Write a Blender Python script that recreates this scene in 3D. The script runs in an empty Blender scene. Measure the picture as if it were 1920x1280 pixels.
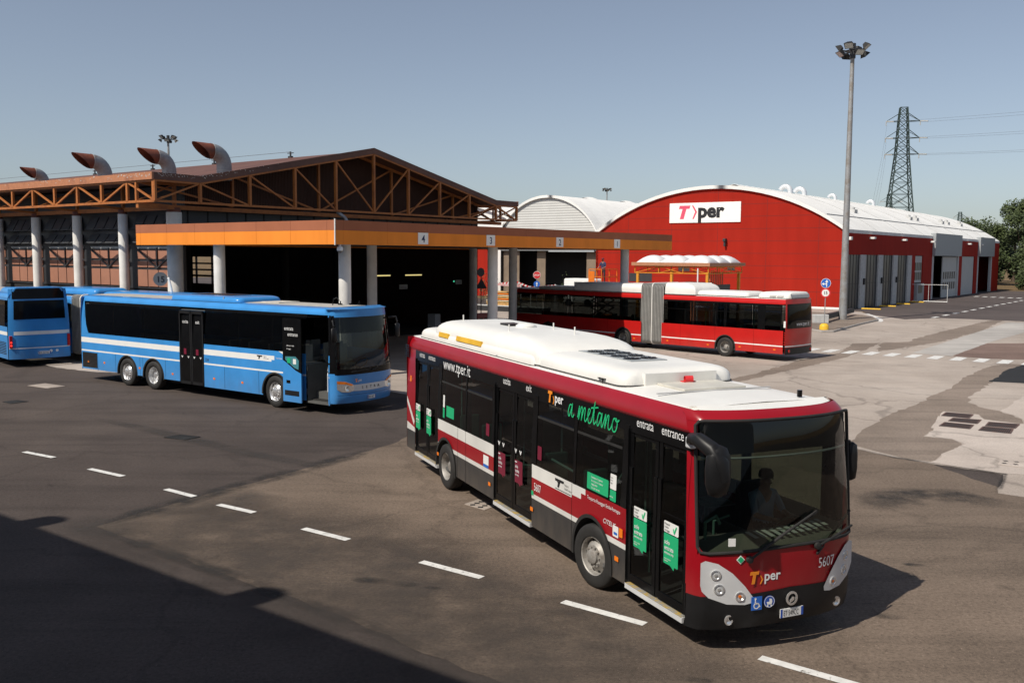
import bpy, bmesh, math, random
from mathutils import Vector, Matrix
R = math.radians
random.seed(7)
scene = bpy.context.scene
COL = scene.collection

# ---------------------------------------------------------------- camera, world, sun, exposure
PITCH, ROLL, CAM_H, FPX = 0.0908, 0.0064, 4.9162, 1769.56
cam = bpy.data.cameras.new('camera')
cam.sensor_width = 36.0
cam.lens = 36.0 * FPX / 1920.0
cam.clip_start = 0.1
cam.clip_end = 6000
camo = bpy.data.objects.new('camera', cam); COL.objects.link(camo)
camo.location = (0, 0, CAM_H)
camo.rotation_euler = (Matrix.Rotation(math.pi/2 - PITCH, 4, 'X') @ Matrix.Rotation(ROLL, 4, 'Z')).to_euler()
scene.camera = camo

SUN_EL, SUN_AZ = R(48.5), R(-138.0)            # azimuth measured from +x
SUNV = Vector((math.cos(SUN_EL)*math.cos(SUN_AZ), math.cos(SUN_EL)*math.sin(SUN_AZ), math.sin(SUN_EL)))
world = bpy.data.worlds.new('World'); scene.world = world
world.use_nodes = True
wn = world.node_tree
bg = wn.nodes['Background']
sky = wn.nodes.new('ShaderNodeTexSky')
sky.sky_type = 'NISHITA'
sky.sun_disc = False
sky.sun_elevation = SUN_EL
sky.sun_rotation = math.atan2(SUNV.x, SUNV.y)
sky.altitude = 0
sky.air_density = 0.9
sky.dust_density = 0.85
sky.ozone_density = 3.0
hs = wn.nodes.new('ShaderNodeHueSaturation')          # summer haze: a less saturated blue
hs.inputs['Saturation'].default_value = .68
wn.links.new(sky.outputs[0], hs.inputs['Color']); wn.links.new(hs.outputs[0], bg.inputs[0])
bg.inputs[1].default_value = 0.097
sl = bpy.data.lights.new('sun', 'SUN'); sl.energy = 4.5; sl.angle = R(0.5); sl.color = (1.0, 0.93, 0.82)
so = bpy.data.objects.new('sun', sl); COL.objects.link(so)
so.rotation_euler = SUNV.to_track_quat('Z', 'Y').to_euler()
so.location = (-40, -40, 60)
scene.view_settings.view_transform = 'Standard'
scene.view_settings.look = 'None'
scene.view_settings.exposure = 0.0
scene.view_settings.gamma = 1.0
scene.view_settings.use_curve_mapping = False

# ---------------------------------------------------------------- materials
def new_mat(name):
    m = bpy.data.materials.new(name); m.use_nodes = True
    nt = m.node_tree
    return m, nt, nt.nodes['Principled BSDF']
def noise(nt, scale, detail=4, rough=.55, stretch=None, coord='Object'):
    tc = nt.nodes.new('ShaderNodeTexCoord')
    n = nt.nodes.new('ShaderNodeTexNoise')
    n.inputs['Scale'].default_value = scale; n.inputs['Detail'].default_value = detail; n.inputs['Roughness'].default_value = rough
    src = tc.outputs[coord]
    if stretch:
        mp = nt.nodes.new('ShaderNodeMapping')
        mp.inputs['Rotation'].default_value = (0, 0, stretch[3] if len(stretch) > 3 else 0)
        mp.inputs['Scale'].default_value = stretch[:3]
        nt.links.new(src, mp.inputs[0]); src = mp.outputs[0]
    nt.links.new(src, n.inputs['Vector'])
    return n.outputs['Fac']
def ramp(nt, fac, stops):
    r = nt.nodes.new('ShaderNodeValToRGB')
    els = r.color_ramp.elements
    while len(els) < len(stops): els.new(.5)
    for e, (p, c) in zip(els, stops):
        e.position = p; e.color = (c[0], c[1], c[2], 1) if not isinstance(c, (int, float)) else (c, c, c, 1)
    nt.links.new(fac, r.inputs[0])
    return r.outputs[0]
def mixc(nt, fac, a, b, mode='MIX'):
    m = nt.nodes.new('ShaderNodeMix'); m.data_type = 'RGBA'; m.blend_type = mode
    for sock, val in ((m.inputs[0], fac), (m.inputs[6], a), (m.inputs[7], b)):
        if hasattr(val, 'is_linked') or hasattr(val, 'links'): nt.links.new(val, sock)
        elif isinstance(val, (int, float)): sock.default_value = val
        else: sock.default_value = (val[0], val[1], val[2], 1)
    return m.outputs[2]
def bump(nt, p, fac, strength=.2, dist=.02):
    b = nt.nodes.new('ShaderNodeBump'); b.inputs['Strength'].default_value = strength; b.inputs['Distance'].default_value = dist
    nt.links.new(fac, b.inputs['Height']); nt.links.new(b.outputs[0], p.inputs['Normal'])
def sc(c, k): return tuple(min(1, x*k) for x in c)
def paint(name, col, rough=.45, metal=0.0, var=.12, scale=3.0, coat=0.0, bmp=0.0, spec=.5, stretch=None):
    m, nt, p = new_mat(name)
    n = noise(nt, scale, 5, .6, stretch)
    c = ramp(nt, n, [(.3, sc(col, 1-var)), (.7, sc(col, 1+var))])
    nt.links.new(c, p.inputs['Base Color'])
    p.inputs['Roughness'].default_value = rough; p.inputs['Metallic'].default_value = metal
    p.inputs['Specular IOR Level'].default_value = spec
    if coat: p.inputs['Coat Weight'].default_value = coat; p.inputs['Coat Roughness'].default_value = .06
    if bmp: bump(nt, p, noise(nt, scale*8, 4), bmp, .01)
    return m
def glass(name, tint, gl=.02, ior=1.45, gloss_tint=(1, 1, 1)):
    m = bpy.data.materials.new(name); m.use_nodes = True; nt = m.node_tree
    nt.nodes.remove(nt.nodes['Principled BSDF'])
    out = nt.nodes['Material Output']
    tr = nt.nodes.new('ShaderNodeBsdfTransparent'); tr.inputs[0].default_value = (*tint, 1)
    g = nt.nodes.new('ShaderNodeBsdfGlossy'); g.inputs['Roughness'].default_value = gl; g.inputs[0].default_value = (*gloss_tint, 1)
    lw = nt.nodes.new('ShaderNodeLayerWeight'); pw = nt.nodes.new('ShaderNodeMath'); pw.operation = 'POWER'; pw.inputs[1].default_value = 5
    f0 = ((ior-1)/(ior+1))**2*1.6            # a pane reflects at both of its faces
    f = nt.nodes.new('ShaderNodeMath'); f.operation = 'MULTIPLY_ADD'; f.inputs[1].default_value = 1-f0; f.inputs[2].default_value = f0
    nt.links.new(lw.outputs['Facing'], pw.inputs[0]); nt.links.new(pw.outputs[0], f.inputs[0])
    mx = nt.nodes.new('ShaderNodeMixShader')
    nt.links.new(f.outputs[0], mx.inputs[0]); nt.links.new(tr.outputs[0], mx.inputs[1]); nt.links.new(g.outputs[0], mx.inputs[2])
    nt.links.new(mx.outputs[0], out.inputs[0])
    return m
def emit(name, col, s):
    m, nt, p = new_mat(name)
    p.inputs['Base Color'].default_value = (*col, 1)
    p.inputs['Emission Color'].default_value = (*col, 1); p.inputs['Emission Strength'].default_value = s
    return m

def asphalt(name, base, warm, crack=True, speck=.7, tyre_f=.75):
    m, nt, p = new_mat(name)
    big = noise(nt, .09, 6, .6)
    mid = noise(nt, .7, 5, .6)
    c = ramp(nt, big, [(.32, sc(base, .78)), (.5, base), (.68, warm)])
    c = mixc(nt, .5, c, ramp(nt, mid, [(.3, .62), (.7, 1.0)]), 'MULTIPLY')
    tyre = noise(nt, 1.0, 5, .65, (.08, .9, 1, R(37)))
    c = mixc(nt, tyre_f, c, ramp(nt, tyre, [(.30, .55), (.52, 1.0)]), 'MULTIPLY')
    fine = noise(nt, 17, 6, .9)
    c = mixc(nt, speck, c, ramp(nt, fine, [(.34, .2), (.5, .78), (.60, 1.0)]), 'MULTIPLY')
    c = mixc(nt, ramp(nt, noise(nt, 26, 3, .8), [(.62, 0.0), (.72, speck*.8)]), c, sc(warm, 1.8))
    bl = noise(nt, 1.7, 3, .5)
    c = mixc(nt, .6, c, ramp(nt, bl, [(.22, .4), (.31, 1.0)]), 'MULTIPLY')
    if crack:
        v = nt.nodes.new('ShaderNodeTexVoronoi'); v.feature = 'DISTANCE_TO_EDGE'; v.inputs['Scale'].default_value = .16
        tc = nt.nodes.new('ShaderNodeTexCoord'); nz = nt.nodes.new('ShaderNodeTexNoise'); nz.inputs['Scale'].default_value = .8; nz.inputs['Detail'].default_value = 6
        vm = nt.nodes.new('ShaderNodeVectorMath'); vm.operation = 'MULTIPLY_ADD'; vm.inputs[1].default_value = (1.6, 1.6, 0)
        nt.links.new(tc.outputs['Object'], nz.inputs['Vector']); nt.links.new(nz.outputs['Color'], vm.inputs[0]); nt.links.new(tc.outputs['Object'], vm.inputs[2])
        nt.links.new(vm.outputs[0], v.inputs['Vector'])
        ln = ramp(nt, v.outputs['Distance'], [(.0, .45), (.006, .62), (.012, 1.0)])
        c = mixc(nt, .3 if tyre_f > .5 else .55, c, ln, 'MULTIPLY')
    nt.links.new(c, p.inputs['Base Color'])
    p.inputs['Roughness'].default_value = .88; p.inputs['Specular IOR Level'].default_value = .25
    bump(nt, p, fine, .35, .012)
    return m
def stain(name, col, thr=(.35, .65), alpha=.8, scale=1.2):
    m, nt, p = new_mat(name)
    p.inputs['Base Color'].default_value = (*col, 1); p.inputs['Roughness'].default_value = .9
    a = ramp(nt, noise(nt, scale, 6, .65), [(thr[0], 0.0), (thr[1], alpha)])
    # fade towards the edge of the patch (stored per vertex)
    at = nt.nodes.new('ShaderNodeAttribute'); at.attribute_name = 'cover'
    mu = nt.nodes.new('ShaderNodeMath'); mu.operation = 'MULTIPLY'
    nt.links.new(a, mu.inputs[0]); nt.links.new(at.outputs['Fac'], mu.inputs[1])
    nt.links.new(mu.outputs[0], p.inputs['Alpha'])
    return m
def worn(name, col, thr=(.30, .42)):
    m, nt, p = new_mat(name)
    nt.links.new(ramp(nt, noise(nt, 5, 5), [(.3, sc(col, .75)), (.7, col)]), p.inputs['Base Color'])
    nt.links.new(ramp(nt, noise(nt, 9, 6, .7), [(thr[0], 0.0), (thr[1], 1.0)]), p.inputs['Alpha'])
    p.inputs['Roughness'].default_value = .7
    return m
def rust(name, base, rustc, thr=(.45, .6), scale=2.0, metal=.3, stretch=None):
    m, nt, p = new_mat(name)
    n = noise(nt, scale, 6, .65, stretch)
    f = ramp(nt, n, [(thr[0], 0.0), (thr[1], 1.0)])
    c = mixc(nt, f, base, rustc)
    c = mixc(nt, .5, c, ramp(nt, noise(nt, scale*6, 4), [(.3, .6), (.7, 1.0)]), 'MULTIPLY')
    nt.links.new(c, p.inputs['Base Color']); p.inputs['Roughness'].default_value = .6; p.inputs['Metallic'].default_value = metal
    return m
def corrugated(name, col, axis, freq, depth=.03, rough=.5, var=.1):
    m, nt, p = new_mat(name)
    tc = nt.nodes.new('ShaderNodeTexCoord'); w = nt.nodes.new('ShaderNodeTexWave')
    w.wave_type = 'BANDS'; w.bands_direction = axis; w.inputs['Scale'].default_value = freq; w.inputs['Distortion'].default_value = 0
    nt.links.new(tc.outputs['Object'], w.inputs['Vector'])
    c = ramp(nt, noise(nt, .8, 5), [(.3, sc(col, 1-var)), (.7, sc(col, 1+var))])
    c = mixc(nt, .6, c, ramp(nt, w.outputs['Fac'], [(0, .55), (.5, 1.0)]), 'MULTIPLY')
    nt.links.new(c, p.inputs['Base Color']); p.inputs['Roughness'].default_value = rough; p.inputs['Specular IOR Level'].default_value = .12
    bump(nt, p, w.outputs['Fac'], .8, depth)
    return m
def panelled(name, col, var=.08):
    # concrete cladding panels: faint streaks running down the face
    m, nt, p = new_mat(name)
    a = noise(nt, .9, 5, .6, (1, 1, .12)); b = noise(nt, .25, 4, .5)
    c = ramp(nt, a, [(.3, sc(col, 1-var)), (.7, sc(col, 1+var))])
    c = mixc(nt, .5, c, ramp(nt, b, [(.3, .8), (.7, 1.0)]), 'MULTIPLY')
    nt.links.new(c, p.inputs['Base Color']); p.inputs['Roughness'].default_value = .8; p.inputs['Specular IOR Level'].default_value = .15
    bump(nt, p, noise(nt, 30, 3), .15, .01)
    return m

MAT = dict(
    ground=asphalt('dry_grass_ground', (.22, .15, .075), (.33, .2, .09), False),
    asphalt=asphalt('brown_asphalt', (.098, .078, .069), (.128, .102, .088)),
    asphalt_new=asphalt('new_asphalt', (.125, .10, .094), (.145, .118, .108), False),
    asphalt_worn=asphalt('worn_asphalt', (.228, .174, .134), (.29, .22, .17), True, .8),
    black_asphalt=asphalt('black_asphalt', (.035, .036, .038), (.045, .046, .048), False),
    concrete=asphalt('yard_concrete', (.47, .40, .345), (.56, .485, .425), True, .45, .28),
    concrete_light=asphalt('light_concrete', (.58, .50, .44), (.66, .58, .52), True, .4, .2),
    trench=asphalt('patched_asphalt', (.30, .24, .195), (.36, .29, .24), False),
    red_asphalt=asphalt('reddish_asphalt', (.25, .17, .14), (.30, .21, .175), False),
    grey_band=asphalt('weathered_band', (.47, .44, .41), (.57, .54, .50), False, .15),
    mark=worn('road_paint', (.78, .77, .74)),
    yellow=paint('yellow_paint', (.80, .48, .03), .5),
    stain=stain('oil_stain', (.028, .026, .025)),
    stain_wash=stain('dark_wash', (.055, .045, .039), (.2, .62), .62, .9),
    stain_soft=stain('soft_stain', (.05, .045, .042), (.3, .7), .6, .7),
    iron=rust('grate_iron', (.11, .09, .085), (.17, .085, .06), (.4, .6), 3),
    col=paint('column_concrete', (.74, .72, .68), .8, var=.12, scale=1.5, bmp=.1),
    orange=paint('orange_fascia', (.86, .27, .040), .6, spec=.1, var=.09, scale=1.1, stretch=(1, 1, .2)),
    brown_fascia=paint('brown_fascia', (.38, .14, .075), .7, var=.08, scale=.8, spec=.08),
    steel_orange=rust('orange_steel', (.47, .155, .035), (.25, .075, .025), (.5, .75), 1.4, 0),
    roof_brown=rust('brown_roof', (.17, .075, .05), (.12, .05, .035), (.4, .65), .6, 0),
    fascia_worn=rust('worn_fascia', (.50, .205, .10), (.24, .09, .055), (.55, .72), .9, 0),
    flake=paint('flaked_paint', (.55, .50, .45), .8),
    clad=corrugated('brown_cladding', (.075, .036, .025), 'X', 3.2, .05),
    clad_y=corrugated('brown_cladding_side', (.075, .036, .025), 'Y', 3.2, .05),
    terracotta=paint('terracotta_panel', (.36, .165, .105), .6, var=.1, scale=.9),
    dark_steel=paint('dark_steel', (.035, .035, .038), .5),
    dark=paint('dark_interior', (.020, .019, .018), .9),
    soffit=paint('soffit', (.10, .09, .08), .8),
    grey_glass=paint('grey_pane', (.075, .08, .085), .3),
    strip=paint('pale_strip', (.42, .42, .40), .7),
    galv=rust('galvanised_duct', (.36, .37, .38), (.22, .10, .07), (.56, .72), 1.2, .5),
    rustcap=rust('rusted_cowl', (.22, .065, .035), (.13, .04, .025), (.4, .65), 2.2, 0),
    black=paint('matt_black', (.012, .012, .013), .6),
    red_hall=panelled('red_panel', (.36, .018, .0085), .08),
    white_roof=panelled('white_roof', (.86, .85, .82), .05),
    white_trim=paint('white_trim', (.78, .77, .73), .5, var=.05),
    seam=paint('roof_seam', (.42, .42, .42), .6),
    corr_white=corrugated('white_corrugated', (.62, .62, .60), 'Z', 1.1, .025, .55, .04),
    sign_white=paint('sign_white', (.90, .89, .84), .5, var=.03),
    pink=paint('logo_pink', (.72, .09, .16), .5, var=.05),
    ink=paint('ink_black', (.015, .015, .017), .5),
    grey_panel=paint('grey_panel', (.34, .36, .37), .5, var=.05),
    pier=paint('pale_pier', (.50, .50, .49), .7),
    door_grey=paint('grey_door', (.036, .038, .041), .3, var=.2, scale=.5),
    door_white=corrugated('white_door', (.60, .60, .58), 'X', 1.6, .02, .5, .04),
    curtain=corrugated('strip_curtain', (.30, .23, .17), 'Y', 2.2, .05, .6, .15),
    lamp_pole=rust('weathered_pole', (.36, .365, .37), (.29, .26, .23), (.45, .65), 1.5, .35),
    lamp_glass=paint('lamp_glass', (.55, .58, .55), .15),
    pylon=paint('pylon_green', (.025, .045, .04), .6),
    wire=paint('wire', (.10, .10, .11), .6),
    sign_blue=paint('sign_blue', (.02, .13, .52), .4, var=.03),
    sign_red=paint('sign_red', (.62, .03, .035), .4, var=.03),
    sign_grey=paint('sign_grey', (.16, .16, .155), .6),  # plain grey; on the limit sign it carries painted-in shade
    white=paint('white_paint', (.80, .80, .78), .4, var=.03),
    tan=paint('tan_fascia', (.46, .22, .12), .6),
    truss_yellow=paint('yellow_steel', (.70, .30, .03), .5),
    dome=paint('white_dome', (.74, .74, .74), .35, var=.03),
    kerb=paint('kerb_concrete', (.40, .37, .34), .8, bmp=.1),
    hi_vis=paint('orange_machine', (.80, .20, .02), .5),
    wood=paint('timber', (.60, .36, .13), .7, var=.25, scale=4),
    leaf=None, bark=paint('bark', (.09, .065, .045), .9),
    tube=emit('fluorescent_tube', (1.0, .82, .32), .8),
    exit_light=emit('green_lamp', (.1, .9, .5), .6),
    skin=paint('skin', (.40, .21, .14), .5, var=.08), navy=paint('navy_cloth', (.03, .04, .10), .8),
    light_blue=paint('light_blue_cloth', (.32, .45, .62), .8), cap_red=paint('dark_red_cap', (.16, .02, .03), .8), trouser=paint('dark_trousers', (.035, .035, .045), .85),
    hair=paint('dark_hair', (.02, .015, .012), .6),
)
def leaf_mat(name, a, b):
    m, nt, p = new_mat(name)
    tc = nt.nodes.new('ShaderNodeTexCoord')
    c = ramp(nt, noise(nt, .35, 4), [(.3, a), (.7, b)])
    oi = nt.nodes.new('ShaderNodeNewGeometry')
    rr = ramp(nt, oi.outputs['Random Per Island'], [(0, .6), (1, 1.0)])
    c = mixc(nt, .6, c, rr, 'MULTIPLY')
    nt.links.new(c, p.inputs['Base Color']); p.inputs['Roughness'].default_value = .7
    return m
MAT['leaf'] = leaf_mat('dark_leaves', (.030, .048, .014), (.085, .115, .032))
MAT['leaf_light'] = leaf_mat('light_leaves', (.05, .08, .02), (.10, .13, .04))

# ---------------------------------------------------------------- mesh helpers
class MB:
    def __init__(s): s.v = []; s.f = []; s.m = []; s.attr = None
    def add(s, pts, m=0):
        i = len(s.v); s.v += [tuple(p) for p in pts]; s.f.append(tuple(range(i, i+len(pts)))); s.m.append(m); return s
    def box(s, x0, x1, y0, y1, z0, z1, m=0):
        i = len(s.v)
        s.v += [(x, y, z) for z in (z0, z1) for y in (y0, y1) for x in (x0, x1)]
        for f in ((0, 2, 3, 1), (4, 5, 7, 6), (0, 1, 5, 4), (2, 6, 7, 3), (0, 4, 6, 2), (1, 3, 7, 5)):
            s.f.append(tuple(i+k for k in f)); s.m.append(m)
        return s
    def frame_box(s, o, X, Y, Z, m=0):          # o corner, X,Y,Z edge vectors
        i = len(s.v); o = Vector(o); X = Vector(X); Y = Vector(Y); Z = Vector(Z)
        s.v += [tuple(o+X*a+Y*b+Z*c) for c in (0, 1) for b in (0, 1) for a in (0, 1)]
        for f in ((0, 2, 3, 1), (4, 5, 7, 6), (0, 1, 5, 4), (2, 6, 7, 3), (0, 4, 6, 2), (1, 3, 7, 5)):
            s.f.append(tuple(i+k for k in f)); s.m.append(m)
        return s
    def bar(s, a, b, w, h=None, m=0, up=(0, 0, 1)):
        a = Vector(a); b = Vector(b); d = (b-a); h = h or w
        u = Vector(up)
        if abs(d.normalized().dot(u)) > .97: u = Vector((1, 0, 0))
        x = d.cross(u).normalized(); y = x.cross(d).normalized()
        return s.frame_box(a - x*w/2 - y*h/2, x*w, y*h, d, m)
    def tube(s, pts, r, n=8, m=0, cap=True):
        pts = [Vector(p) for p in pts]; rs = r if isinstance(r, (list, tuple)) else [r]*len(pts)
        base = len(s.v); prev = None
        for k, p in enumerate(pts):
            d = (pts[min(k+1, len(pts)-1)] - pts[max(k-1, 0)]).normalized()
            if prev is None:
                u = Vector((0, 0, 1)) if abs(d.z) < .9 else Vector((1, 0, 0))
                x = d.cross(u).normalized()
            else:
                x = (prev - d*prev.dot(d)).normalized()
            prev = x; y = d.cross(x)
            for j in range(n):
                a = 2*math.pi*j/n
                s.v.append(tuple(p + (x*math.cos(a)+y*math.sin(a))*rs[k]))
        for k in range(len(pts)-1):
            for j in range(n):
                j2 = (j+1) % n
                s.f.append((base+k*n+j, base+k*n+j2, base+(k+1)*n+j2, base+(k+1)*n+j)); s.m.append(m)
        if cap:
            s.f.append(tuple(base+j for j in range(n))[::-1]); s.m.append(m)
            s.f.append(tuple(base+(len(pts)-1)*n+j for j in range(n))); s.m.append(m)
        return s
    def lathe(s, prof, o=(0, 0, 0), ax=(0, 0, 1), n=24, m=0):       # prof: (r, d) d along ax
        o = Vector(o); ax = Vector(ax).normalized()
        u = Vector((1, 0, 0)) if abs(ax.x) < .9 else Vector((0, 0, 1))
        x = ax.cross(u).normalized(); y = ax.cross(x)
        base = len(s.v)
        for r, d in prof:
            for j in range(n):
                a = 2*math.pi*j/n
                s.v.append(tuple(o + ax*d + (x*math.cos(a)+y*math.sin(a))*max(r, 1e-4)))
        for k in range(len(prof)-1):
            for j in range(n):
                j2 = (j+1) % n
                s.f.append((base+k*n+j, base+k*n+j2, base+(k+1)*n+j2, base+(k+1)*n+j)); s.m.append(m)
        return s
    def rings(s, rings, m=0, cap0=False, cap1=True, mfn=None):      # closed rings of equal count
        base = len(s.v); n = len(rings[0])
        for r in rings: s.v += [tuple(p) for p in r]
        for k in range(len(rings)-1):
            for j in range(n):
                j2 = (j+1) % n
                s.f.append((base+k*n+j, base+k*n+j2, base+(k+1)*n+j2, base+(k+1)*n+j)); s.m.append(mfn(k, j) if mfn else m)
        if cap0: s.f.append(tuple(base+j for j in range(n))[::-1]); s.m.append(m)
        if cap1: s.f.append(tuple(base+(len(rings)-1)*n+j for j in range(n))); s.m.append(m)
        return s
    def grid(s, fn, us, vs, m=0, mfn=None):
        base = len(s.v)
        for v in vs:
            for u in us: s.v.append(tuple(fn(u, v)))
        n = len(us)
        for k in range(len(vs)-1):
            for j in range(n-1):
                s.f.append((base+k*n+j, base+k*n+j+1, base+(k+1)*n+j+1, base+(k+1)*n+j)); s.m.append(mfn(j, k) if mfn else m)
        return s
    def prism(s, poly, o, X, Y, Z, m=0):        # 2D polygon in X,Y axes extruded along Z vector
        o = Vector(o); X = Vector(X); Y = Vector(Y); Z = Vector(Z)
        a = [o+X*p[0]+Y*p[1] for p in poly]; b = [p+Z for p in a]
        i = len(s.v); n = len(poly)
        s.v += [tuple(p) for p in a+b]
        s.f.append(tuple(range(i, i+n))[::-1]); s.m.append(m)
        s.f.append(tuple(range(i+n, i+2*n))); s.m.append(m)
        for j in range(n):
            j2 = (j+1) % n
            s.f.append((i+j, i+j2, i+n+j2, i+n+j)); s.m.append(m)
        return s
    def build(s, name, mats, parent=None, smooth=True, angle=35, bevel=0, loc=None, rot=None, recalc=True):
        me = bpy.data.meshes.new(name)
        me.from_pydata(s.v, [], s.f)
        if not isinstance(mats, (list, tuple)): mats = [mats]
        for m in mats: me.materials.append(m)
        me.polygons.foreach_set('material_index', s.m)
        if recalc:
            bm = bmesh.new(); bm.from_mesh(me)
            bmesh.ops.remove_doubles(bm, verts=bm.verts, dist=1e-4)
            bmesh.ops.recalc_face_normals(bm, faces=bm.faces); bm.to_mesh(me); bm.free()
        if smooth:
            me.polygons.foreach_set('use_smooth', [True]*len(me.polygons))
            me.set_sharp_from_angle(angle=R(angle))
        me.update()
        o = bpy.data.objects.new(name, me); COL.objects.link(o)
        if parent: o.parent = parent
        if loc is not None: o.location = loc
        if rot is not None: o.rotation_euler = rot
        if bevel:
            b = o.modifiers.new('bevel', 'BEVEL'); b.width = bevel; b.segments = 2; b.limit_method = 'ANGLE'; b.angle_limit = R(40)
        return o
def tag(o, label=None, cat=None, group=None, kind=None):
    if label: o['label'] = label
    if cat: o['category'] = cat
    if group: o['group'] = group
    if kind: o['kind'] = kind
    return o
def thing(name, label, cat, loc=(0, 0, 0), rz=0, group=None):
    o = bpy.data.objects.new(name, None); COL.objects.link(o); o.empty_display_size = .3
    o.location = loc; o.rotation_euler = (0, 0, rz)
    return tag(o, label, cat, group)
def copy_tree(o, parent=None):
    c = o.copy(); COL.objects.link(c)
    if parent: c.parent = parent
    for ch in list(o.children): copy_tree(ch, c)
    return c
def text_mesh(s, size, shear=0, bold=0, width=1.0, align='LEFT', ext=.0):
    cu = bpy.data.curves.new('t', 'FONT'); cu.body = s; cu.size = size; cu.shear = shear; cu.offset = bold*size
    cu.align_x = align; cu.extrude = ext; cu.resolution_u = 3
    o = bpy.data.objects.new('t', cu); COL.objects.link(o)
    bpy.context.view_layer.update()
    me = bpy.data.meshes.new_from_object(o.evaluated_get(bpy.context.evaluated_depsgraph_get()))
    bpy.data.objects.remove(o); bpy.data.curves.remove(cu)
    me.transform(Matrix.Diagonal((width, 1, 1, 1)))
    return me
def lettering(parent, items, mat, name='lettering'):
    # items: (text, size, origin, xdir, ydir, opts) joined in one mesh lying on the surface
    last = None
    for it in items:
        bm = bmesh.new()
        s, size, o, X, Y = it[:5]; kw = it[5] if len(it) > 5 else {}
        me = text_mesh(s, size, **kw)
        X = Vector(X).normalized(); Y = Vector(Y).normalized(); Z = X.cross(Y)
        M = Matrix(((X.x, Y.x, Z.x, o[0]), (X.y, Y.y, Z.y, o[1]), (X.z, Y.z, Z.z, o[2]), (0, 0, 0, 1)))
        me.transform(M); bm.from_mesh(me); bpy.data.meshes.remove(me)
        me = bpy.data.meshes.new(name); bm.to_mesh(me); bm.free()
        if not len(me.polygons): continue
        me.materials.clear(); me.materials.append(mat)
        for p in me.polygons: p.material_index = 0
        o = bpy.data.objects.new(name, me); COL.objects.link(o)
        if parent: o.parent = parent
        last = o
    return last
def rrect(x0, x1, y0, y1, r, n=5):
    r = min(r, (x1-x0)/2*.99, (y1-y0)/2*.99); pts = []
    for cx, cy, a0 in ((x1-r, y1-r, 0), (x0+r, y1-r, 90), (x0+r, y0+r, 180), (x1-r, y0+r, 270)):
        for k in range(n+1):
            a = R(a0+90*k/n); pts.append((cx+r*math.cos(a), cy+r*math.sin(a)))
    return pts
def sheet(name, pts, z, mat, kind='structure', wob=0.0, cover=False):
    # flat polygon on the ground; wob > 0 gives it an irregular, broken edge
    P = []
    n = len(pts)
    for i in range(n):
        a = Vector(pts[i]); b = Vector(pts[(i+1) % n])
        k = max(1, int((b-a).length/.35)) if wob else 1
        for j in range(k):
            p = a.lerp(b, j/k)
            if wob: p += Vector((random.uniform(-wob, wob), random.uniform(-wob, wob)))
            P.append((p.x, p.y, z))
    mb = MB(); mb.add(P)
    o = mb.build(name, mat, smooth=False)
    for p in o.data.polygons:
        if p.normal.z < 0: p.flip()
    return tag(o, kind=kind)

# ---------------------------------------------------------------- site frame: u runs back to the right, v back to the left
FA = 0.9226
C0 = Vector((-7.4171, 39.6228, 0))
UU = Vector((math.cos(FA), math.sin(FA), 0)); VV = Vector((-math.sin(FA), math.cos(FA), 0))
def W(u, v, z=0): return C0 + UU*u + VV*v + Vector((0, 0, z))
# the depot and its canopy were first laid out 1/0.9 too large; DS brings their plan and heights to size
DS = .9
CD = C0*DS
def hgt(z):
    k = CAM_H+(2.95-CAM_H)*DS
    return CAM_H+(z-CAM_H)*DS if z >= 2.95 else z*k/2.95
def WD(u, v, z=0): return CD + UU*(u*DS) + VV*(v*DS) + Vector((0, 0, hgt(z)))
def resize(root):
    seen = set()
    for o in root.children_recursive:
        if o.type == 'MESH' and o.data.name not in seen:
            seen.add(o.data.name)
            for v in o.data.vertices: v.co = (v.co.x*DS, v.co.y*DS, hgt(v.co.z))

# ---------------------------------------------------------------- ground, yard, markings
sheet('ground', [(-3000, -800), (3000, -800), (3000, 5000), (-3000, 5000)], -.012, MAT['ground'])
def wp(u, v): p = W(u, v); return (p.x, p.y)
sheet('yard_asphalt', [wp(-75, -110), wp(57.5, -110), wp(57.5, 140), wp(-75, 140)], -.004, MAT['asphalt'])
sheet('service_road', [wp(56.0, -60), wp(57, -16), wp(56.2, -11), wp(52.5, -9.2), wp(57.5, -4.8), wp(61.5, -3.2), wp(62.3, 0), wp(62.3, 75), wp(45, 75), wp(45, 140), wp(134, 140), wp(134, -60)], .001, MAT['asphalt_new'], wob=.04)
sheet('worn_asphalt', [(-7.5, 16.7), (-6.17, 15.57), (-4.97, 14.62), (-4, 13.86), (-2.13, 12.31), (.5, 9.9), (4, 6.5), (9, 2), wp(-10, -55), (20.5, 15.2), (10.62, 19.3), (10.1, 22.4), (8.78, 24.4), (3, 27.4), (-1.6, 31.2), (-2.4, 28), (-3.0, 24.6), (-3.91, 22.8), (-4.97, 20.99), (-6.21, 18.99), (-7.02, 17.56)], .002, MAT['asphalt_worn'], wob=.05)
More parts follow.
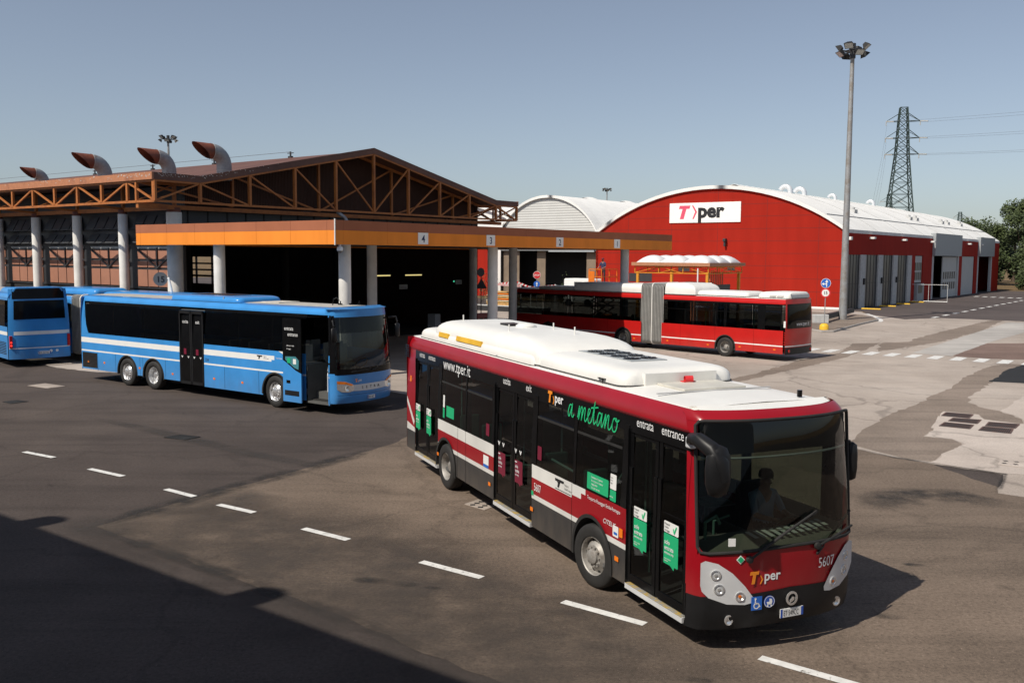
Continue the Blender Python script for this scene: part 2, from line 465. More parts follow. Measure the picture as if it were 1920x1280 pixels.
# pale concrete apron under the canopy and out towards the red hall
sheet('concrete_apron', [(-24, 44.5), (-19.8, 40.41), (-17.5, 38.9), (-12, 37.6), (-6, 35.4), (-2.5, 31.8), (3, 27.2), (8.78, 24.26), (9.46, 22.92), (10.16, 22.27), (11.3, 21.22), (10.29, 19.54), (10.62, 19.18), (20, 15), wp(15, -48), wp(52, -48), wp(56.5, -16.9), wp(56.2, -11), wp(52.3, -9.28), wp(57.3, -4.8), wp(61, -3.2), wp(62.2, 0), wp(62.3, 26), wp(45, 30), wp(27, 14), wp(4, 14)], .004, MAT['concrete'], wob=.05)
sheet('concrete_slab', [(30, 20), (24.6, 22), (18.35, 33.5), (15.85, 30.28), (15.78, 28.73), (15.3, 27.9), (20, 20)], .008, MAT['concrete_light'], wob=.06)
sheet('concrete_slab', [(11.45, 25.8), (12.31, 27.09), (13.39, 29.19), (15.16, 27.93), (18, 26), (20, 19), (12.3, 21.0), (11.3, 21.32), (10.2, 22.44), (10.86, 23.5), (11.34, 23.88), (12.02, 24.78), (11.96, 25.39)], .008, MAT['concrete_light'], wob=.07)
sheet('asphalt_patch', [(8.9, 24.6), (10.28, 27.02), (12.09, 29.7), (13.59, 31.43), (15.22, 33.72), (16.8, 35.74), (18.5, 38.47), (21.74, 42.85), (23.23, 44.13), (23.95, 43.87), (18.99, 37.12), (16.36, 33.41), (15.68, 32), (15.56, 30.72), (15.78, 30.28), (15.75, 28.68), (15.35, 27.93), (15.16, 27.93), (13.39, 29.19), (12.31, 27.09), (11.45, 25.8), (11.96, 25.39), (12.02, 24.78), (11.34, 23.88), (10.86, 23.5), (10.2, 22.44), (9.6, 22.95)], .006, MAT['trench'], wob=.07)
sheet('asphalt_patch', [(7.5, 35), (8.45, 36.32), (10.69, 39.14), (14.25, 43.54), (16.92, 47.05), (21.43, 54.6), (19.6, 54), (16.95, 48.61), (14.71, 46.32), (12.47, 42.93), (9.88, 39.1), (7.2, 35.6)], .006, MAT['trench'], wob=.08)
sheet('asphalt_patch', [(21.43, 54.61), (23.32, 55.32), (25.91, 59.31), (30.05, 64.79), (38.23, 75.24), (39.31, 75.34), (32.01, 64.16), (25.84, 56.1), (22.88, 53.02), (19.1, 49.23)], .006, MAT['trench'], wob=.12)
sheet('asphalt_patch', [(19.09, 37.57), (20.27, 39.03), (21.62, 41.16), (23.95, 43.87), (26, 42.6), (20.69, 36.98)], .010, MAT['black_asphalt'], wob=.04)
sheet('concrete_strip', [(20.82, 48.87), (22.18, 47.38), (28.36, 55.68), (34.16, 62.8), (39.55, 72.78), (38.2, 72.65)], .008, MAT['grey_band'], wob=.04)
sheet('asphalt_patch', [(22.23, 47.38), (27.68, 54.75), (29.91, 54.91), (33, 54), (26.5, 45.6), (23.57, 46.19)], .008, MAT['red_asphalt'], wob=.04)
# stains that follow the worn wheel tracks
def stain_strip(name, pts, w, z, mat):
    mb = MB(); cov = []
    n = len(pts)
    for i, p in enumerate(pts):
        a = Vector(pts[max(i-1, 0)]); b = Vector(pts[min(i+1, n-1)]); d = (b-a).normalized(); nn = Vector((-d.y, d.x))
        p = Vector(p)
        for k in (-1, -.4, .4, 1):
            q = p + nn*w*k*(1 if 0 < i < n-1 else .5); mb.v.append((q.x, q.y, z)); cov.append(0.0 if abs(k) == 1 or i in (0, n-1) else 1.0)
    for i in range(n-1):
        for k in range(3):
            mb.f.append((i*4+k, i*4+k+1, i*4+k+5, i*4+k+4)); mb.m.append(0)
    o = mb.build(name, mat, recalc=False)
    at = o.data.attributes.new('cover', 'FLOAT', 'POINT')
    at.data.foreach_set('value', cov)
    for p in o.data.polygons:
        if p.normal.z < 0: p.flip()
    return tag(o, kind='structure')
stain_strip('oil_stain', [(-3.5, 23.5), (-3.91, 22.8), (-4.41, 21.97), (-4.97, 20.99), (-5.63, 19.99), (-6.21, 18.99), (-6.59, 18.25), (-7.02, 17.56), (-7.47, 16.78)], .38, .006, MAT['stain'])
stain_strip('oil_stain', [(-7.38, 16.58), (-6.17, 15.57), (-4.97, 14.62), (-4, 13.86), (-3.15, 13.18), (-2.13, 12.31), (-.8, 11.2)], .22, .006, MAT['stain'])
stain_strip('oil_stain', [(-12.82, 28.19), (-10.29, 26.21), (-8.25, 24.49), (-6.46, 22.97), (-5.24, 22.17), (-4.2, 21.4)], .35, .007, MAT['stain_soft'])
stain_strip('oil_stain', [(6.9, 18.2), (7.7, 18.9), (8.4, 19.3), (9.2, 19.2), (10.0, 18.4)], .75, .006, MAT['stain'])
stain_strip('oil_stain', [(-7.2, 17.4), (-6.4, 18.1), (-5.4, 18.5), (-4.5, 18.2)], 1.0, .008, MAT['stain_soft'])
stain_strip('oil_stain', [(8.78, 24.36), (9.46, 23.0), (10.16, 22.33), (11.3, 21.25), (10.3, 19.6), (10.7, 19.0)], .09, .012, MAT['stain'])
stain_strip('oil_stain', [(-8.2, 17.3), (-7.5, 16.7), (-6.9, 16.5), (-6.2, 16.6)], .8, .007, MAT['stain_soft'])
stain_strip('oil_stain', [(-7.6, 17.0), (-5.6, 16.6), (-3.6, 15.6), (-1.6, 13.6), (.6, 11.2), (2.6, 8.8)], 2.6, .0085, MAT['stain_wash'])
for x_, y_, r_ in ((-2.1, 13.9, .25), (-1.6, 13.75, .2), (-1.15, 13.6, .12), (2.2, 10.6, .15), (5.2, 12.6, .2), (6.5, 14.8, .16)):
    stain_strip('oil_stain', [(x_-r_*1.3, y_+r_*.3), (x_-r_*.5, y_+r_*.1), (x_+r_*.5, y_-r_*.1), (x_+r_*1.3, y_-r_*.3)], r_*.6, .009, MAT['stain'])
# painted dashes along the yard lane
dash = MB()
dl = [((-12.05, 23.0), (-11.01, 22.36)), ((-9.63, 21.2), (-8.58, 20.5)), ((-7.22, 19.38), (-6.43, 18.79)), ((-5.75, 18.19), (-4.9, 17.63)), ((-3.73, 16.6), (-2.81, 15.94)), ((-1.44, 14.8), (-.44, 14.06)), ((.75, 13.08), (1.81, 12.27)), ((3.08, 11.23), (4.1, 10.42)), ((5.3, 9.45), (6.3, 8.6)), ((-14.6, 24.6), (-13.6, 23.95))]
for a, b in dl:
    a = Vector(a); b = Vector(b); d = (b-a).normalized(); n = Vector((-d.y, d.x))*.075
    dash.add([(p.x, p.y, .010) for p in (a-n, b-n, b+n, a+n)])
tag(dash.build('lane_markings', MAT['mark'], smooth=False), kind='structure')
cw = MB()
for k in range(-3, 11):
    v = -13.32 - 1.032*k
    cw.add([tuple(W(u, vv, .013)) for u, vv in ((21.72+.03*k, v-.26), (23.52+.03*k, v-.22), (23.52+.03*k, v+.28), (21.72+.03*k, v+.26))])
tag(cw.build('crosswalk_markings', MAT['mark'], smooth=False), kind='structure')
fd = MB()
for k in range(12):
    u = 57.0 + 3.72*k
    fd.add([tuple(W(uu, vv, .009)) for uu, vv in ((u-.9, -10.65), (u+.9, -10.65), (u+.9, -10.3), (u-.9, -10.3))])
for k in range(7):
    v = -3.9-1.04*k; u = 106.9 - .35*k
    fd.add([tuple(W(uu, vv, .009)) for uu, vv in ((u-.9, v-.27), (u+.9, v-.27), (u+.9, v+.27), (u-.9, v+.27))])
wl = [(30.42, 84.05), (31.18, 82.81), (30.44, 78.99), (29.51, 75.49), (28.85, 73.62), (28.3, 72.6)]
for i in range(len(wl)-1):
    a = Vector(wl[i]); b = Vector(wl[i+1]); d = (b-a).normalized(); n = Vector((-d.y, d.x))*.16
    fd.add([(p.x, p.y, .012) for p in (a-n, b-n, b+n, a+n)])
tag(fd.build('road_markings', MAT['mark'], smooth=False), kind='structure')
# raised traffic island at the corner of the red hall
isl = MB()
ip = [(20.3, 61.8), (21.2, 62.0), (25.5, 69.0), (28.7, 73.8), (29.3, 76.5), (29.6, 79.5), (28.2, 82.0), (25.0, 84.5), (20, 76), (19.2, 68)]
isl.prism(ip, (0, 0, .003), (1, 0, 0), (0, 1, 0), (0, 0, .13))
tag(isl.build('traffic_island', MAT['kerb'], smooth=False, bevel=.02), kind='structure')
sheet('island_paving', [(c[0]*.97+.74, c[1]*.97+2.2) for c in ip], .138, MAT['trench'])
# drain gratings set in the concrete
def grating(pts, label, z=.012, m=None):
    t = thing('drain_grating', label, 'drain grating', (sum(p[0] for p in pts)/4, sum(p[1] for p in pts)/4, 0), 0, 'drain gratings set in the yard')
    o = Vector(t.location)
    P = [Vector((p[0], p[1], z))-o for p in pts]
    mb = MB(); mb.add(P); e = mb.build('pit', MAT['dark'], t, smooth=False)
    ba = MB()
    for k in range(15):
        f = (k+.5)/15
        ba.bar(P[0].lerp(P[1], f)+Vector((0, 0, .006)), P[3].lerp(P[2], f)+Vector((0, 0, .006)), .022, .012)
    for i in range(4): ba.bar(P[i]+Vector((0, 0, .006)), P[(i+1) % 4]+Vector((0, 0, .006)), .035, .014)
    ba.build('bars', m or MAT['iron'], t, smooth=False)
GR = [([(13.89, 29.83), (14.56, 29.45), (14.09, 28.75), (13.45, 29.19)], 'dark drain grating alone at the back of the group of five'),
      ([(13.62, 28.78), (14.32, 28.46), (13.86, 27.78), (13.23, 28.24)], 'rusty drain grating in the middle of the group, behind the front left one'),
      ([(13.01, 28.0), (13.66, 27.57), (13.23, 26.93), (12.57, 27.39)], 'dark drain grating at the front left of the concrete group'),
      ([(14.39, 28.1), (15.11, 27.75), (14.61, 27.05), (13.95, 27.44)], 'dark drain grating at the back right of the concrete group'),
      ([(13.83, 27.33), (14.49, 26.93), (14.05, 26.24), (13.39, 26.7)], 'reddish rusty drain grating at the front right of the concrete group')]
sheet('concrete_slab', [(13.9, 30.1), (14.75, 29.5), (14.5, 28.6), (15.3, 27.75), (14.03, 25.95), (12.2, 27.1)], .010, MAT['concrete_light'], wob=.02)
for g in GR: grating([tuple(p) for p in g[0]], g[1], .013)
grating([(-9.29, 24.94), (-9.0, 25.32), (-8.38, 25.05), (-8.62, 24.66)], 'small dark drain grating in the brown asphalt beside the lane dashes', .003, MAT['black_asphalt'])
def cover(pts, label, z, m, holes=0):
    t = thing('access_cover', label, 'manhole cover', (sum(p[0] for p in pts)/len(pts), sum(p[1] for p in pts)/len(pts), 0))
    o = Vector(t.location); P = [Vector((p[0], p[1], z))-o for p in pts]
    mb = MB(); mb.prism([(p.x, p.y) for p in P], (0, 0, z-.004), (1, 0, 0), (0, 1, 0), (0, 0, .008)); mb.build('plate', m, t, smooth=False)
    if holes:
        hb = MB()
        for k in range(holes):
            for j in range(2):
                a = P[0].lerp(P[1], (k+.5)/holes); b = P[3].lerp(P[2], (k+.5)/holes); c = a.lerp(b, .3+.4*j)
                hb.box(c.x-.05, c.x+.05, c.y-.045, c.y+.045, z+.001, z+.007)
        hb.build('slots', MAT['dark'], t, smooth=False)
cover([(12.03, 22.83), (12.7, 22.62), (12.25, 21.8), (11.64, 22.23)], 'pale rectangular access cover near the right edge of the yard', .016, MAT['concrete_light'], 3)
cover([(-.92, 18.34), (-.67, 18.72), (-.28, 18.25), (-.51, 17.92)], 'pale stencilled cover plate beside the middle door of the city bus', .006, MAT['concrete'], 3)
cover([(-17.94, 34.65), (-17.6, 35.3), (-16.49, 34.57), (-16.85, 33.97)], 'pale twin cover plate in the asphalt near the blue buses', .006, MAT['concrete'])
cover([(-16.81, 30.83), (-16.5, 31.21), (-15.99, 30.94), (-16.32, 30.45)], 'dark grey cover plate at the left edge of the yard', .006, MAT['black_asphalt'])

# ---------------------------------------------------------------- maintenance depot with the gable truss
dep = thing('depot_building', 'long brown depot with gabled truss roof and rusty exhaust cowls', 'building', tuple(CD), FA)
V0, V1 = 14.5, 74.0
RX = [(-.3, 8.62), (2.38, 8.60), (14.85, 11.18), (27.1, 8.60), (29.65, 8.60)]
rf = MB()
def rz(u):
    for (a, za), (b, zb) in zip(RX, RX[1:]):
        if a <= u <= b: return za + (zb-za)*(u-a)/(b-a)
us = [-.3, 2.38, 8.6, 14.85, 20.9, 27.1, 29.65]
for a, b in zip(us, us[1:]):
    za, zb = rz(a), rz(b)
    rf.add([(a, 12.75, za+.14), (b, 12.75, zb+.14), (b, V1, zb+.14), (a, V1, za+.14)])
    rf.add([(a, 12.75, za-.02), (b, 12.75, zb-.02), (b, V1, zb-.02), (a, V1, za-.02)])
roof = rf.build('roof', MAT['roof_brown'], dep, smooth=False)
fb = MB()
for a, b in zip(us, us[1:]):
    za, zb = rz(a), rz(b)
    fb.prism([(a, za-.06), (b, zb-.06), (b, zb+.29), (a, za+.29)], (0, 12.7, 0), (1, 0, 0), (0, 0, 1), (0, .10, 0))
fb.build('gable_fascia', MAT['roof_brown'], dep, smooth=False)
MB().box(-.4, -.3, 12.7, V1, 8.55, 8.91).build('eave_fascia', MAT['fascia_worn'], dep, smooth=False)
MB().box(29.65, 29.75, 12.7, V1, 8.55, 8.91).build('eave_fascia', MAT['fascia_worn'], dep, smooth=False)
fl = MB(); random.seed(3)
for k in range(150):
    if random.random() < .62:
        u = abs(random.gauss(0, 1.9))*1.6-.1; z = rz(max(u, -.25))+random.uniform(.10, .28); w = random.uniform(.02, .09); h = random.uniform(.01, .04)
        fl.add([(u, 12.695, z), (u+w, 12.695, z+random.uniform(-.02, .02)), (u+w*.8, 12.695, z+h), (u+w*.2, 12.695, z+h*1.2)])
    else:
        v = 12.75+random.expovariate(.25); z = 8.66+random.uniform(0, .22); w = random.uniform(.03, .12); h = random.uniform(.015, .05)
        fl.add([(-.405, v, z), (-.405, v+w, z+random.uniform(-.02, .02)), (-.405, v+w*.8, z+h), (-.405, v+w*.2, z+h*1.2)])
fl.build('flaking_paint', MAT['flake'], dep, smooth=False)
# gable truss and eave truss
tr = MB(); gu = [-.25, 2.38, 5.5, 8.62, 11.72, 14.85, 17.95, 21.0, 24.1, 27.1, 29.6]
def tz(u): return rz(u)-.10
bz = 7.50
for a, b in zip(gu, gu[1:]): tr.bar((a, 12.78, tz(a)), (b, 12.78, tz(b)), .11, .11)
tr.bar((gu[0], 12.78, bz), (gu[-1], 12.78, bz), .11, .11)
for u in gu: tr.bar((u, 12.78, bz), (u, 12.78, tz(u)), .17, .14)
for i, (a, b) in enumerate(zip(gu, gu[1:])):
    up_left = (1 <= i < 5) or i in (9,)
    if up_left: tr.bar((a, 12.78, tz(a)), (b, 12.78, bz), .085)
    else: tr.bar((a, 12.78, bz), (b, 12.78, tz(b)), .085)
tr.build('gable_truss', MAT['steel_orange'], dep, smooth=False)
t2 = MB()
for a, b in zip(gu, gu[1:]): t2.bar((a, 14.3, tz(a)), (b, 14.3, tz(b)), .14, .16)
for u in gu[::2]: t2.bar((u, 14.3, bz), (u, 14.3, tz(u)), .14)
for i, (a, b) in enumerate(zip(gu[::2], gu[2::2])):
    if i < 2: t2.bar((a, 14.3, tz(a)), (b, 14.3, bz), .1)
    else: t2.bar((a, 14.3, bz), (b, 14.3, tz(b)), .1)
t2.bar((gu[0], 14.3, 7.3), (gu[-1], 14.3, 7.3), .22, .22)
t2.build('inner_truss', MAT['steel_orange'], dep, smooth=False)
# open bracing under the far eave
t3 = MB()
for v in (12.78, 15.0, 17.5, 20):
    t3.bar((26.9, v, 7.5), (29.6, v, 8.5), .08); t3.bar((26.9, v, 8.5), (29.6, v, 7.5), .08); t3.bar((29.6, v, 7.5), (29.6, v, 8.55), .1)
for v in (12.78, 15.0, 17.5): t3.bar((29.6, v, 7.5), (29.6, v+2.4, 8.5), .07); t3.bar((29.6, v, 8.5), (29.6, v+2.4, 7.5), .07)
t3.bar((29.6, 12.78, 7.5), (29.6, 22, 7.5), .1)
t3.build('eave_bracing', MAT['steel_orange'], dep, smooth=False)
et = MB(); vv = [12.7+2.44*k for k in range(25)]
et.bar((-.25, vv[0], 8.5), (-.25, vv[-1], 8.5), .10); et.bar((-.25, vv[0], 7.5), (-.25, vv[-1], 7.5), .12)
for i, v in enumerate(vv):
    et.bar((-.25, v, 7.5), (-.25, v, 8.5), .16, .12)
    if i < len(vv)-1:
        if i % 2 == 0: et.bar((-.25, v, 7.5), (-.25, vv[i+1], 8.5), .085)
        else: et.bar((-.25, v, 8.5), (-.25, vv[i+1], 7.5), .085)
et.build('eave_truss', MAT['steel_orange'], dep, smooth=False)
cb = MB()
for k in range(13):
    v = 14.5+4.9*k
    cb.bar((2.0, v, 7.35), (-.25, v, 7.5), .12); cb.bar((2.0, v, 8.5), (-.25, v, 7.5), .07); cb.bar((2.0, v, 7.1), (2.0, v, 8.6), .16)
cb.bar((2.0, 14.5, 7.3), (2.0, 74, 7.3), .18, .22)
cb.build('eave_brackets', MAT['steel_orange'], dep, smooth=False)
# concrete columns along the left side; the corner one is thicker
for k in range(13):
    v = 14.5+4.9*k; r = .40 if k == 0 else .265
    c = MB(); c.lathe([(r, 0), (r, 7.05), (r*.99, 7.06), (0, 7.06)], (1.96, v, 0), n=28)
    o = c.build('column', MAT['col'], dep)
    MB().lathe([(r*.9, 7.06), (r*.9, 7.3), (0, 7.3)], (1.96, v, 0), n=16).build('collar', MAT['rustcap'], o)
# side wall: dark frame, terracotta panels, two rows of tilted panes
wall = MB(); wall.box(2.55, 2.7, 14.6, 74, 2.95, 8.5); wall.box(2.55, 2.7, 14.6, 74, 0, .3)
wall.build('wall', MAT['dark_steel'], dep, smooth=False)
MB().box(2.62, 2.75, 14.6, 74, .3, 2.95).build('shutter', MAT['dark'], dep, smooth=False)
for k in range(12):
    v = 14.5+4.9*k
    pn = MB(); wf = MB()
    for j in range(4):
        a = v+.42+1.02*j; b = a+.94
        for z0, z1 in ((3.08, 4.0), (4.14, 4.46), (4.6, 5.08)):
            pn.box(2.49, 2.56, a, b, z0, z1)
    pn.build('wall_panel', MAT['terracotta'], dep, smooth=False)
    st = MB().box(2.50, 2.56, v+.4, v+4.5, 5.16, 5.30); st.build('pale_strip', MAT['strip'], dep, smooth=False)
    for row, (z0, z1) in enumerate(((5.36, 6.0), (6.16, 7.0))):
        for j in range(4):
            a = v+.46+1.02*j; b = a+.86
            wf.add([(2.54, a, z1), (2.54, b, z1), (2.16, b, z0+.12), (2.16, a, z0+.12)], 0)
            wf.prism([(2.54, z1), (2.54, z0+.05), (2.16, z0+.12)], (0, a-.06, 0), (1, 0, 0), (0, 0, 1), (0, .05, 0), 1)
            wf.bar((2.16, a-.05, z0+.12), (2.16, b+.05, z0+.12), .05, m=1)
    wf.build('awning_windows', [MAT['grey_glass'], MAT['dark_steel']], dep, smooth=False)
    br = MB()
    for s in (0, 1):
        br.bar((2.46, v+.45+s*4.05, 5.2), (2.46, v+2.47, 4.1), .07)
    br.bar((2.46, v+2.47, 5.2), (2.46, v+2.47, 4.05), .06)
    br.build('wall_bracing', MAT['dark_steel'], dep, smooth=False)
# gable wall: corrugated cladding above, dark glazed strip, closed right and back sides
gw = MB(); gp = [(2.7, 7.5)]+[(u, rz(u)-.05) for u in (2.7, 8.6, 14.85, 20.9, 27.1)]+[(27.1, 7.5)]
gw.prism(gp, (0, 14.75, 0), (1, 0, 0), (0, 0, 1), (0, .12, 0)); gw.build('gable_cladding', MAT['clad'], dep, smooth=False)
gs = MB(); gs.box(2.5, 27.3, 14.7, 14.85, 6.35, 7.45); gs.build('glazed_strip', MAT['dark_steel'], dep, smooth=False)
gm = MB()
for k in range(20): gm.box(2.9+1.25*k, 2.97+1.25*k, 14.66, 14.70, 6.35, 7.35)
gm.build('glazing_bars', MAT['black'], dep, smooth=False)
sw = MB(); sw.box(27.2, 27.4, 14.7, 46, 0, 8.5); sw.box(27.2, 27.4, 58, V1, 0, 8.5); sw.box(27.2, 27.4, 46, 58, 4.6, 8.5); sw.box(27.2, 27.4, 46, 58, 0, 2.2); sw.box(2.7, 27.2, V1-.2, V1, 0, 8.6)
sw.build('wall', MAT['clad_y'], dep, smooth=False)
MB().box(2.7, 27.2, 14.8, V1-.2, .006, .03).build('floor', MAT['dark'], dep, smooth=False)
rl = MB()
for z in (2.75, 3.3, 3.9): rl.box(27.1, 27.18, 46, 58, z, z+.16)
for k in range(5): rl.box(27.05, 27.2, 46.8+2.5*k, 46.95+2.5*k, 2.2, 4.6)
rl.build('window_bars', MAT['dark_steel'], dep, smooth=False)
for k, (u, v) in enumerate(((9, 24), (17, 24), (22.0, 24), (12, 40), (20, 40))):
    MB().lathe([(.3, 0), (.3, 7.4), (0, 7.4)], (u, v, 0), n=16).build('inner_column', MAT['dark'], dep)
# exhaust cowls
def cowl(u, v, s):
    z = rz(u)-.05; p = [(u, v, z)]
    H = .58*s; r = .40*s
    arc = []
    for k in range(9):
        a = R(90*k/8*1.06); arc.append((u-(.74*s)*(1-math.cos(a)), v, z+H+(.74*s)*math.sin(a)))
    pts = [(u, v, z-.2), (u, v, z+H*.4)]+arc
    d = Vector(arc[-1])-Vector(arc[-2]); d.normalize()
    mb = MB(); mb.tube(pts, r, 20, cap=False); o = mb.build('exhaust_cowl', MAT['galv'], dep, angle=50)
    e = Vector(arc[-1])
    # rusted mouth cut on a slant
    n = 24; x = Vector((0, 1, 0)); y = d.cross(x).normalized(); rr = r*1.03
    ra, rb, rc = [], [], []
    for j in range(n):
        a = 2*math.pi*j/n; q = x*math.cos(a)+y*math.sin(a)
        ra.append(e-d*.05+q*rr); L = (.62+.50*(q.z/abs(y.z) if abs(y.z) > .01 else 0))*s
        rb.append(e+d*L+q*rr); rc.append(e+d*(L-.05)+q*(rr-.03*s))
    deep = [e-d*.02+(p-(e-d*.05))*.9 for p in ra]
    MB().rings([ra, rb, rc, deep], cap1=True).build('cowl_mouth', MAT['rustcap'], o, angle=30)
    bnd = MB()
    bnd.lathe([(rr*1.04, -.03), (rr*1.04, .03)], tuple(e), tuple(d), n=24)
    bnd.lathe([(r*1.03, -.02), (r*1.03, .03)], (u, v, z+H*.55), n=24); bnd.build('band', MAT['strip'], o)
for u, v, s in ((5.0, 14.3, 1.0), (5.0, 19.5, 1.0), (5.0, 26.4, 1.08), (5.0, 34.0, .82)): cowl(u, v, s)
# lightning wire and its posts on the ridge
for v in (20.6, 29.0, 36.8, 45.2, 55, 64):
    m = MB(); m.tube([(14.85, v, 11.2), (14.85, v, 11.72)], .06, 8); m.bar((14.85, v-.3, 11.62), (14.85, v+.3, 11.62), .05); m.box(14.75, 14.95, v-.15, v+.15, 11.3, 11.42)
    m.build('ridge_post', MAT['dark_steel'], dep)
MB().tube([(14.85, 20.6, 11.7), (14.85, 70, 11.7)], .014, 5).build('ridge_wire', MAT['wire'], dep)
dp = MB(); dp.tube([(12.0, 13.0, 7.45), (12.25, 12.6, 7.1), (12.5, 12.2, 6.3)], .11, 10); dp.build('downpipe', MAT['galv'], dep)

# ---------------------------------------------------------------- refuelling canopy
can = thing('canopy', 'flat canopy with two tone orange fascia and bays numbered 4 to 1', 'canopy', tuple(CD), FA)
CL, CR = 14.9, 29.95
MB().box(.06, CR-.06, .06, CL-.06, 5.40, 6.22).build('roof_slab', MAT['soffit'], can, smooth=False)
f1 = MB(); f2 = MB()
js = [0, .49, 2.83, 5.18, 7.52, 9.84, 12.17, 14.5, CL]
for a, b in zip(js, js[1:]):
    f1.box(0, .055, a+.006, b-.006, 5.33, 5.925); f2.box(-.004, .05, a+.006, b-.006, 5.927, 6.345)
ju = [0.056]+[.49+2.6*k for k in range(12)]+[CR]
for a, b in zip(ju, ju[1:]):
    if b <= a: continue
    f1.box(a+.005, b-.005, 0, .055, 5.33, 5.925); f2.box(a+.005, b-.005, -.004, .05, 5.927, 6.345)
f1.box(CR-.05, CR, .06, CL, 5.33, 5.925); f2.box(CR-.05, CR+.004, .06, CL, 5.927, 6.345)
f1.box(.06, CR-.06, CL-.05, CL, 5.33, 5.925); f2.box(.06, CR-.06, CL-.05, CL+.004, 5.927, 6.345)
f1.build('fascia', MAT['orange'], can, smooth=False); f2.build('top_fascia', MAT['brown_fascia'], can, smooth=False)
MB().tube([(-.02, -.02, 5.3), (-.02, -.02, 6.4)], .03, 8).build('corner_trim', MAT['white_trim'], can)
for u, v, r in ((1.55, 1.1, .27), (12.2, 1.25, .27), (25.9, 1.25, .27), (.7, 8.92, .27), (8.98, 7, .27), (21.58, 7, .27), (25.3, 13.4, .27), (15.3, 13.4, .27)):
    MB().lathe([(r, 0), (r, 5.42)], (u, v, 0), n=26).build('column', MAT['col'], can)
for n_, u in (('4', 5.4), ('3', 10.43), ('2', 16.61), ('1', 22.8)):
    p = MB().box(u-.34, u+.34, -.03, -.006, 5.40, 5.93).build('number_plaque', MAT['sign_white'], can, smooth=False)
    lettering(p, [(n_, .48, (u, -.036, 5.49), (1, 0, 0), (0, 0, 1), dict(align='CENTER', bold=.012, width=1.0))], MAT['navy'], 'numeral')
resize(dep); resize(can)
cc = thing('security_camera', 'white dome camera hanging under the near canopy corner', 'camera', tuple(WD(.38, .12, 5.33)), FA)
MB().tube([(0, 0, .0), (0, 0, -.1)], .04, 8).build('stem', MAT['white'], cc)
MB().lathe([(0, -.08), (.10, -.09), (.115, -.15), (.115, -.22), (.1, -.24), (0, -.24)], n=16).build('housing', MAT['white'], cc)
MB().lathe([(.09, -.24), (.075, -.29), (.04, -.32), (0, -.33)], n=16).build('dome', MAT['sign_grey'], cc)

# ---------------------------------------------------------------- vaulted halls
def arc_profile(y0, y1, zb, za, n=28):
    c = (y1-y0)/2; h = za-zb; Rr = (c*c+h*h)/(2*h); ym = (y0+y1)/2; zc = za-Rr
    A = math.asin(c/Rr)
    return [(ym-Rr*math.sin(A-2*A*k/n)*1.0, zc+Rr*math.cos(A-2*A*k/n)) for k in range(n+1)]
def vault(parent, y0, y1, zb, za, x0, x1, mat, th=.34, over=.25):
    pr = arc_profile(y0, y1, zb, za); mb = MB()
    nx = 6
    for i in range(len(pr)-1):
        (ya, z_a), (yb, z_b) = pr[i], pr[i+1]
        mb.prism([(ya, z_a), (yb, z_b), (yb, z_b+th), (ya, z_a+th)], (x0-over, 0, 0), (0, 1, 0), (0, 0, 1), (x1-x0+over, 0, 0))
    o = mb.build('roof', mat, parent, angle=20)
    return o, pr
red = thing('red_hall', 'red vaulted bus workshop with white roof and large company sign', 'building', tuple(W(62.49, -1.28)), FA)
HW, HL = 27.68, 72.7
roof, pr = vault(red, 0, HW, 7.22, 11.78, 0, HL, MAT['white_roof'])
fw = MB(); fw.prism([(0, 0)]+[(y, z) for y, z in pr]+[(HW, 0)], (0, 0, 0), (0, 1, 0), (0, 0, 1), (.25, 0, 0))
fw.build('front_wall', MAT['red_hall'], red, smooth=False)
bw = MB(); bw.prism([(0, 0)]+[(y, z) for y, z in pr]+[(HW, 0)], (HL-.25, 0, 0), (0, 1, 0), (0, 0, 1), (.25, 0, 0))
bw.build('rear_wall', MAT['red_hall'], red, smooth=False)
MB().box(-.01, .2, 0, HW, 0, .22).box(-.05, .2, 0, 9, 0.0, .12).build('plinth', MAT['white_trim'], red, smooth=False)
jt = MB()
def zarc(y):
    for (a, za), (b, zb) in zip(pr, pr[1:]):
        if a <= y <= b: return za+(zb-za)*(y-a)/(b-a)
    return 7.2
for k in range(1, 10):
    z = .4+1.22*k
    ys = [i*.1 for i in range(1, 276) if zarc(i*.1) > z+.05]
    if ys: jt.box(-.006, .01, ys[0], ys[-1], z-.018, z+.018)
for k in range(6):
    y = 2.77+5.2*k
    if y < HW: jt.box(-.007, .01, y-.015, y+.015, .25, zarc(y)-.02)
jt.build('panel_joints', paint('joint_red', (.17, .012, .008), .8), red, smooth=False)
# company sign
sg = MB().box(-.09, -.012, 10.69, 18.6, 8.40, 10.43).build('sign_board', MAT['sign_white'], red, smooth=False)
def logo(parent, o, X, Y, h, c_t, c_text, gap=1.0):
    # slanted capital T, an arrow head and the word in bold
    o = Vector(o); X = Vector(X).normalized(); Y = Vector(Y).normalized(); N = X.cross(Y)
    mb = MB(); s = h
    def P(pts): mb.prism(pts, o, X*s, Y*s, N*.004)
    P([(.12, 1.0), (1.0, 1.0), (.93, .76), (.68, .76), (.46, 0), (.14, 0), (.36, .76), (.05, .76)])
    mb.build('emblem', c_t, parent, smooth=False)
    m2 = MB(); m2.prism([(1.12, 1.0), (1.24, 1.0), (1.55, .52), (1.30, .0), (1.18, .0), (1.40, .52)], o, X*s, Y*s, N*.004); m2.build('arrow', c_t, parent, smooth=False)
    lettering(parent, [('per', h*1.42, o+X*s*1.62+Y*s*.12+N*.004, X, Y, dict(bold=.045, width=1.05))], c_text)
logo(sg, (-.095, 17.6, 8.78), (0, -1, 0), (0, 0, 1), 1.38, MAT['pink'], MAT['ink'])
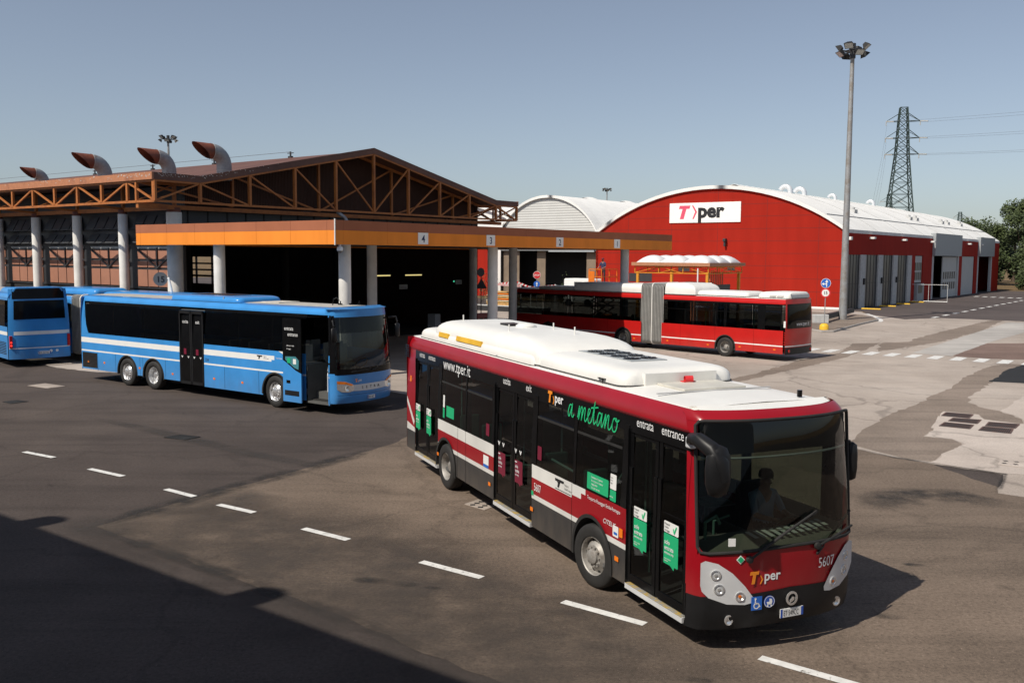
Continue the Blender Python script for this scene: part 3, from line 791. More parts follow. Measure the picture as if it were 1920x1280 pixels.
# wall along the road with its doors
sw = MB()
ops = [(0.35, 22.3, 5.2), (24.0, 27.4, 5.2), (31.6, 45.6, 7.75), (47.6, 55.3, 5.2), (57.2, 67.3, 7.75)]
x = 0
for a, b, h in ops:
    sw.box(x, a, 0, .3, 0, 7.25); sw.box(a, b, 0, .3, h, 7.25) if h < 7.2 else None; x = b
sw.box(x, HL, 0, .3, 0, 7.25); sw.box(0, HL, HW-.3, HW, 0, 7.25)
sw.build('side_wall', MAT['red_hall'], red, smooth=False)
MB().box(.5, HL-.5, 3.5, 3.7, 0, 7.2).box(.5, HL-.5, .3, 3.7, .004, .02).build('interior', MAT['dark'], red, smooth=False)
pi = MB()
for a in (3.95, 9.72, 15.1, 20.75): pi.box(a, a+1.6, -.06, .28, 0, 5.2)
pi.build('piers', MAT['pier'], red, smooth=False)
for a, b in ((.35, 3.95), (5.55, 9.72), (11.32, 15.1), (16.7, 20.75)):
    d = MB().box(a, b, .12, .18, 0, 5.2).build('fold_door', MAT['door_grey'], red, smooth=False)
    g = MB()
    for k in range(5): g.box(a+(b-a)*k/4-.025, a+(b-a)*k/4+.025, .09, .12, 0, 5.2)
    g.box(a, b, .09, .12, 2.4, 2.46); g.build('door_frame', MAT['dark_steel'], d, smooth=False)
bx = MB()
for a in (5.0, 10.9, 16.3): bx.box(a-.2, a+.1, -.2, -.06, 2.3, 2.9)
bx.build('control_boxes', MAT['black'], red, smooth=False)
dg = MB(); dg.box(24.1, 27.3, .1, .16, 2.1, 5.15); g2 = dg.build('glazed_door', MAT['door_white'], red, smooth=False)
pb = MB()
for k in range(4):
    for z in (2.4, 3.5): pb.box(24.4+.75*k, 24.85+.75*k, .07, .1, z, z+.9)
pb.build('panes', MAT['door_grey'], g2, smooth=False)
ks = MB().box(24.2, 27.2, -.3, .3, 0, 2.0).build('kiosk', MAT['grey_panel'], red, smooth=False)
MB().box(24.6, 26.4, -.32, -.30, .9, 1.8).build('pane', MAT['door_grey'], ks, smooth=False)
for a, b in ((31.6, 45.6), (57.2, 67.3)):
    MB().box(a, b, -.35, .25, 5.2, 7.9).build('shutter_box', MAT['grey_panel'], red, smooth=False)
    MB().box(a, a+.7, -.05, .28, 0, 5.2).box(b-.7, b, -.05, .28, 0, 5.2).build('piers', MAT['pier'], red, smooth=False)
wd = MB().box(37.3, 44.9, .1, .2, 0, 5.1).build('sliding_door', MAT['door_white'], red, smooth=False)
pw = MB()
for k in range(6):
    for z in (1.0, 2.3): pw.box(37.9+1.15*k, 38.45+1.15*k, .07, .1, z, z+.9)
pw.build('panes', MAT['door_grey'], wd, smooth=False)
MB().box(47.7, 55.2, .1, .2, 0, 5.15).build('sliding_door', MAT['door_white'], red, smooth=False)
for a in (6.83, 18.3, 30.6, 50.5, 58.2):
    MB().box(a-.3, a+.3, -.5, 0, 6.75, 6.95).build('wall_lamp', MAT['white_trim'], red, smooth=False, bevel=.03)
MB().box(-.45, 0, 12.1, 12.4, 6.45, 6.75).box(-.35, -.1, 12.15, 12.35, 5.95, 6.5).build('wall_lamp', MAT['dark_steel'], red, smooth=False, bevel=.03)
MB().box(-.35, .15, -.4, -.1, 6.55, 6.85).build('wall_camera', MAT['white_trim'], red, smooth=False, bevel=.03)
MB().box(-.01, .05, 16.2, 17.5, 3.4, 3.9).box(-.012, .05, 11.2, 12.0, 3.55, 3.95).box(-.012, .05, 20.6, 23.4, 2.2, 3.1).build('wall_vent', MAT['dark_steel'], red, smooth=False)
# roof seams, ridge ventilator, vents
sm = MB()
def roof_pt(y, x, lift): return (x, y, zarc(y)+.34+lift)
for x in [9.1*k for k in range(1, 8)]:
    ys = [y for y, z in pr]
    for a, b in zip(ys, ys[1:]): sm.bar(roof_pt(a, x, .02), roof_pt(b, x, .02), .10, .05)
for y in (2.2, 25.4):
    sm.bar(roof_pt(y, .2, .03), roof_pt(y, HL, .03), .12, .07)
sm.build('roof_seams', MAT['seam'], roof, smooth=False)
rv = MB()
rv.lathe([(1.0, 0), (1.0, HL-8)], (5, HW/2, 11.55), (1, 0, 0), n=20); rv.build('ridge_ventilator', MAT['white_roof'], roof)
rb = MB()
for k in range(44): rb.lathe([(1.03, 0), (1.06, .06), (1.03, .12)], (5.2+1.5*k, HW/2, 11.55), (1, 0, 0), n=20)
rb.build('ventilator_ribs', MAT['white_trim'], roof)
for x, y in ((12.7, 3.72), (34.6, 3.72), (37.6, 3.72), (51, 3.72), (54.3, 3.72), (62.3, 3.72)):
    z = zarc(y)+.3
    m = MB(); m.box(x-.5, x+.5, y-.4, y+.4, z-.1, z+.22); m.lathe([(.26, 0), (.26, .25), (.0, .38)], (x, y, z+.2), n=12); m.build('roof_vent', MAT['pier'], roof)
for x, s in ((21.3, 1.0), (26.0, 1.0), (37.5, .75), (54.5, .8)):
    arc = [(x, HW/2+.62*s*(1-math.cos(R(a))), 12.75+.62*s*math.sin(R(a))) for a in range(0, 161, 20)]
    arc = [(x, HW/2, 11.9)]+arc
    MB().tube(arc, .30*s, 12).build('gooseneck_pipe', paint('bright_duct', (.70, .72, .74), .3, .3, .05), roof)

wh = thing('white_hall', 'lower hall with white corrugated arched gable beside the red workshop', 'building', tuple(W(62.49, 26.42)), FA)
roof2, pr2 = vault(wh, 0, 13.7, 7.4, 11.55, .3, HL, MAT['white_roof'], .3)
gp = MB(); gp.prism([(0, 6.6)]+pr2+[(13.7, 6.6)], (.35, 0, 0), (0, 1, 0), (0, 0, 1), (.2, 0, 0)); gp.build('gable_panel', MAT['corr_white'], wh, smooth=False)
MB().box(.3, .6, 0, 13.7, 5.5, 6.6).box(.1, .3, .3, 6.5, 5.35, 5.75).build('lintel', MAT['grey_panel'], wh, smooth=False)
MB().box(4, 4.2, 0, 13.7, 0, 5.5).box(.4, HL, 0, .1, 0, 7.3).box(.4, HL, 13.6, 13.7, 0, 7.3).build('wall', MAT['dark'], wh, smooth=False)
cu = MB(); cu.box(.8, .9, .2, 1.7, 0, 5.5); cu.box(.8, .9, 11.2, 13.6, 0, 5.5); cu.box(1.1, 1.2, 7.6, 8.8, 0, 5.5); cu.build('strip_curtain', MAT['curtain'], wh, smooth=False)
hp = MB()
for k in range(1, 8): hp.lathe([(2.2, -1.2), (2.35, 0), (2.2, 1.2)], (9*k, 6.85, 9.75), (1, 0, 0), n=24)
hp.build('roof_ribs', MAT['white_roof'], roof2)
s2 = MB()
for y in (1.6, 3.4):
    z = 7.73+4.15*(1-((y-6.85)/6.85)**2); s2.bar((1.0, y, z), (HL, y, z), .1, .06)
s2.build('roof_seams', MAT['seam'], roof2, smooth=False)
th = thing('far_hall', 'far white vaulted hall partly hidden behind the depot truss', 'building', tuple(W(70, 40.3)), FA)
roof3, pr3 = vault(th, 0, 27.6, 7.2, 11.6, 0, 65, MAT['white_roof'], .3)
g3 = MB(); g3.prism([(0, 0)]+pr3+[(27.6, 0)], (.2, 0, 0), (0, 1, 0), (0, 0, 1), (.2, 0, 0)); g3.build('gable_panel', MAT['white_roof'], th, smooth=False)
rw = thing('red_wall', 'short red wall beyond the canopy columns beside the curtained doorway', 'wall', tuple(W(62.6, 41.9)), FA)
MB().box(0, .3, 0, 12, 0, 7.6).build('wall_panel', MAT['red_hall'], rw, smooth=False)

# ---------------------------------------------------------------- photographer's building: only its shadow reaches the picture
ob = thing('office_building', 'tall block behind the viewer whose roof edge shades the foreground', 'building', tuple(W(-28.14, -40)), FA)
MB().box(-16, 0, -50, 100, 0, 10.5).build('wall', MAT['col'], ob, smooth=False)
for v in (-10.9, -17.1):
    m = MB(); pts = [(-.32, 0), (.32, 0), (.32, .48)]+[(.32*math.cos(R(a)), .48+.32*math.sin(R(a))) for a in range(15, 180, 15)]+[(-.32, .48)]
    m.prism(pts, (-.25, v+40, 10.5), (0, 1, 0), (0, 0, 1), (.2, 0, 0)); m.build('roof_vent', MAT['galv'], ob, smooth=False)

# ---------------------------------------------------------------- shelter with white domes
sh = thing('domed_shelter', 'small shelter with white dome roof lights and yellow lattice edge', 'shelter', tuple(W(34.02, -.85)), FA)
SW, SD = 6.28, 6.13        # along v, along u
fr = MB(); fr.box(0, .12, 0, SW, 4.24, 4.48); fr.box(SD-.12, SD, 0, SW, 4.24, 4.48); fr.box(.12, SD-.12, 0, .12, 4.24, 4.48); fr.box(.12, SD-.12, SW-.12, SW, 4.24, 4.48); fr.box(.12, SD-.12, .12, SW-.12, 4.40, 4.46)
fr.build('fascia', MAT['tan'], sh, smooth=False)
dm = MB()
for i in range(3):
    for j in range(3):
        cx = .25+ (SD-.5)/3*(i+.5); cy = .25+(SW-.5)/3*(j+.5); ax = (SD-.5)/6; ay = (SW-.5)/6
        dm.grid(lambda a, b: (cx+ax*a, cy+ay*b, 4.47+.55*(max(0, (1-a*a))*max(0, 1-b*b))**.55), [math.sin(R(t)) for t in range(-90, 91, 15)], [math.sin(R(t)) for t in range(-90, 91, 15)])
dm.build('dome_lights', MAT['dome'], sh, angle=60)
lt = MB()
def lattice(p, q, n):
    p = Vector(p); q = Vector(q); z = Vector((0, 0, .46))
    lt.bar(p, q, .05); lt.bar(p+z, q+z, .05)
    for k in range(n):
        a = p.lerp(q, k/n); b = p.lerp(q, (k+1)/n)
        lt.bar(a, a+z, .05); lt.bar(b, b+z, .05)
        if k % 3 != 2: lt.bar(a, b+z, .032)
        if k % 3 != 0: lt.bar(a+z, b, .032)
for p, q in (((.2, .2, 3.72), (.2, SW-.2, 3.72)), ((SD-.2, .2, 3.72), (SD-.2, SW-.2, 3.72)), ((.2, .2, 3.72), (SD-.2, .2, 3.72)), ((.2, SW-.2, 3.72), (SD-.2, SW-.2, 3.72))): lattice(p, q, 3)
lt.build('lattice_beam', MAT['truss_yellow'], sh, smooth=False)
for x, y in ((.3, .3), (.3, SW-.4), (SD-.5, .3), (SD-.5, SW-.4), (.3, 3.1)):
    MB().box(x-.09, x+.09, y-.09, y+.09, 0, 3.8).build('post', MAT['truss_yellow'], sh, smooth=False)
ca = MB(); ca.box(1.5, 1.6, .4, 2.6, 0, 3.1)
for k in range(8): ca.bar((.8+.3*k, .35, 2.9), (.8+.3*k, .35, 3.8), .06)
ca.build('screen_panel', MAT['brown_fascia'], sh, smooth=False)
MB().box(2.2, 4.6, .5, .6, .3, 2.9).build('glass_screen', MAT['door_grey'], sh, smooth=False)
ns = thing('notice_post', 'thin white pole with a grey two line notice board', 'sign', tuple(W(33.2, 0.0)), FA)
NP = ns
MB().tube([(0, -.35, 0), (0, -.35, 4.1)], .05, 8).build('pole', MAT['white'], ns)
nb = MB().box(-.02, .02, -1.43, -.62, 2.52, 3.12).build('board', MAT['sign_white'], ns, smooth=False)
nl = MB()
for k, z in enumerate((2.92, 2.64)):
    for j in range(8):
        if j in (3,) : continue
        nl.box(-.026, -.021, -.70-.08*j-.055, -.70-.08*j, z, z+.08)
    nl.box(-.026, -.021, -1.36, -.68, z-.07, z-.06)
nl.build('writing', MAT['ink'], nb, smooth=False)

# ---------------------------------------------------------------- floodlight masts
def mast(loc, label, H=21.3, head=1.0, rz=0.0):
    t = thing('floodlight_mast', label, 'floodlight mast', loc, rz)
    mb = MB(); mb.lathe([(.44, 0), (.44, .03), (.30, .04), (.32, .05), (.29, 1.2), (.15, H-1.2), (.15, H-.4), (0, H-.4)], n=18); mb.build('pole', MAT['lamp_pole'], t)
    cb = MB(); zc = H-.9
    for k in range(8):
        a = R(45*k+10); cb.bar((.1*math.cos(a), .1*math.sin(a), zc), (.85*head*math.cos(a), .85*head*math.sin(a), zc+.05), .07)
    cb.tube([(.5*math.cos(R(a)), .5*math.sin(R(a)), zc+.05) for a in range(0, 361, 20)], .045, 6)
    cb.tube([(0, 0, zc-.5), (0, 0, zc+.6)], .22, 10)
    cb.build('crossarm', MAT['dark_steel'], t, smooth=False)
    rnd = random.Random(5)
    for k in range(8):
        a = R(45*k+10); tilt = R(rnd.choice((25, 35, 50))); up = .28 if k % 2 else -.22
        d = Vector((math.cos(a), math.sin(a), 0)); f = d*math.cos(tilt)-Vector((0, 0, math.sin(tilt)))
        s_ = Vector((-d.y, d.x, 0)); n_ = s_.cross(f)
        c = d*.95*head+Vector((0, 0, zc+up+.1))
        m = MB(); w, h_, dep_ = .34, .27, .34
        ra = [c+f*.17+s_*w*x+n_*h_*y for x, y in ((-1, -1), (1, -1), (1, 1), (-1, 1))]
        rb = [c-f*.17+s_*w*.45*x+n_*h_*.45*y for x, y in ((-1, -1), (1, -1), (1, 1), (-1, 1))]
        m.rings([rb, ra], cap0=True, cap1=True)
        o = m.build('floodlight', MAT['black'], t, smooth=False)
        g = MB(); g.add([c+f*.175+s_*w*.86*x+n_*h_*.86*y for x, y in ((-1, -1), (1, -1), (1, 1), (-1, 1))]); g.build('lens', MAT['lamp_glass'], o, smooth=False)
mast((25.66, 73.17, .13), 'tall weathered floodlight mast with eight lamps in front of the red hall', 21.2)
mast((-51.2, 142.1, 0), 'distant floodlight mast seen between the exhaust cowls over the depot roof', 22.6, 1.15)
mast((28.9, 293, 0), 'far away floodlight mast above the white vaulted roofs', 26.0, 1.3)

# ---------------------------------------------------------------- road signs
def disc(parent, name, c, r, face, mat, th=.02, n=28):
    return MB().lathe([(0, 0), (r, 0), (r, th), (0, th)], c, face, n=n).build(name, mat, parent)
rs = thing('road_sign', 'blue arrows sign above a round fifteen limit on a yellow foot', 'road sign', (20.75, 62.6, 0), 0)
MB().lathe([(.30, 0), (.30, .35), (.27, .45), (.16, .54), (0, .56)], n=20).build('base', MAT['yellow'], rs)
MB().tube([(0, 0, .5), (0.02, 0, 3.5)], .03, 8).build('pole', MAT['galv'], rs)
FD = Vector((-.28, -1, 0)).normalized(); SX = Vector((-FD.y, FD.x, 0)); SX = Vector((1, -.28, 0)).normalized()
b = disc(rs, 'arrow_disc', (0, -.03, 3.22), .315, FD, MAT['sign_white'])
b2 = disc(rs, 'arrow_disc', Vector((0, -.03, 3.22))+FD*.022, .295, FD, MAT['sign_blue'], .004); b2.parent = b
ar = MB(); oo = Vector((0, -.03, 3.22))+FD*.03
def AP(p): ar.prism(p, oo, SX, (0, 0, 1), FD*.004)
AP([(.02, -.24), (.08, -.24), (.08, .08), (.02, .08)]); AP([(-.05, .07), (.15, .07), (.05, .24)]); AP([(-.12, -.08), (.02, -.08), (.02, -.02), (-.12, -.02)]); AP([(-.12, -.15), (-.12, .05), (-.26, -.05)])
a_ = ar.build('arrows', MAT['white'], rs, smooth=False); a_.parent = b
b = disc(rs, 'limit_disc', (0, -.03, 2.58), .315, FD, MAT['sign_red'])
b2 = disc(rs, 'limit_face', Vector((0, -.03, 2.58))+FD*.022, .235, FD, MAT['white'], .004); b2.parent = b
l = lettering(rs, [('15', .30, Vector((0, -.03, 2.48))+FD*.032, SX, (0, 0, 1), dict(align='CENTER', bold=.015, width=.9))], MAT['ink'], 'numerals'); l.parent = b
kb = thing('concrete_block', 'grey concrete block with a black barrier beam beside the mast', 'concrete block', (22.6, 69.2, .13), 0)
MB().box(-.55, .55, -.35, .35, 0, .62).build('block', MAT['pier'], kb, smooth=False, bevel=.03)
MB().bar((.4, .2, .42), (5.8, 9.5, .42), .3, .35).build('beam', MAT['black'], kb, smooth=False)
s15 = thing('limit_sign', 'round sign with a black fifteen, painted grey for its shade, on a curved white bracket', 'road sign', (-15.29, 41.07, 0), 0)
cz = disc(s15, 'sign_disc', (0, 0, 3.80), .30, (.45, -1, 0), MAT['sign_grey'])  # dark grey disc colour stands in for shade on the sign face
F2 = Vector((.45, -1, 0)).normalized(); X2 = Vector((1, .45, 0)).normalized()
l = lettering(s15, [('15', .36, Vector((0, 0, 3.67))+F2*.028, X2, (0, 0, 1), dict(align='CENTER', bold=.02))], MAT['ink'], 'numerals'); l.parent = cz
MB().tube([(.5, .05, 0), (.5, .05, 2.9), (.44, .05, 3.4), (.36, .05, 3.75), (.34, .06, 3.82), (.30, .07, 3.84)], .05, 8).build('bracket', MAT['white'], s15)
def stop_sign():
    t = thing('stop_sign', 'red octagonal stop sign above a blue round sign under the canopy', 'road sign', tuple(W(45, 21.9)), 0)
    MB().tube([(0, .06, 0), (0, .06, 3.5)], .035, 8).build('pole', MAT['galv'], t)
    for r, m, y in ((.37, 'white', 0), (.34, 'sign_red', -.012)):
        mb = MB(); mb.prism([(r*math.cos(R(22.5+45*k)), r*math.sin(R(22.5+45*k))) for k in range(8)], (0, y, 3.1), (1, 0, 0), (0, 0, 1), (0, .012, 0)); o = mb.build('sign_plate', MAT[m], t, smooth=False)
    lettering(o, [('STOP', .24, (0, -.018, 3.01), (1, 0, 0), (0, 0, 1), dict(align='CENTER', bold=.012, width=.9))], MAT['white'], 'writing')
    d = disc(t, 'direction_disc', (0, 0, 2.25), .30, (0, -1, 0), MAT['sign_blue'])
    MB().prism([(-.05, -.25), (.05, -.25), (.05, .05), (.15, .05), (0, .25), (-.15, .05), (-.05, .05)], (0, -.026, 2.25), (.8, 0, 0), (0, 0, .8), (0, -.004, 0)).build('arrow', MAT['white'], d, smooth=False)
stop_sign()
bs = thing('sign_back', 'dark backs of a round and a triangular road sign before the red wall', 'road sign', tuple(W(25, 12.45)), 0)
disc(bs, 'round_plate', (0, 0, 3.72), .31, (.75, -1, 0), MAT['dark_steel'])
m = MB(); m.prism([(-.42, -.36), (.42, -.36), (0, .37)], (.05, 0, 2.92), Vector((1, .3, 0)).normalized(), (0, 0, 1), (-.01, .02, 0)); m.build('triangle_plate', MAT['dark_steel'], bs, smooth=False)
MB().tube([(.03, .05, 0), (.03, .05, 3.9)], .035, 8).build('pole', MAT['dark_steel'], bs)

# ---------------------------------------------------------------- props seen under and beyond the canopy
pbx = thing('plastic_barrier', 'pinkish red plastic barrier with two dark openings between canopy columns', 'barrier', tuple(W(20.8, 9)), FA)
m = MB(); m.box(-.6, .6, -.2, .2, 0, 1.15); m.build('body', paint('faded_red_plastic', (.45, .12, .10), .6), pbx, smooth=False, bevel=.04)
MB().box(-.42, -.08, -.21, -.18, .35, .85).box(.08, .42, -.21, -.18, .35, .85).build('openings', MAT['black'], pbx, smooth=False)
mc = thing('payment_terminal', 'grey fuelling terminal with sloping console in the dark bay', 'terminal', tuple(W(14.3, 7)), FA)
m = MB(); m.box(-.55, -.1, -.3, .3, 0, 1.5); m.prism([(-.1, 0), (.9, 0), (.9, .75), (.4, .85), (-.1, 1.0)], (0, -.3, 0), (1, 0, 0), (0, 0, 1), (0, .6, 0)); m.build('cabinet', MAT['grey_panel'], mc, smooth=False, bevel=.02)
MB().box(.2, .6, -.32, -.30, .35, .55).build('drawer', MAT['tan'], mc, smooth=False)
for (u, v), lab in zip(((22.4, 16.5), (19.2, 16.5)), ('lit yellow tube lamp in the dark bay under number 4', 'lit yellow tube lamp half hidden by the canopy column')):
    t = thing('tube_lamp', lab, 'lamp', tuple(WD(u, v, 3.48)), FA)
    MB().tube([(-.75, 0, 0), (.75, 0, 0)], .035, 8).build('tube', MAT['tube'], t)
    MB().box(-.78, .78, -.05, .05, .05, .11).build('housing', MAT['dark_steel'], t, smooth=False)
for (u, z0, w), lab in zip(((20.4, 2.62, .7), (26.3, 2.8, .6)), ('small grey notice board hanging in the dark depot bay', 'small grey notice beside a green lamp in the depot bay')):
    t = thing('notice_board', lab, 'sign', tuple(WD(u, 15.6, z0)), FA)
    MB().box(-w/2, w/2, -.02, .02, 0, .28).build('board', MAT['strip'], t, smooth=False)
    mb = MB()
    for k in range(3): mb.box(-w*.42, w*.4, -.024, -.021, .05+.08*k, .08+.08*k)
    mb.build('writing', MAT['ink'], t, smooth=False)
    if u > 25: MB().lathe([(0, 0), (.05, 0), (.05, .04), (0, .05)], (-.55, -.03, .2), (0, -1, 0), n=10).build('lamp', MAT['exit_light'], t)
# striped hazard tape strung on posts
tp = MB(); pts = [W(43, 26.6, 2.3), W(43.2, 25.2, 1.95), W(43.5, 23.6, 1.75), W(44, 22.4, 2.05), W(44.0, 21.4, 1.9)]
hz = thing('hazard_tape', 'red and white striped hazard tape strung between posts past the canopy', 'tape', tuple(W(43, 24)), 0)
o0 = Vector(hz.location)
pts = [W(30, 12.6, 2.55), W(36, 17.5, 2.3), W(43, 25.0, 2.1), W(44, 23.6, 2.35), W(45, 22.6, 1.8), W(46, 20.5, 2.0)]
pts = [p-o0 for p in pts]
for a, b in zip(pts, pts[1:]):
    n = max(3, int((b-a).length/.16))
    for k in range(n):
        p, q = a.lerp(b, k/n), a.lerp(b, (k+1)/n); h = Vector((0, 0, .20)); sh_ = (b-a).normalized()*.12
        tp.add([p, q, q+h+sh_, p+h+sh_], k % 2)
tp.build('tape', [MAT['sign_red'], MAT['white']], hz, smooth=False)
pp = MB()
for p in pts: pp.tube([(p.x, p.y, 0), (p.x, p.y, p.z+.25)], .04, 8)
pp.build('post', MAT['white'], hz)
bd = thing('timber_stack', 'stack of yellow and orange boards beyond the canopy columns', 'timber stack', tuple(W(42, 23.5)), FA)
m = MB(); rnd = random.Random(2)
for k in range(7):
    z = .55+.16*k; m.box(-.5, .6, -1.4, 1.5+rnd.uniform(-.3, .2), z, z+.10, k % 3)
m.box(-.5, .6, -1.5, 1.6, .15, .5, 0)
m.build('boards', [MAT['wood'], paint('pale_board', (.62, .50, .33), .7), MAT['hi_vis']], bd, smooth=False)
lw = thing('low_wall', 'dark low wall with a pale coping beyond the canopy', 'wall', tuple(W(38.5, 16)), FA)
MB().box(0, .3, 0, 18, 0, .45).build('base', MAT['dark_steel'], lw, smooth=False); MB().box(-.03, .33, 0, 18, .45, .53).build('coping', MAT['pier'], lw, smooth=False)
# white off-road van parked by the workshop
vn = thing('white_van', 'boxy white van parked before the dark workshop doors', 'van', tuple(W(50, 18.7)), FA)
m = MB(); m.prism([(0, .45), (0, 1.55), (.25, 2.62), (.4, 2.72), (3.4, 2.72), (3.5, 2.6), (3.55, .45)], (0, 0, 0), (0, 1, 0), (0, 0, 1), (1.8, 0, 0)); m.build('body', MAT['white'], vn, smooth=False, bevel=.05)
wn_ = MB(); wn_.add([(-.01, .25, 1.6), (-.01, 1.15, 1.6), (-.01, 1.15, 2.4), (-.01, .42, 2.4)]); wn_.add([(-.01, 1.35, 1.6), (-.01, 2.3, 1.6), (-.01, 2.3, 2.4), (-.01, 1.35, 2.4)]); wn_.build('window', MAT['door_grey'], vn, smooth=False)
for y in (.7, 2.9):
    MB().lathe([(0, -.1), (.38, -.1), (.38, .12), (0, .12)], (0, y, .38), (1, 0, 0), n=18).build('wheel', MAT['black'], vn)

# ---------------------------------------------------------------- people
def person(name, J, rad, bones, colours, parent_loc, rz, label, cap=None, face=(1, 0, 0)):
    me = bpy.data.meshes.new('p'); names = list(J)
    edges = [(names.index(a), names.index(b)) for a, b in bones]
    me.from_pydata([J[n] for n in names], edges, [])
    o = bpy.data.objects.new('p', me); COL.objects.link(o)
    sk = o.modifiers.new('s', 'SKIN'); sk.use_smooth_shade = True
    ss = o.modifiers.new('d', 'SUBSURF'); ss.levels = 2; ss.render_levels = 2
    for i, n in enumerate(names):
        v = me.skin_vertices[0].data[i]; r = rad.get(n, rad.get(n[:-2], .05)); v.radius = (r, r); v.use_root = (n == 'pelvis')
    bpy.context.view_layer.update()
    nm = bpy.data.meshes.new_from_object(o.evaluated_get(bpy.context.evaluated_depsgraph_get()))
    bpy.data.objects.remove(o); bpy.data.meshes.remove(me)
    nm.name = name; nm.materials.clear()
    mats = list(dict.fromkeys(colours.values()))
    for m in mats: nm.materials.append(MAT[m])
    segs = [(Vector(J[a]), Vector(J[b]), b) for a, b in bones]
    for p in nm.polygons:
        c = p.center; best = None
        for a, b, n in segs:
            d = b-a; t = max(0, min(1, (c-a).dot(d)/max(d.length_squared, 1e-9))); q = (c-a-d*t).length
            if best is None or q < best[0]: best = (q, n)
        key = best[1][:-2] if best[1][-2:] in ('_l', '_r') else best[1]
        p.material_index = mats.index(colours.get(key, mats[0] if False else colours['default'])); p.use_smooth = True
    ob_ = bpy.data.objects.new(name, nm); COL.objects.link(ob_)
    ob_.location = parent_loc; ob_.rotation_euler = (0, 0, rz)
    tag(ob_, label, 'person')
    h = Vector(J['head']); f = Vector(face).normalized(); s_ = Vector((-f.y, f.x, 0))
    hm = MB()
    hm.lathe([(.103, -.01), (.106, .03), (.098, .07), (.07, .105), (0, .122)], h+Vector((-.012*f.x, -.012*f.y, .012)), (0, 0, 1), n=16)
    if cap: hm.prism([(-.07, 0), (.07, 0), (.06, .09), (-.06, .09)], h+f*.085+Vector((0, 0, .03)), s_, f, (0, 0, .012))
    hm.build('cap' if cap else 'hair', MAT[cap or 'hair'], ob_)
    fm = MB()
    for k in (-1, 1):
        fm.lathe([(0, -.008), (.012, 0), (0, .008)], h+f*.098+s_*.032*k+Vector((0, 0, .0)), f, n=8)
    fm.bar(h+f*.098-s_*.025+Vector((0, 0, -.062)), h+f*.098+s_*.025+Vector((0, 0, -.062)), .01)
    fm.build('face_features', MAT['hair'], ob_)
    return ob_
def limbs(J, hands):
    B = [('pelvis', 'waist'), ('waist', 'chest'), ('chest', 'neck'), ('neck', 'jaw'), ('jaw', 'head')]
    for s in ('_l', '_r'):
        B += [('chest', 'shoulder'+s), ('shoulder'+s, 'elbow'+s), ('elbow'+s, 'wrist'+s), ('wrist'+s, 'palm'+s), ('pelvis', 'hip'+s), ('hip'+s, 'knee'+s), ('knee'+s, 'ankle'+s), ('ankle'+s, 'toe'+s)]
        w = Vector(J['wrist'+s]); p = Vector(J['palm'+s]); d = (p-w).normalized(); sd = d.cross(Vector((0, 0, 1)))
        sd = sd.normalized() if sd.length > .1 else Vector((0, 1, 0))
        for k in range(4):
            n = 'finger%d' % k+s; J[n] = tuple(p+d*(.075-.008*abs(k-1))+sd*(.022*(k-1.5))+Vector((0, 0, -.02))); B.append(('palm'+s, n))
        J['thumb'+s] = tuple(w+d*.05+sd*.055); B.append(('wrist'+s, 'thumb'+s))
    return B
RAD = dict(pelvis=.135, waist=.125, chest=.15, neck=.058, jaw=.075, head=.10, shoulder=.068, elbow=.045, wrist=.03, palm=.036, hip=.09, knee=.06, ankle=.043, toe=.04, finger0=.009, finger1=.009, finger2=.009, finger3=.009, thumb=.010)
def skin_cols(shirt, trouser): return dict(default=shirt, pelvis=trouser, waist=shirt, chest=shirt, neck='skin', jaw='skin', head='skin', shoulder=shirt, elbow=shirt, wrist='skin', palm='skin', thumb='skin', finger0='skin', finger1='skin', finger2='skin', finger3='skin', hip=trouser, knee=trouser, ankle=trouser, toe='black')
# worker on the orange lift (faces -x)
J = dict(pelvis=(0, 0, .95), waist=(0, 0, 1.12), chest=(-.04, 0, 1.36), neck=(-.05, 0, 1.53), jaw=(-.075, 0, 1.60), head=(-.08, 0, 1.68),
         shoulder_l=(-.03, -.19, 1.43), elbow_l=(-.12, -.26, 1.17), wrist_l=(-.34, -.2, 1.08), palm_l=(-.42, -.19, 1.08), shoulder_r=(-.03, .19, 1.43), elbow_r=(-.12, .26, 1.17), wrist_r=(-.34, .2, 1.08), palm_r=(-.42, .19, 1.08),
         hip_l=(0, -.10, .9), knee_l=(-.03, -.12, .5), ankle_l=(.03, -.12, .08), toe_l=(-.14, -.13, .04), hip_r=(0, .10, .9), knee_r=(-.03, .12, .5), ankle_r=(.03, .12, .08), toe_r=(-.14, .13, .04))
lf_loc = W(31, 6.0)
person('person', J, RAD, limbs(J, 1), skin_cols('navy', 'trouser'), (lf_loc.x, lf_loc.y, 2.98), FA, 'person in navy shirt and dark red cap standing on the orange lift', 'cap_red', (-1, 0, 0))
lf = thing('work_lift', 'orange work platform raised behind the red articulated bus', 'lift', (lf_loc.x, lf_loc.y, 0), FA)
m = MB(); m.box(-1.1, 1.1, -.55, .55, .25, .7)
for x in (-.8, .8):
    for y in (-.5, .5): m.lathe([(0, -.1), (.25, -.1), (.25, .1), (0, .1)], (x, y, .25), (0, 1, 0), n=14)
m.build('chassis', MAT['hi_vis'], lf, smooth=False)
m = MB()
for k in range(4):
    z = .7+.52*k
    for y in (-.4, .4): m.bar((-.9, y, z), (.9, y, z+.52), .07); m.bar((.9, y, z), (-.9, y, z+.52), .07)
m.build('scissor_arms', MAT['dark_steel'], lf, smooth=False)
MB().box(-1.1, 1.1, -.55, .55, 2.88, 2.97).build('deck', MAT['hi_vis'], lf, smooth=False)
m = MB()
for x in (-1.05, 0, 1.05):
    for y in (-.52, .52): m.bar((x, y, 2.97), (x, y, 3.98), .05)
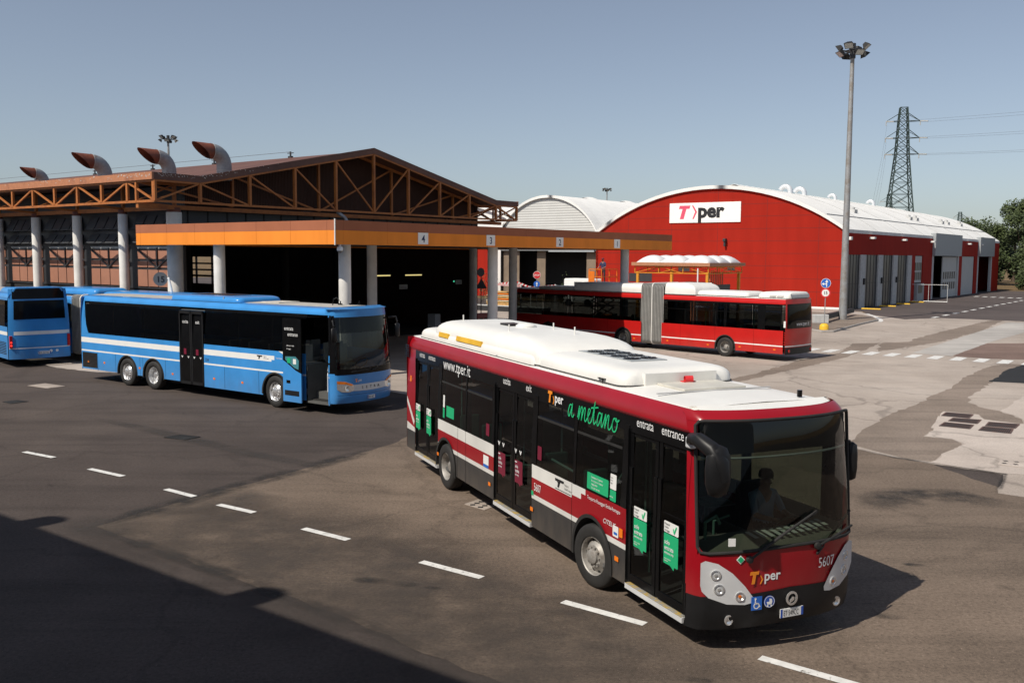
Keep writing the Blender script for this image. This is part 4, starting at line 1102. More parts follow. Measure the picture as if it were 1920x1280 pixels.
for z in (3.45, 3.98):
    m.bar((-1.05, -.52, z), (1.05, -.52, z), .05); m.bar((-1.05, .52, z), (1.05, .52, z), .05); m.bar((-1.05, -.52, z), (-1.05, .52, z), .05)
m.box(-1.1, -1.06, .05, .55, 2.97, 3.85); m.build('guard_rail', MAT['hi_vis'], lf, smooth=False)

for k, (a, c) in enumerate((((33.57, 90.62), (35.01, 89.55)), ((37.32, 95.99), (38.77, 95.3)), ((41.05, 100.82), (42.18, 100.01)), ((44.59, 105.87), (45.61, 104.55)))):
    lab = ('yellow kerb bar nearest the floodlight mast before the grey doors', 'second yellow kerb bar before the grey folding doors', 'third yellow kerb bar before the grey folding doors', 'yellow kerb bar before the glazed door and kiosk')[k]
    t = thing('kerb_bar', lab, 'kerb bar', (a[0], a[1], 0), 0, 'yellow kerb bars at the workshop doors')
    MB().bar((0, 0, .06), (c[0]-a[0], c[1]-a[1], .06), .22, .12).build('bar', MAT['yellow'], t, smooth=False, bevel=.03)
gt_ = thing('pipe_frame', 'thin white pipe frame standing before the open workshop door', 'barrier', (46.8, 106.2, 0)); m = MB()
for x, y in ((0, 0), (1.55, -1.26)): m.tube([(x, y, 0), (x, y, 1.95)], .02, 6)
m.tube([(-1.9, 1.4, 1.95), (1.55, -1.26, 1.95)], .02, 6); m.tube([(-1.4, 1.1, .08), (1.55, -1.26, .08)], .04, 6); m.build('rail', MAT['white'], gt_)
# ---------------------------------------------------------------- pylons and power lines
def pylon(loc, H, label, rz=0, k=1.0, arms=(37.9, 33.9, 30.0)):
    t = thing('pylon', label, 'pylon', loc, rz); mb = MB()
    prof = [(0, 4.3), (10, 3.35), (20, 2.35), (30, 1.45), (37.9, 1.05), (41.2, .8)]
    def hw(z):
        for (a, x), (b, y) in zip(prof, prof[1:]):
            if z <= b: return x+(y-x)*(z-a)/(b-a)
        return prof[-1][1]
    zs = [0, 5, 9.6, 13.6, 17.2, 20.4, 23.2, 25.7, 28, 30, 32, 34, 36, 37.9, 39.6, 41.2]
    th_ = .17*k
    for sx, sy in ((-1, -1), (1, -1), (1, 1), (-1, 1)):
        for (a, _), (b, _) in zip(prof, prof[1:]): mb.bar((sx*hw(a), sy*hw(a), a), (sx*hw(b), sy*hw(b), b), th_*1.4)
    for a, b in zip(zs, zs[1:]):
        p, q = hw(a), hw(b)
        for f in range(4):
            c = [(-1, -1), (1, -1), (1, 1), (-1, 1)]; i, j = c[f], c[(f+1) % 4]
            mb.bar((i[0]*p, i[1]*p, a), (j[0]*q, j[1]*q, b), th_*.75); mb.bar((j[0]*p, j[1]*p, a), (i[0]*q, i[1]*q, b), th_*.75)
            mb.bar((i[0]*q, i[1]*q, b), (j[0]*q, j[1]*q, b), th_*.6)
    mb.build('tower', MAT['pylon'], t, smooth=False)
    for z in arms:
        for s in (-1, 1):
            am = MB()
            tip = (s*3.9, 0, z)
            for y in (-1, 1):
                am.bar((s*hw(z), y*hw(z), z), tip, th_*.8); am.bar((s*hw(z+2), y*hw(z+2), z+1.9), tip, th_*.7)
            am.build('arm', MAT['pylon'], t, smooth=False)
            im = MB(); im.tube([tip, (tip[0]+1.6, -.9, z-.15)], .14*k, 8); im.tube([(s*3.9, 0, z), (s*3.9, 0, z-1.0)], .10*k, 8); im.build('insulator', MAT['strip'], t)
    return t
pylon((94.6, 233, 0), 41, 'dark green lattice pylon rising behind the red hall', R(-12))
pylon((284.3, 604.8, -7), 41, 'tiny distant pylon just above the roof end', R(-12), 1.0)
pylon((167.6, 424.3, -8), 41, 'faint second pylon partly hidden behind the dark green one', R(-12), .8)
for z, lab in ((37.75, 'uppermost pair of power lines leaving the pylon to the right'), (33.75, 'middle pair of power lines leaving the pylon to the right'), (29.85, 'lowest pair of power lines leaving the pylon to the right')):
    t = thing('power_lines', lab, 'power line', (94.6, 233, z)); mb = MB()
    for s in (-1, 1):
        p = Vector((3.9*s*.98+1.6, -.9, 0)); q = p+Vector((75, -118, -2.5 if z > 37 else (-3 if z > 33 else -3.4)))
        pts = [p.lerp(q, k/14)+Vector((0, 0, -5.5*(k/14)*(1-k/14))) for k in range(15)]
        mb.tube(pts, .02, 5)
    mb.build('cable', MAT['wire'], t)
t = thing('power_lines', 'thin wires dropping behind the pylon to the left', 'power line', (94.6, 233, 0)); mb = MB()
for z in (37.9, 33.9, 30): mb.tube([(-3.9, 0, z-1), (-4.3, 1.5, z-9), (-5.2, 4, z-20)], .016, 5); 
mb.build('cable', MAT['wire'], t)

# ---------------------------------------------------------------- trees on the right
def tree(loc, label, h, r, clumps, mat, name='tree', trunk=True, seed=1, low=.0, leaf=.42, n=420):
    rnd = random.Random(seed)
    t = thing(name, label, 'tree', loc, 0, 'trees beyond the yard')
    mb = MB(); cs = []
    for k in range(clumps):
        a = rnd.uniform(0, 6.28); z = rnd.uniform(low+.12, 1.0); rr = r*(1-.75*abs(z-.45)**1.4)*math.sqrt(rnd.random())
        cs.append((Vector((rr*math.cos(a), rr*math.sin(a), z*h*.93)), r*rnd.uniform(.22, .42)))
    for c, cr in cs:
        for k in range(n):
            d = Vector((rnd.gauss(0, 1), rnd.gauss(0, 1), rnd.gauss(0, .8))).normalized()
            p = c+d*cr*(rnd.random()**.35)
            s = leaf*rnd.uniform(.5, 1.1); x = Vector((rnd.gauss(0, 1), rnd.gauss(0, 1), rnd.gauss(0, 1))).normalized(); y = x.orthogonal().normalized()
            i = len(mb.v); mb.v += [tuple(p-x*s*.5), tuple(p+y*s*.3), tuple(p+x*s*.6), tuple(p-y*s*.3)]; mb.f.append((i, i+1, i+2, i+3)); mb.m.append(0)
    mb.build('crown', mat, t, smooth=False, recalc=False)
    tm = MB(); tm.tube([(0, 0, 0), (.1, 0, h*.3), (.05, .1, h*.6), (0, 0, h*.85)], [.3, .24, .15, .05], 8)
    for k in range(6):
        c, cr = cs[k % len(cs)]; tm.tube([(0, 0, h*.25+.05*h*k), tuple(c*.6+Vector((0, 0, .2*c.z))), tuple(c)], [.12, .08, .03], 6)
    tm.build('trunk', MAT['bark'], t)
L1, L2 = MAT['leaf'], MAT['leaf_light']
tree((82.6, 146.5, 0), 'round dark bush standing on dry grass at the right edge', 7.8, 4.6, 26, L1, 'bush', seed=3, leaf=.5)
tree((87, 153, 0), 'dense tree cut by the frame behind the round bush', 12.0, 5.0, 26, L1, seed=4, leaf=.5)
tree((92.5, 172, 0), 'tallest tree crown at the right edge', 15.5, 5.5, 28, L1, seed=5, leaf=.55)
tree((89.0, 178, 0), 'mid height tree left of the tallest crown', 12.8, 5.2, 24, L1, seed=6, leaf=.55)
tree((88.5, 183, 0), 'pale green tree between the darker crowns', 11.0, 4.5, 22, L2, seed=8, leaf=.55)
tree((93.5, 190, 0), 'lower dark tree just beyond the end of the red hall', 11.2, 5.5, 22, L1, seed=9, leaf=.6)
tree((99, 205, 0), 'distant low dark tree touching the roof end', 10.8, 6.0, 20, L1, seed=10, leaf=.7)
tree((106, 200, 0), 'distant broad dark tree behind the mid height tree', 12.5, 6.5, 22, L1, seed=11, leaf=.7)
rnd = random.Random(4)
def shrub(loc, label, h, seed):
    rnd = random.Random(seed); t = thing('shrub', label, 'shrub', loc, 0); mb = MB()
    for k in range(220):
        p = Vector((rnd.gauss(0, .3), rnd.gauss(0, .3), abs(rnd.gauss(.55, .3))*h)); s = .16*rnd.uniform(.6, 1.2)
        x = Vector((rnd.gauss(0, 1), rnd.gauss(0, 1), rnd.gauss(.6, 1))).normalized(); y = x.orthogonal().normalized()
        i = len(mb.v); mb.v += [tuple(p-x*s*.5), tuple(p+y*s*.3), tuple(p+x*s*.6), tuple(p-y*s*.3)]; mb.f.append((i, i+1, i+2, i+3)); mb.m.append(0)
    mb.build('foliage', L2, t, smooth=False, recalc=False)
    MB().tube([(0, 0, 0), (0, 0, h*.6)], .04, 6).build('stem', MAT['bark'], t)
shrub(tuple(W(52, 34.0)), 'small pale green shrub in front of the brown curtain', 2.6, 1)
shrub(tuple(W(52, 32.4)), 'tiny shrub half hidden by the dark canopy column', 2.0, 2)
shrub(tuple(W(50.5, 22.4)), 'leafy shrub left of the white van', 2.4, 3)

# ================================================================ buses
def carpaint(name, col, dirt=.25, rough=.28):
    m, nt, p = new_mat(name)
    c = ramp(nt, noise(nt, 1.3, 5, .6), [(.3, sc(col, .88)), (.7, sc(col, 1.06))])
    # road dust gathered on the lower panels
    tc = nt.nodes.new('ShaderNodeTexCoord'); sp = nt.nodes.new('ShaderNodeSeparateXYZ'); nt.links.new(tc.outputs['Object'], sp.inputs[0])
    mr = nt.nodes.new('ShaderNodeMapRange'); mr.inputs[1].default_value = .2; mr.inputs[2].default_value = 1.1; mr.inputs[3].default_value = dirt; mr.inputs[4].default_value = 0
    nt.links.new(sp.outputs[2], mr.inputs[0])
    mu = nt.nodes.new('ShaderNodeMath'); mu.operation = 'MULTIPLY'; nt.links.new(mr.outputs[0], mu.inputs[0]); nt.links.new(ramp(nt, noise(nt, 5, 5, .7, (1, 1, .3)), [(.3, .2), (.7, 1.0)]), mu.inputs[1])
    c = mixc(nt, mu.outputs[0], c, (.16, .13, .10))
    nt.links.new(c, p.inputs['Base Color']); p.inputs['Roughness'].default_value = rough
    p.inputs['Coat Weight'].default_value = .25; p.inputs['Coat Roughness'].default_value = .06; p.inputs['Specular IOR Level'].default_value = .35
    return m
BM = dict(
    red=carpaint('bus_red', (.31, .006, .013), .4), red2=carpaint('bus_red_bright', (.50, .014, .012)), white=carpaint('bus_white', (.72, .71, .68), .45), roofw=paint('bus_roof_white', (.78, .77, .73), .4, var=.08, scale=.9),
    skirt=carpaint('bus_skirt_grey', (.030, .031, .034), .5, .5), black=paint('bus_black', (.006, .006, .0065), .16, var=.2, spec=.14), bumper=paint('bumper_black', (.014, .014, .015), .42, var=.2, spec=.25), rubber=paint('rubber', (.018, .017, .016), .75, var=.25, scale=6),
    blue=carpaint('bus_blue', (.048, .275, .66), .35), roofgrey=paint('bus_roof_grey', (.42, .40, .36), .7, var=.15), bellow=paint('bellows_grey', (.17, .17, .165), .6), bellow2=paint('bellows_pale', (.44, .43, .40), .6),
    rim=rust('rim_steel', (.42, .40, .37), (.20, .16, .13), (.5, .72), 7, .5), chrome=paint('chrome', (.78, .78, .78), .22, .75, .05), silver=paint('silver_trim', (.66, .67, .68), .3, .15, .05),
    glass=glass('dark_glass', (.26, .28, .27), .02, 1.3), glass3=glass('bus_window_glass', (.15, .16, .155), .02, 1.3), glass2=glass('smoked_glass', (.10, .105, .105), .03, 1.3), screen=glass('windscreen_glass', (.34, .385, .335), .02, 1.4), doorglass=glass('door_glass', (.26, .28, .27), .02, 1.3),
    amber=paint('amber_lens', (.85, .20, .01), .25, var=.05), redlens=paint('red_lens', (.55, .015, .01), .2), green=paint('sticker_green', (.015, .40, .17), .4, var=.04), maroon=paint('sticker_maroon', (.17, .010, .032), .4, var=.04),
    stick=paint('sticker_white', (.78, .78, .76), .4, var=.03), logo_orange=paint('logo_orange', (.85, .27, .02), .4, var=.03), metano=paint('script_green', (.02, .55, .22), .4, var=.03), letter=paint('letter_white', (.82, .82, .82), .4, var=.02),
    yellow=paint('flap_yellow', (.72, .42, .03), .5), floor=paint('floor_grey', (.10, .10, .10), .8), seat=paint('seat_green', (.05, .13, .10), .7), rail=paint('hand_rail_green', (.22, .42, .34), .35), dash=paint('dash_black', (.02, .02, .02), .6),
    lens=glass('lamp_lens', (.90, .90, .90), .02, 1.5), bulb=paint('bulb', (.8, .8, .78), .1, .6), blind=paint('dust_grey', (.10, .10, .095), .6), drip=paint('drip_rail', (.16, .01, .012), .4), hatch=paint('hatch_beige', (.55, .53, .47), .5), step_yellow=rust('worn_yellow', (.50, .33, .05), (.30, .29, .26), (.4, .55), 9, 0), bluepl=paint('plate_blue', (.02, .08, .40), .4), blueglass=glass('hopper_glass', (.25, .34, .50), .05, 1.6, (.6, .75, 1.0)), curtain=paint('seat_pale', (.45, .44, .40), .7),
)
class Bus:
    def __init__(s, name, label, cat, loc, h, W=2.5, yt=.05, group=None):
        s.t = thing(name, label, cat, (loc[0], loc[1], 0), h, group); s.W = W; s.yt = yt
    def yin(s, z):      # how far the side leans in
        return 0 if z < 1.4 else s.yt*((z-1.4)/1.35)**1.5
    def Y(s, side, z, out=0): return s.yin(z)-out if side == 'R' else s.W-s.yin(z)+out
    def strip(s, mb, side, x0, x1, z0, z1, m=0, arches=(), out=0.0, nz=1):
        xs = {x0, x1}
        for cx, r in arches:
            for k in range(25):
                x = cx+r*math.cos(math.pi*k/24)
                if x0 < x < x1: xs.add(x)
        xs = sorted(xs)
        def zb(x, e):
            z = z0
            for cx, r in arches:
                d = abs(x+e-cx)
                if d < r: z = max(z, .48+math.sqrt(max(r*r-(x-cx)**2, 0)) if d < r else z)
            return z
        for a, b in zip(xs, xs[1:]):
            if b-a < 1e-5: continue
            za, zc = zb(a, 1e-6), zb(b, -1e-6)
            if za >= z1-1e-4 and zc >= z1-1e-4: continue
            za, zc = min(za, z1), min(zc, z1)
            for k in range(nz):
                f0, f1 = k/nz, (k+1)/nz
                q = [(a, za+(z1-za)*f0), (b, zc+(z1-zc)*f0), (b, zc+(z1-zc)*f1), (a, za+(z1-za)*f1)]
                mb.add([(x, s.Y(side, z, out), z) for x, z in q], m)
    def arch_lip(s, mb, side, cx, r, z0, m=0, w=.055, out=.02):
        pts = []
        for k in range(25):
            a = math.pi*k/24; pts.append((cx+r*math.cos(a), .48+r*math.sin(a)))
        pts = [(cx+r, z0)]+pts+[(cx-r, z0)]
        for (xa, za), (xb, zb) in zip(pts, pts[1:]):
            da = Vector((xa-cx, max(za-.48, 0))); db = Vector((xb-cx, max(zb-.48, 0)))
            da = da.normalized() if da.length > 0 else Vector((1, 0)); db = db.normalized()
            o = [(xa, za), (xb, zb), (xb+db.x*w, zb+db.y*w), (xa+da.x*w, za+da.y*w)]
            y = s.Y(side, 1, out); yi = s.Y(side, 1, -.25)
            mb.add([(x, y, z) for x, z in o], m)
            mb.add([(xa, y, za), (xb, y, zb), (xb, yi, zb), (xa, yi, za)], m)
    def frontx(s, y, z): return s.fx(min(1, abs(2*(y-s.W/2)/s.W)), z)
    def front(s, name, mat, y0, y1, zb, zt, out=0.0, n=28, nz=6, parent=None, mats=None):
        zb_ = zb if callable(zb) else (lambda y: zb); zt_ = zt if callable(zt) else (lambda y: zt)
        mb = MB()
        def P(u, v):
            y = y0+(y1-y0)*u; z = zb_(y)+(zt_(y)-zb_(y))*v
            k = (y-s.W/2)/(s.W/2)
            yy = s.W/2+(s.W/2-s.yin(z))*k
            return (s.frontx(y, z)+out, yy, z)
        us = [.5-.5*math.cos(math.pi*k/n) for k in range(n+1)]
        mb.grid(P, us, [k/nz for k in range(nz+1)])
        return mb.build(name, mat, parent or s.t, angle=50)
    def front_poly(s, poly, out):     # triangle-fan polygon in (y, z) wrapped onto the front
        return [(s.frontx(y, z)+out, y, z) for y, z in poly]
    def on_side(s, side, x, z, out=.006):
        return Vector((x, s.Y(side, z, out), z))
    def text(s, side, items, mat, parent=None, out=.007):
        sg = 1 if side == 'R' else -1; its = []
        for it in items:
            txt, size, x, z = it[:4]; kw = it[4] if len(it) > 4 else {}
            its.append((txt, size, s.on_side(side, x, z, out), (sg, 0, 0), (0, 0, 1), kw))
        return lettering(parent or s.t, its, mat)
    def decal(s, name, side, x0, x1, z0, z1, mat, out=.005, parent=None, tail=False, slant=0, r=.015):
        pts = rrect(x0, x1, z0, z1, r, 3)
        if tail:
            k = min(range(len(pts)), key=lambda i: abs(pts[i][1]-z0)+abs(pts[i][0]-x0)*.01)
            pts = sorted_pts = pts
        mb = MB(); mb.add([(x, s.Y(side, z, out), z) for x, z in pts])
        if tail: mb.add([(x, s.Y(side, z, out), z) for x, z in ((x0+(x1-x0)*.45, z0+.001), (x0+(x1-x0)*.75, z0+.001), (x0+(x1-x0)*.72, z0-.045))])
        return mb.build(name, mat, parent or s.t, smooth=False)
    def roof(s, x0, x1, zb, zt, edge_m, top_m, name='roof', edge_w=.16, ends=(0, 0), cut=0):
        prof = []
        y0 = s.yin(zb)
        for k in range(7):
            a = R(90*k/6); prof.append((y0+edge_w*(1-math.cos(a)), zb+(zt-.04-zb)*math.sin(a)))
        nred = len(prof)-1
        for f in (.12, .25, .5): prof.append((y0+edge_w+(s.W/2-y0-edge_w)*2*f, zt-.04+.04*(1-(1-2*f)**2)))
        full = prof+[(s.W-y, z) for y, z in prof[-2::-1]]
        mb = MB(); n = len(full)
        xs = [x0, x0+ends[0]*.5, x0+ends[0]]+[x0+ends[0]+(x1-ends[1]-x0-ends[0])*k/8 for k in range(1, 8)]+[x1-ends[1], x1-ends[1]*.5, x1]
        xs = sorted(set(xs))
        def P(u, v):
            y, z = full[int(u)]; return (v, y, z)
        mb.grid(P, list(range(n)), xs, mfn=lambda j, k: 0 if (j < nred-1+cut or j >= n-nred-cut) else 1)
        return mb.build(name, [edge_m, top_m], s.t, angle=40)
    def wheel(s, x, side, style, steer=0.0, r=.478, mat=None):
        sg = -1 if side == 'R' else 1
        y = (.13 if side == 'R' else s.W-.13)
        if style == 'front':
            rim = [(.292, .115), (.285, .128), (.272, .115), (.262, .06), (.252, .035), (.21, .075), (.172, .105), (.166, .112), (.115, .112), (.108, .15), (.065, .172), (0, .176)]
        else:
            rim = [(.292, .115), (.285, .128), (.272, .11), (.262, .02), (.25, -.06), (.2, -.085), (.15, -.085), (.14, -.03), (.10, -.015), (.092, .05), (.06, .065), (0, .068)]
        mb = MB(); k = r/.478
        mb.lathe([(a*k, b) for a, b in rim], (0, 0, 0), (0, sg, 0), n=36)
        for j in range(10):
            a = 2*math.pi*j/10; rr = .232*k if style == 'front' else .205*k; d = .058 if style == 'front' else -.082
            nrm = Vector((math.cos(a)*.5*(1 if style == 'front' else 0), sg, math.sin(a)*.5*(1 if style == 'front' else 0))).normalized()
            mb.lathe([(0, .003), (.026, .003)], (rr*math.cos(a), sg*d, rr*math.sin(a)), nrm, n=8, m=1)
            rr = .14*k; d = .112 if style == 'front' else -.02
            mb.lathe([(.016, 0), (.016, .025), (0, .026)], (rr*math.cos(a), sg*d, rr*math.sin(a)), (0, sg, 0), n=6)
        o = mb.build('wheel', [mat or BM['rim'], BM['rubber']], s.t, angle=30, loc=(x, y, r), rot=(0, 0, steer), recalc=False)
        ty = MB(); T = [(.290, .118), (.30, .135), (.37, .146), (.44, .138), (.466, .118), (.478, .09), (.478, .03), (.470, .025), (.470, .015), (.478, .01), (.478, -.05), (.47, -.11), (.44, -.138), (.36, -.146), (.29, -.13)]
        ty.lathe([(a*k, b) for a, b in T], (0, 0, 0), (0, sg, 0), n=40)
        ty.build('tyre', BM['rubber'], o, angle=50)
        return o
    def pod(s, name, mat, x0, x1, y0, y1, z0, z1, ins, r=.2, parent=None, smooth=40, p=1.0):
        # rounded cover: ins = (x0 inset, x1 inset, side inset) at the top
        rings = []; n = 9
        for k in range(n+1):
            a = math.pi/2*k/n; f = (1-math.cos(a))**(1.35*p); z = z0+(z1-z0)*math.sin(a)**.75
            rings.append([(x, y, z) for x, y in rrect(x0+ins[0]*f, x1-ins[1]*f, y0+ins[2]*f, y1-ins[2]*f, r, 5)])
        mb = MB(); mb.rings(rings, cap1=True)
        o = mb.build(name, mat, parent or s.t, angle=smooth)
        sl_ = MB(); a = [(x, y, z0+.015) for x, y in rrect(x0-.012, x1+.012, y0-.012, y1+.012, r, 5)]; c = [(x, y, z0+.035) for x, y, z in a]; sl_.rings([a, c], cap1=False); sl_.build('seal', BM['rubber'], o, smooth=False)
        return o
    def mir(s, name, mat, pts, rad, head, hs, parent=None):
        mb = MB(); mb.tube(pts, rad, 12); o = mb.build(name, mat, parent or s.t)
        return o
    def interior(s, x0, x1, zf=.42, top=2.72, seats=(), poles=(), seat_m=None):
        mb = MB(); w = s.W
        mb.box(x0, x1, .08, w-.08, zf-.06, zf); o = mb.build('floor', BM['floor'], s.t, smooth=False)
        MB().box(x0, x1, .12, w-.12, top, top+.03).build('ceiling', BM['blind'], s.t, smooth=False)
        for x, y, z, d in seats:
            m = MB(); m.box(x-.2, x+.22, y-.21, y+.21, z+.36, z+.46); m.box(x-.26*d-.04, x-.26*d+.04, y-.21, y+.21, z+.44, z+1.02); m.box(x-.05, x+.05, y-.15, y+.15, z, z+.36)
            m.build('seat', seat_m or BM['seat'], s.t, smooth=False, bevel=.03)
        for x, y in poles: MB().tube([(x, y, zf), (x, y, top)], .018, 8).build('hand_pole', BM['rail'], s.t)
def plate(bus, txt, c, X, N, w=.36, h=.11):
    c = Vector(c); X = Vector(X).normalized(); N = Vector(N).normalized(); Z = Vector((0, 0, 1))
    mb = MB(); mb.frame_box(c-X*w/2-Z*h/2, X*w, Z*h, N*.012, 0); e = N*.0125
    for s_ in (0, 1):
        a = c-X*w/2-Z*h/2+e+X*(w-.035)*s_; mb.add([a, a+X*.035, a+X*.035+Z*h, a+Z*h], 1)
    o = mb.build('number_plate', [BM['stick'], BM['bluepl']], bus, smooth=False)
    lettering(o, [(txt, h*.9, c-X*(w/2-.045)-Z*h*.32+N*.016, X, Z, dict(width=(w-.09)/(len(txt)*h*.9*.60)))], MAT['ink'])
    return o

# ---------------------------------------------------------------- red and white city bus in the foreground
b = Bus('city_bus', 'red and white methane city bus with black window band filling the foreground', 'bus', (2.2857, 11.2376), -1.1573, 2.5, .05)
T = b.t
LB = 11.95
def fx1(k, z):
    lean = 0 if z < 1.15 else .135*((z-1.15)/1.75)**1.3
    if z > 2.86: lean += .16*((z-2.86)/.16)**2
    if z < .6: lean += .06*((.6-z)/.3)**2
    x = .22-.30*k**2.6
    if k > .93: x -= .16*((k-.93)/.07)**2
    return x-lean
b.fx = fx1
XF = -.235                      # where side panels meet the rounded front corner
A1 = [(-2.68, .57), (-9.11, .57)]
bd = MB()
for sd in 'RL':
    doors = [(-11.22, -9.62), (-6.5, -4.82), (-1.72, XF)] if sd == 'R' else []
    segs = []; x = -LB+.12
    for a, c in doors: segs.append((x, a)); x = c
    if x < XF-.01: segs.append((x, XF))
    for a, c in segs:
        b.strip(bd, sd, a, c, .36 if a > -6 else .40, .845, 2, A1)
        b.strip(bd, sd, a, c, .845, .925, 1, A1)
        b.strip(bd, sd, a, c, .925, 1.20, 0, A1)
        if a < -11.3 and sd == 'R': b.strip(bd, sd, a, c, 1.2, 2.74, 0, nz=6); continue
        if sd == 'R' and a > -5 or sd == 'L':
            b.strip(bd, sd, a, -3.36 if sd == 'R' else c, 1.20, 1.43, 1, A1); 
            if sd == 'R':
                b.strip(bd, sd, -3.36, -3.05, 1.25, 1.43, 1); b.strip(bd, sd, -3.05, -2.91, 1.34, 1.43, 1); b.strip(bd, sd, -3.36, -3.05, 1.2, 1.25, 0, A1); b.strip(bd, sd, -3.05, -2.91, 1.2, 1.34, 0, A1); b.strip(bd, sd, -2.91, c, 1.2, 1.43, 0, A1)
        else: b.strip(bd, sd, a, c, 1.20, 1.43, 1, A1)
    # black band above the windows
    b.strip(bd, sd, -11.3, XF, 2.52, 2.74, 3, nz=2)
    if sd == 'L': b.strip(bd, sd, -LB+.12, -11.3, 1.43, 2.74, 0, nz=4)
bd.build('body', [BM['red'], BM['white'], BM['skirt'], BM['black']], T, smooth=False)
pil = MB()
for sd, xs in (('R', [(-9.62, -9.44), (-6.6, -6.5), (-4.82, -4.66), (-1.86, -1.72), (-3.32, -3.24), (-8.0, -7.93)]), ('L', [(-11.3, -11.2), (-9.4, -9.3), (-7.6, -7.5), (-5.8, -5.7), (-4.0, -3.9), (-2.3, -2.2), (-.55, XF)])):
    for x0, x1 in xs:
        for k in range(5):
            za, zb_ = 1.43+1.1*k/5, 1.43+1.1*(k+1)/5
            mbv = [(x0, b.Y(sd, za, .003), za), (x1, b.Y(sd, za, .003), za), (x1, b.Y(sd, zb_, .003), zb_), (x0, b.Y(sd, zb_, .003), zb_)]
            pil.add(mbv)
        pil.box(x0, x1, .03 if sd == 'R' else b.W-.12, .12 if sd == 'R' else b.W-.03, 1.4, 2.6)
pil.build('window_pillar', BM['black'], T, smooth=False)
for sd, xs in (('R', [(-9.44, -8.0), (-7.93, -6.6), (-4.66, -3.32), (-3.24, -1.86)]), ('L', [(-11.2, -9.4), (-9.3, -7.6), (-7.5, -5.8), (-5.7, -4.0), (-3.9, -2.3), (-2.2, -.55)])):
    for k, (x0, x1) in enumerate(xs):
        w_ = MB(); b.strip(w_, sd, x0, x1, 1.43, 2.52, 0, nz=3, out=-.004)
        o = w_.build('window', BM['glass'] if (sd == 'R' or k < 3) else BM['screen'], T, smooth=False)
        if sd == 'R':
            f = MB(); zt = 2.30
            b.strip(f, sd, x0+.02, x1-.02, 2.235, 2.275, 0, out=.004)
            f.build('transom', BM['rubber'], o, smooth=False)
            if k in (1, 2):
                hp = MB(); xa, xb = (x0+.05, x1-.06)
                hp.add([(xa, b.Y(sd, 2.28, .0), 2.28), (xb, b.Y(sd, 2.28, .0), 2.28), (xb-.03, b.Y(sd, 2.44, -.13), 2.44), (xa+.03, b.Y(sd, 2.44, -.13), 2.44)])
                hp.build('hopper', BM['blueglass'], o, smooth=False)
# doors
def door1(x0, x1, zlo=.44, zhi=2.56):
    lower = MB(); w = (x1-x0); root = None
    fr = MB()
    for k in range(2):
        a = x0+w*k/2+.012; c = x0+w*(k+1)/2-.012
        for (xa, xb, za, zb_) in ((a, a+.075, zlo, zhi), (c-.075, c, zlo, zhi), (a+.075, c-.075, zlo, zlo+.10), (a+.075, c-.075, zhi-.10, zhi)):
            for j in range(4):
                z0 = za+(zb_-za)*j/4; z1 = za+(zb_-za)*(j+1)/4
                fr.frame_box((xa, b.Y('R', (z0+z1)/2, -.025), z0), (xb-xa, 0, 0), (0, .035, 0), (0, 0, z1-z0))
    fr.box(x0, x0+.012, .01, .06, zlo, zhi); fr.box(x0, x1, .06, .09, zhi, zhi+.05)
    root = fr.build('door', BM['black'], T, smooth=False)
    for k in range(2):
        a = x0+w*k/2+.087; c = x0+w*(k+1)/2-.087
        g = MB(); b.strip(g, 'R', a, c, zlo+.1, zhi-.1, 0, nz=4, out=-.035); g.build('door_glass', BM['doorglass'], root, smooth=False)
        MB().tube([(a+.05, .14, 1.0), (a+.05, .16, 1.25), (c-.05, .16, 1.35)], .016, 8).build('door_rail', BM['rail'], root)
    st = MB(); st.box(x0+.03, x1-.03, -.02, .30, .33, .40); st.build('step', BM['silver'], root, smooth=False)
    MB().box(x0+.05, x1-.05, -.022, .06, .401, .408).build('step_edge', BM['step_yellow'], root, smooth=False)
    return root
D1 = door1(-11.22, -9.62); D2 = door1(-6.5, -4.82); D3 = door1(-1.72, XF-.02)
# the roof with its red edge
b.roof(-LB+.06, -.36, 2.74, 3.06, BM['red'], BM['roofw'], ends=(.0, .0))
dr = MB()
for sd in 'RL': b.strip(dr, sd, -LB+.2, -.3, 2.755, 2.775, 0, out=.012)
dr.build('drip_rail', BM['drip'], T, smooth=False)
# front
b.front('front_mask', BM['red'], 0, 2.5, lambda y: .74+.06*(1-abs(y-1.25)/1.25), lambda y: 1.27+.05*(1-((y-1.25)/1.25)**2)+.35*max(0, abs(y-1.25)/1.25-.93)/.07)
b.front('front_pillar', BM['red'], 0, .05, 1.25, 2.93, out=-.002, n=10, nz=12); b.front('front_pillar', BM['red'], 2.45, 2.5, 1.25, 2.93, out=-.002, n=10, nz=12)
b.front('windscreen', BM['screen'], .045, 2.455, lambda y: 1.27+.05*(1-((y-1.25)/1.25)**2), lambda y: 2.905, out=-.004, nz=10)
gk = MB()
def fr_tube(pts, r, m=0): gk.tube([(b.frontx(y, z)+.004, y, z) for y, z in pts], r, 8, m)
outl = [(.05, 1.36), (.07, 1.30)]+[(.16+k*.0825, 1.275+.05*(1-((.16+k*.0825-1.25)/1.25)**2)) for k in range(27)]+[(2.43, 1.30), (2.45, 1.36), (2.452, 1.9), (2.45, 2.5), (2.445, 2.86), (2.42, 2.905)]+[(2.35-k*.1, 2.91) for k in range(23)]+[(.09, 2.905), (.055, 2.86), (.05, 2.4), (.048, 1.9), (.05, 1.36)]
fr_tube(outl, .022); gk.build('windscreen_seal', BM['rubber'], T)
b.front('roof_brow', BM['red'], 0, 2.5, 2.90, 3.02, nz=8)
m = MB(); m.tube([(b.frontx(y, 2.45)-.05, y, 2.45) for y in [.12+2.26*k/24 for k in range(25)]], .014, 6); m.build('display_edge', BM['silver'], T)
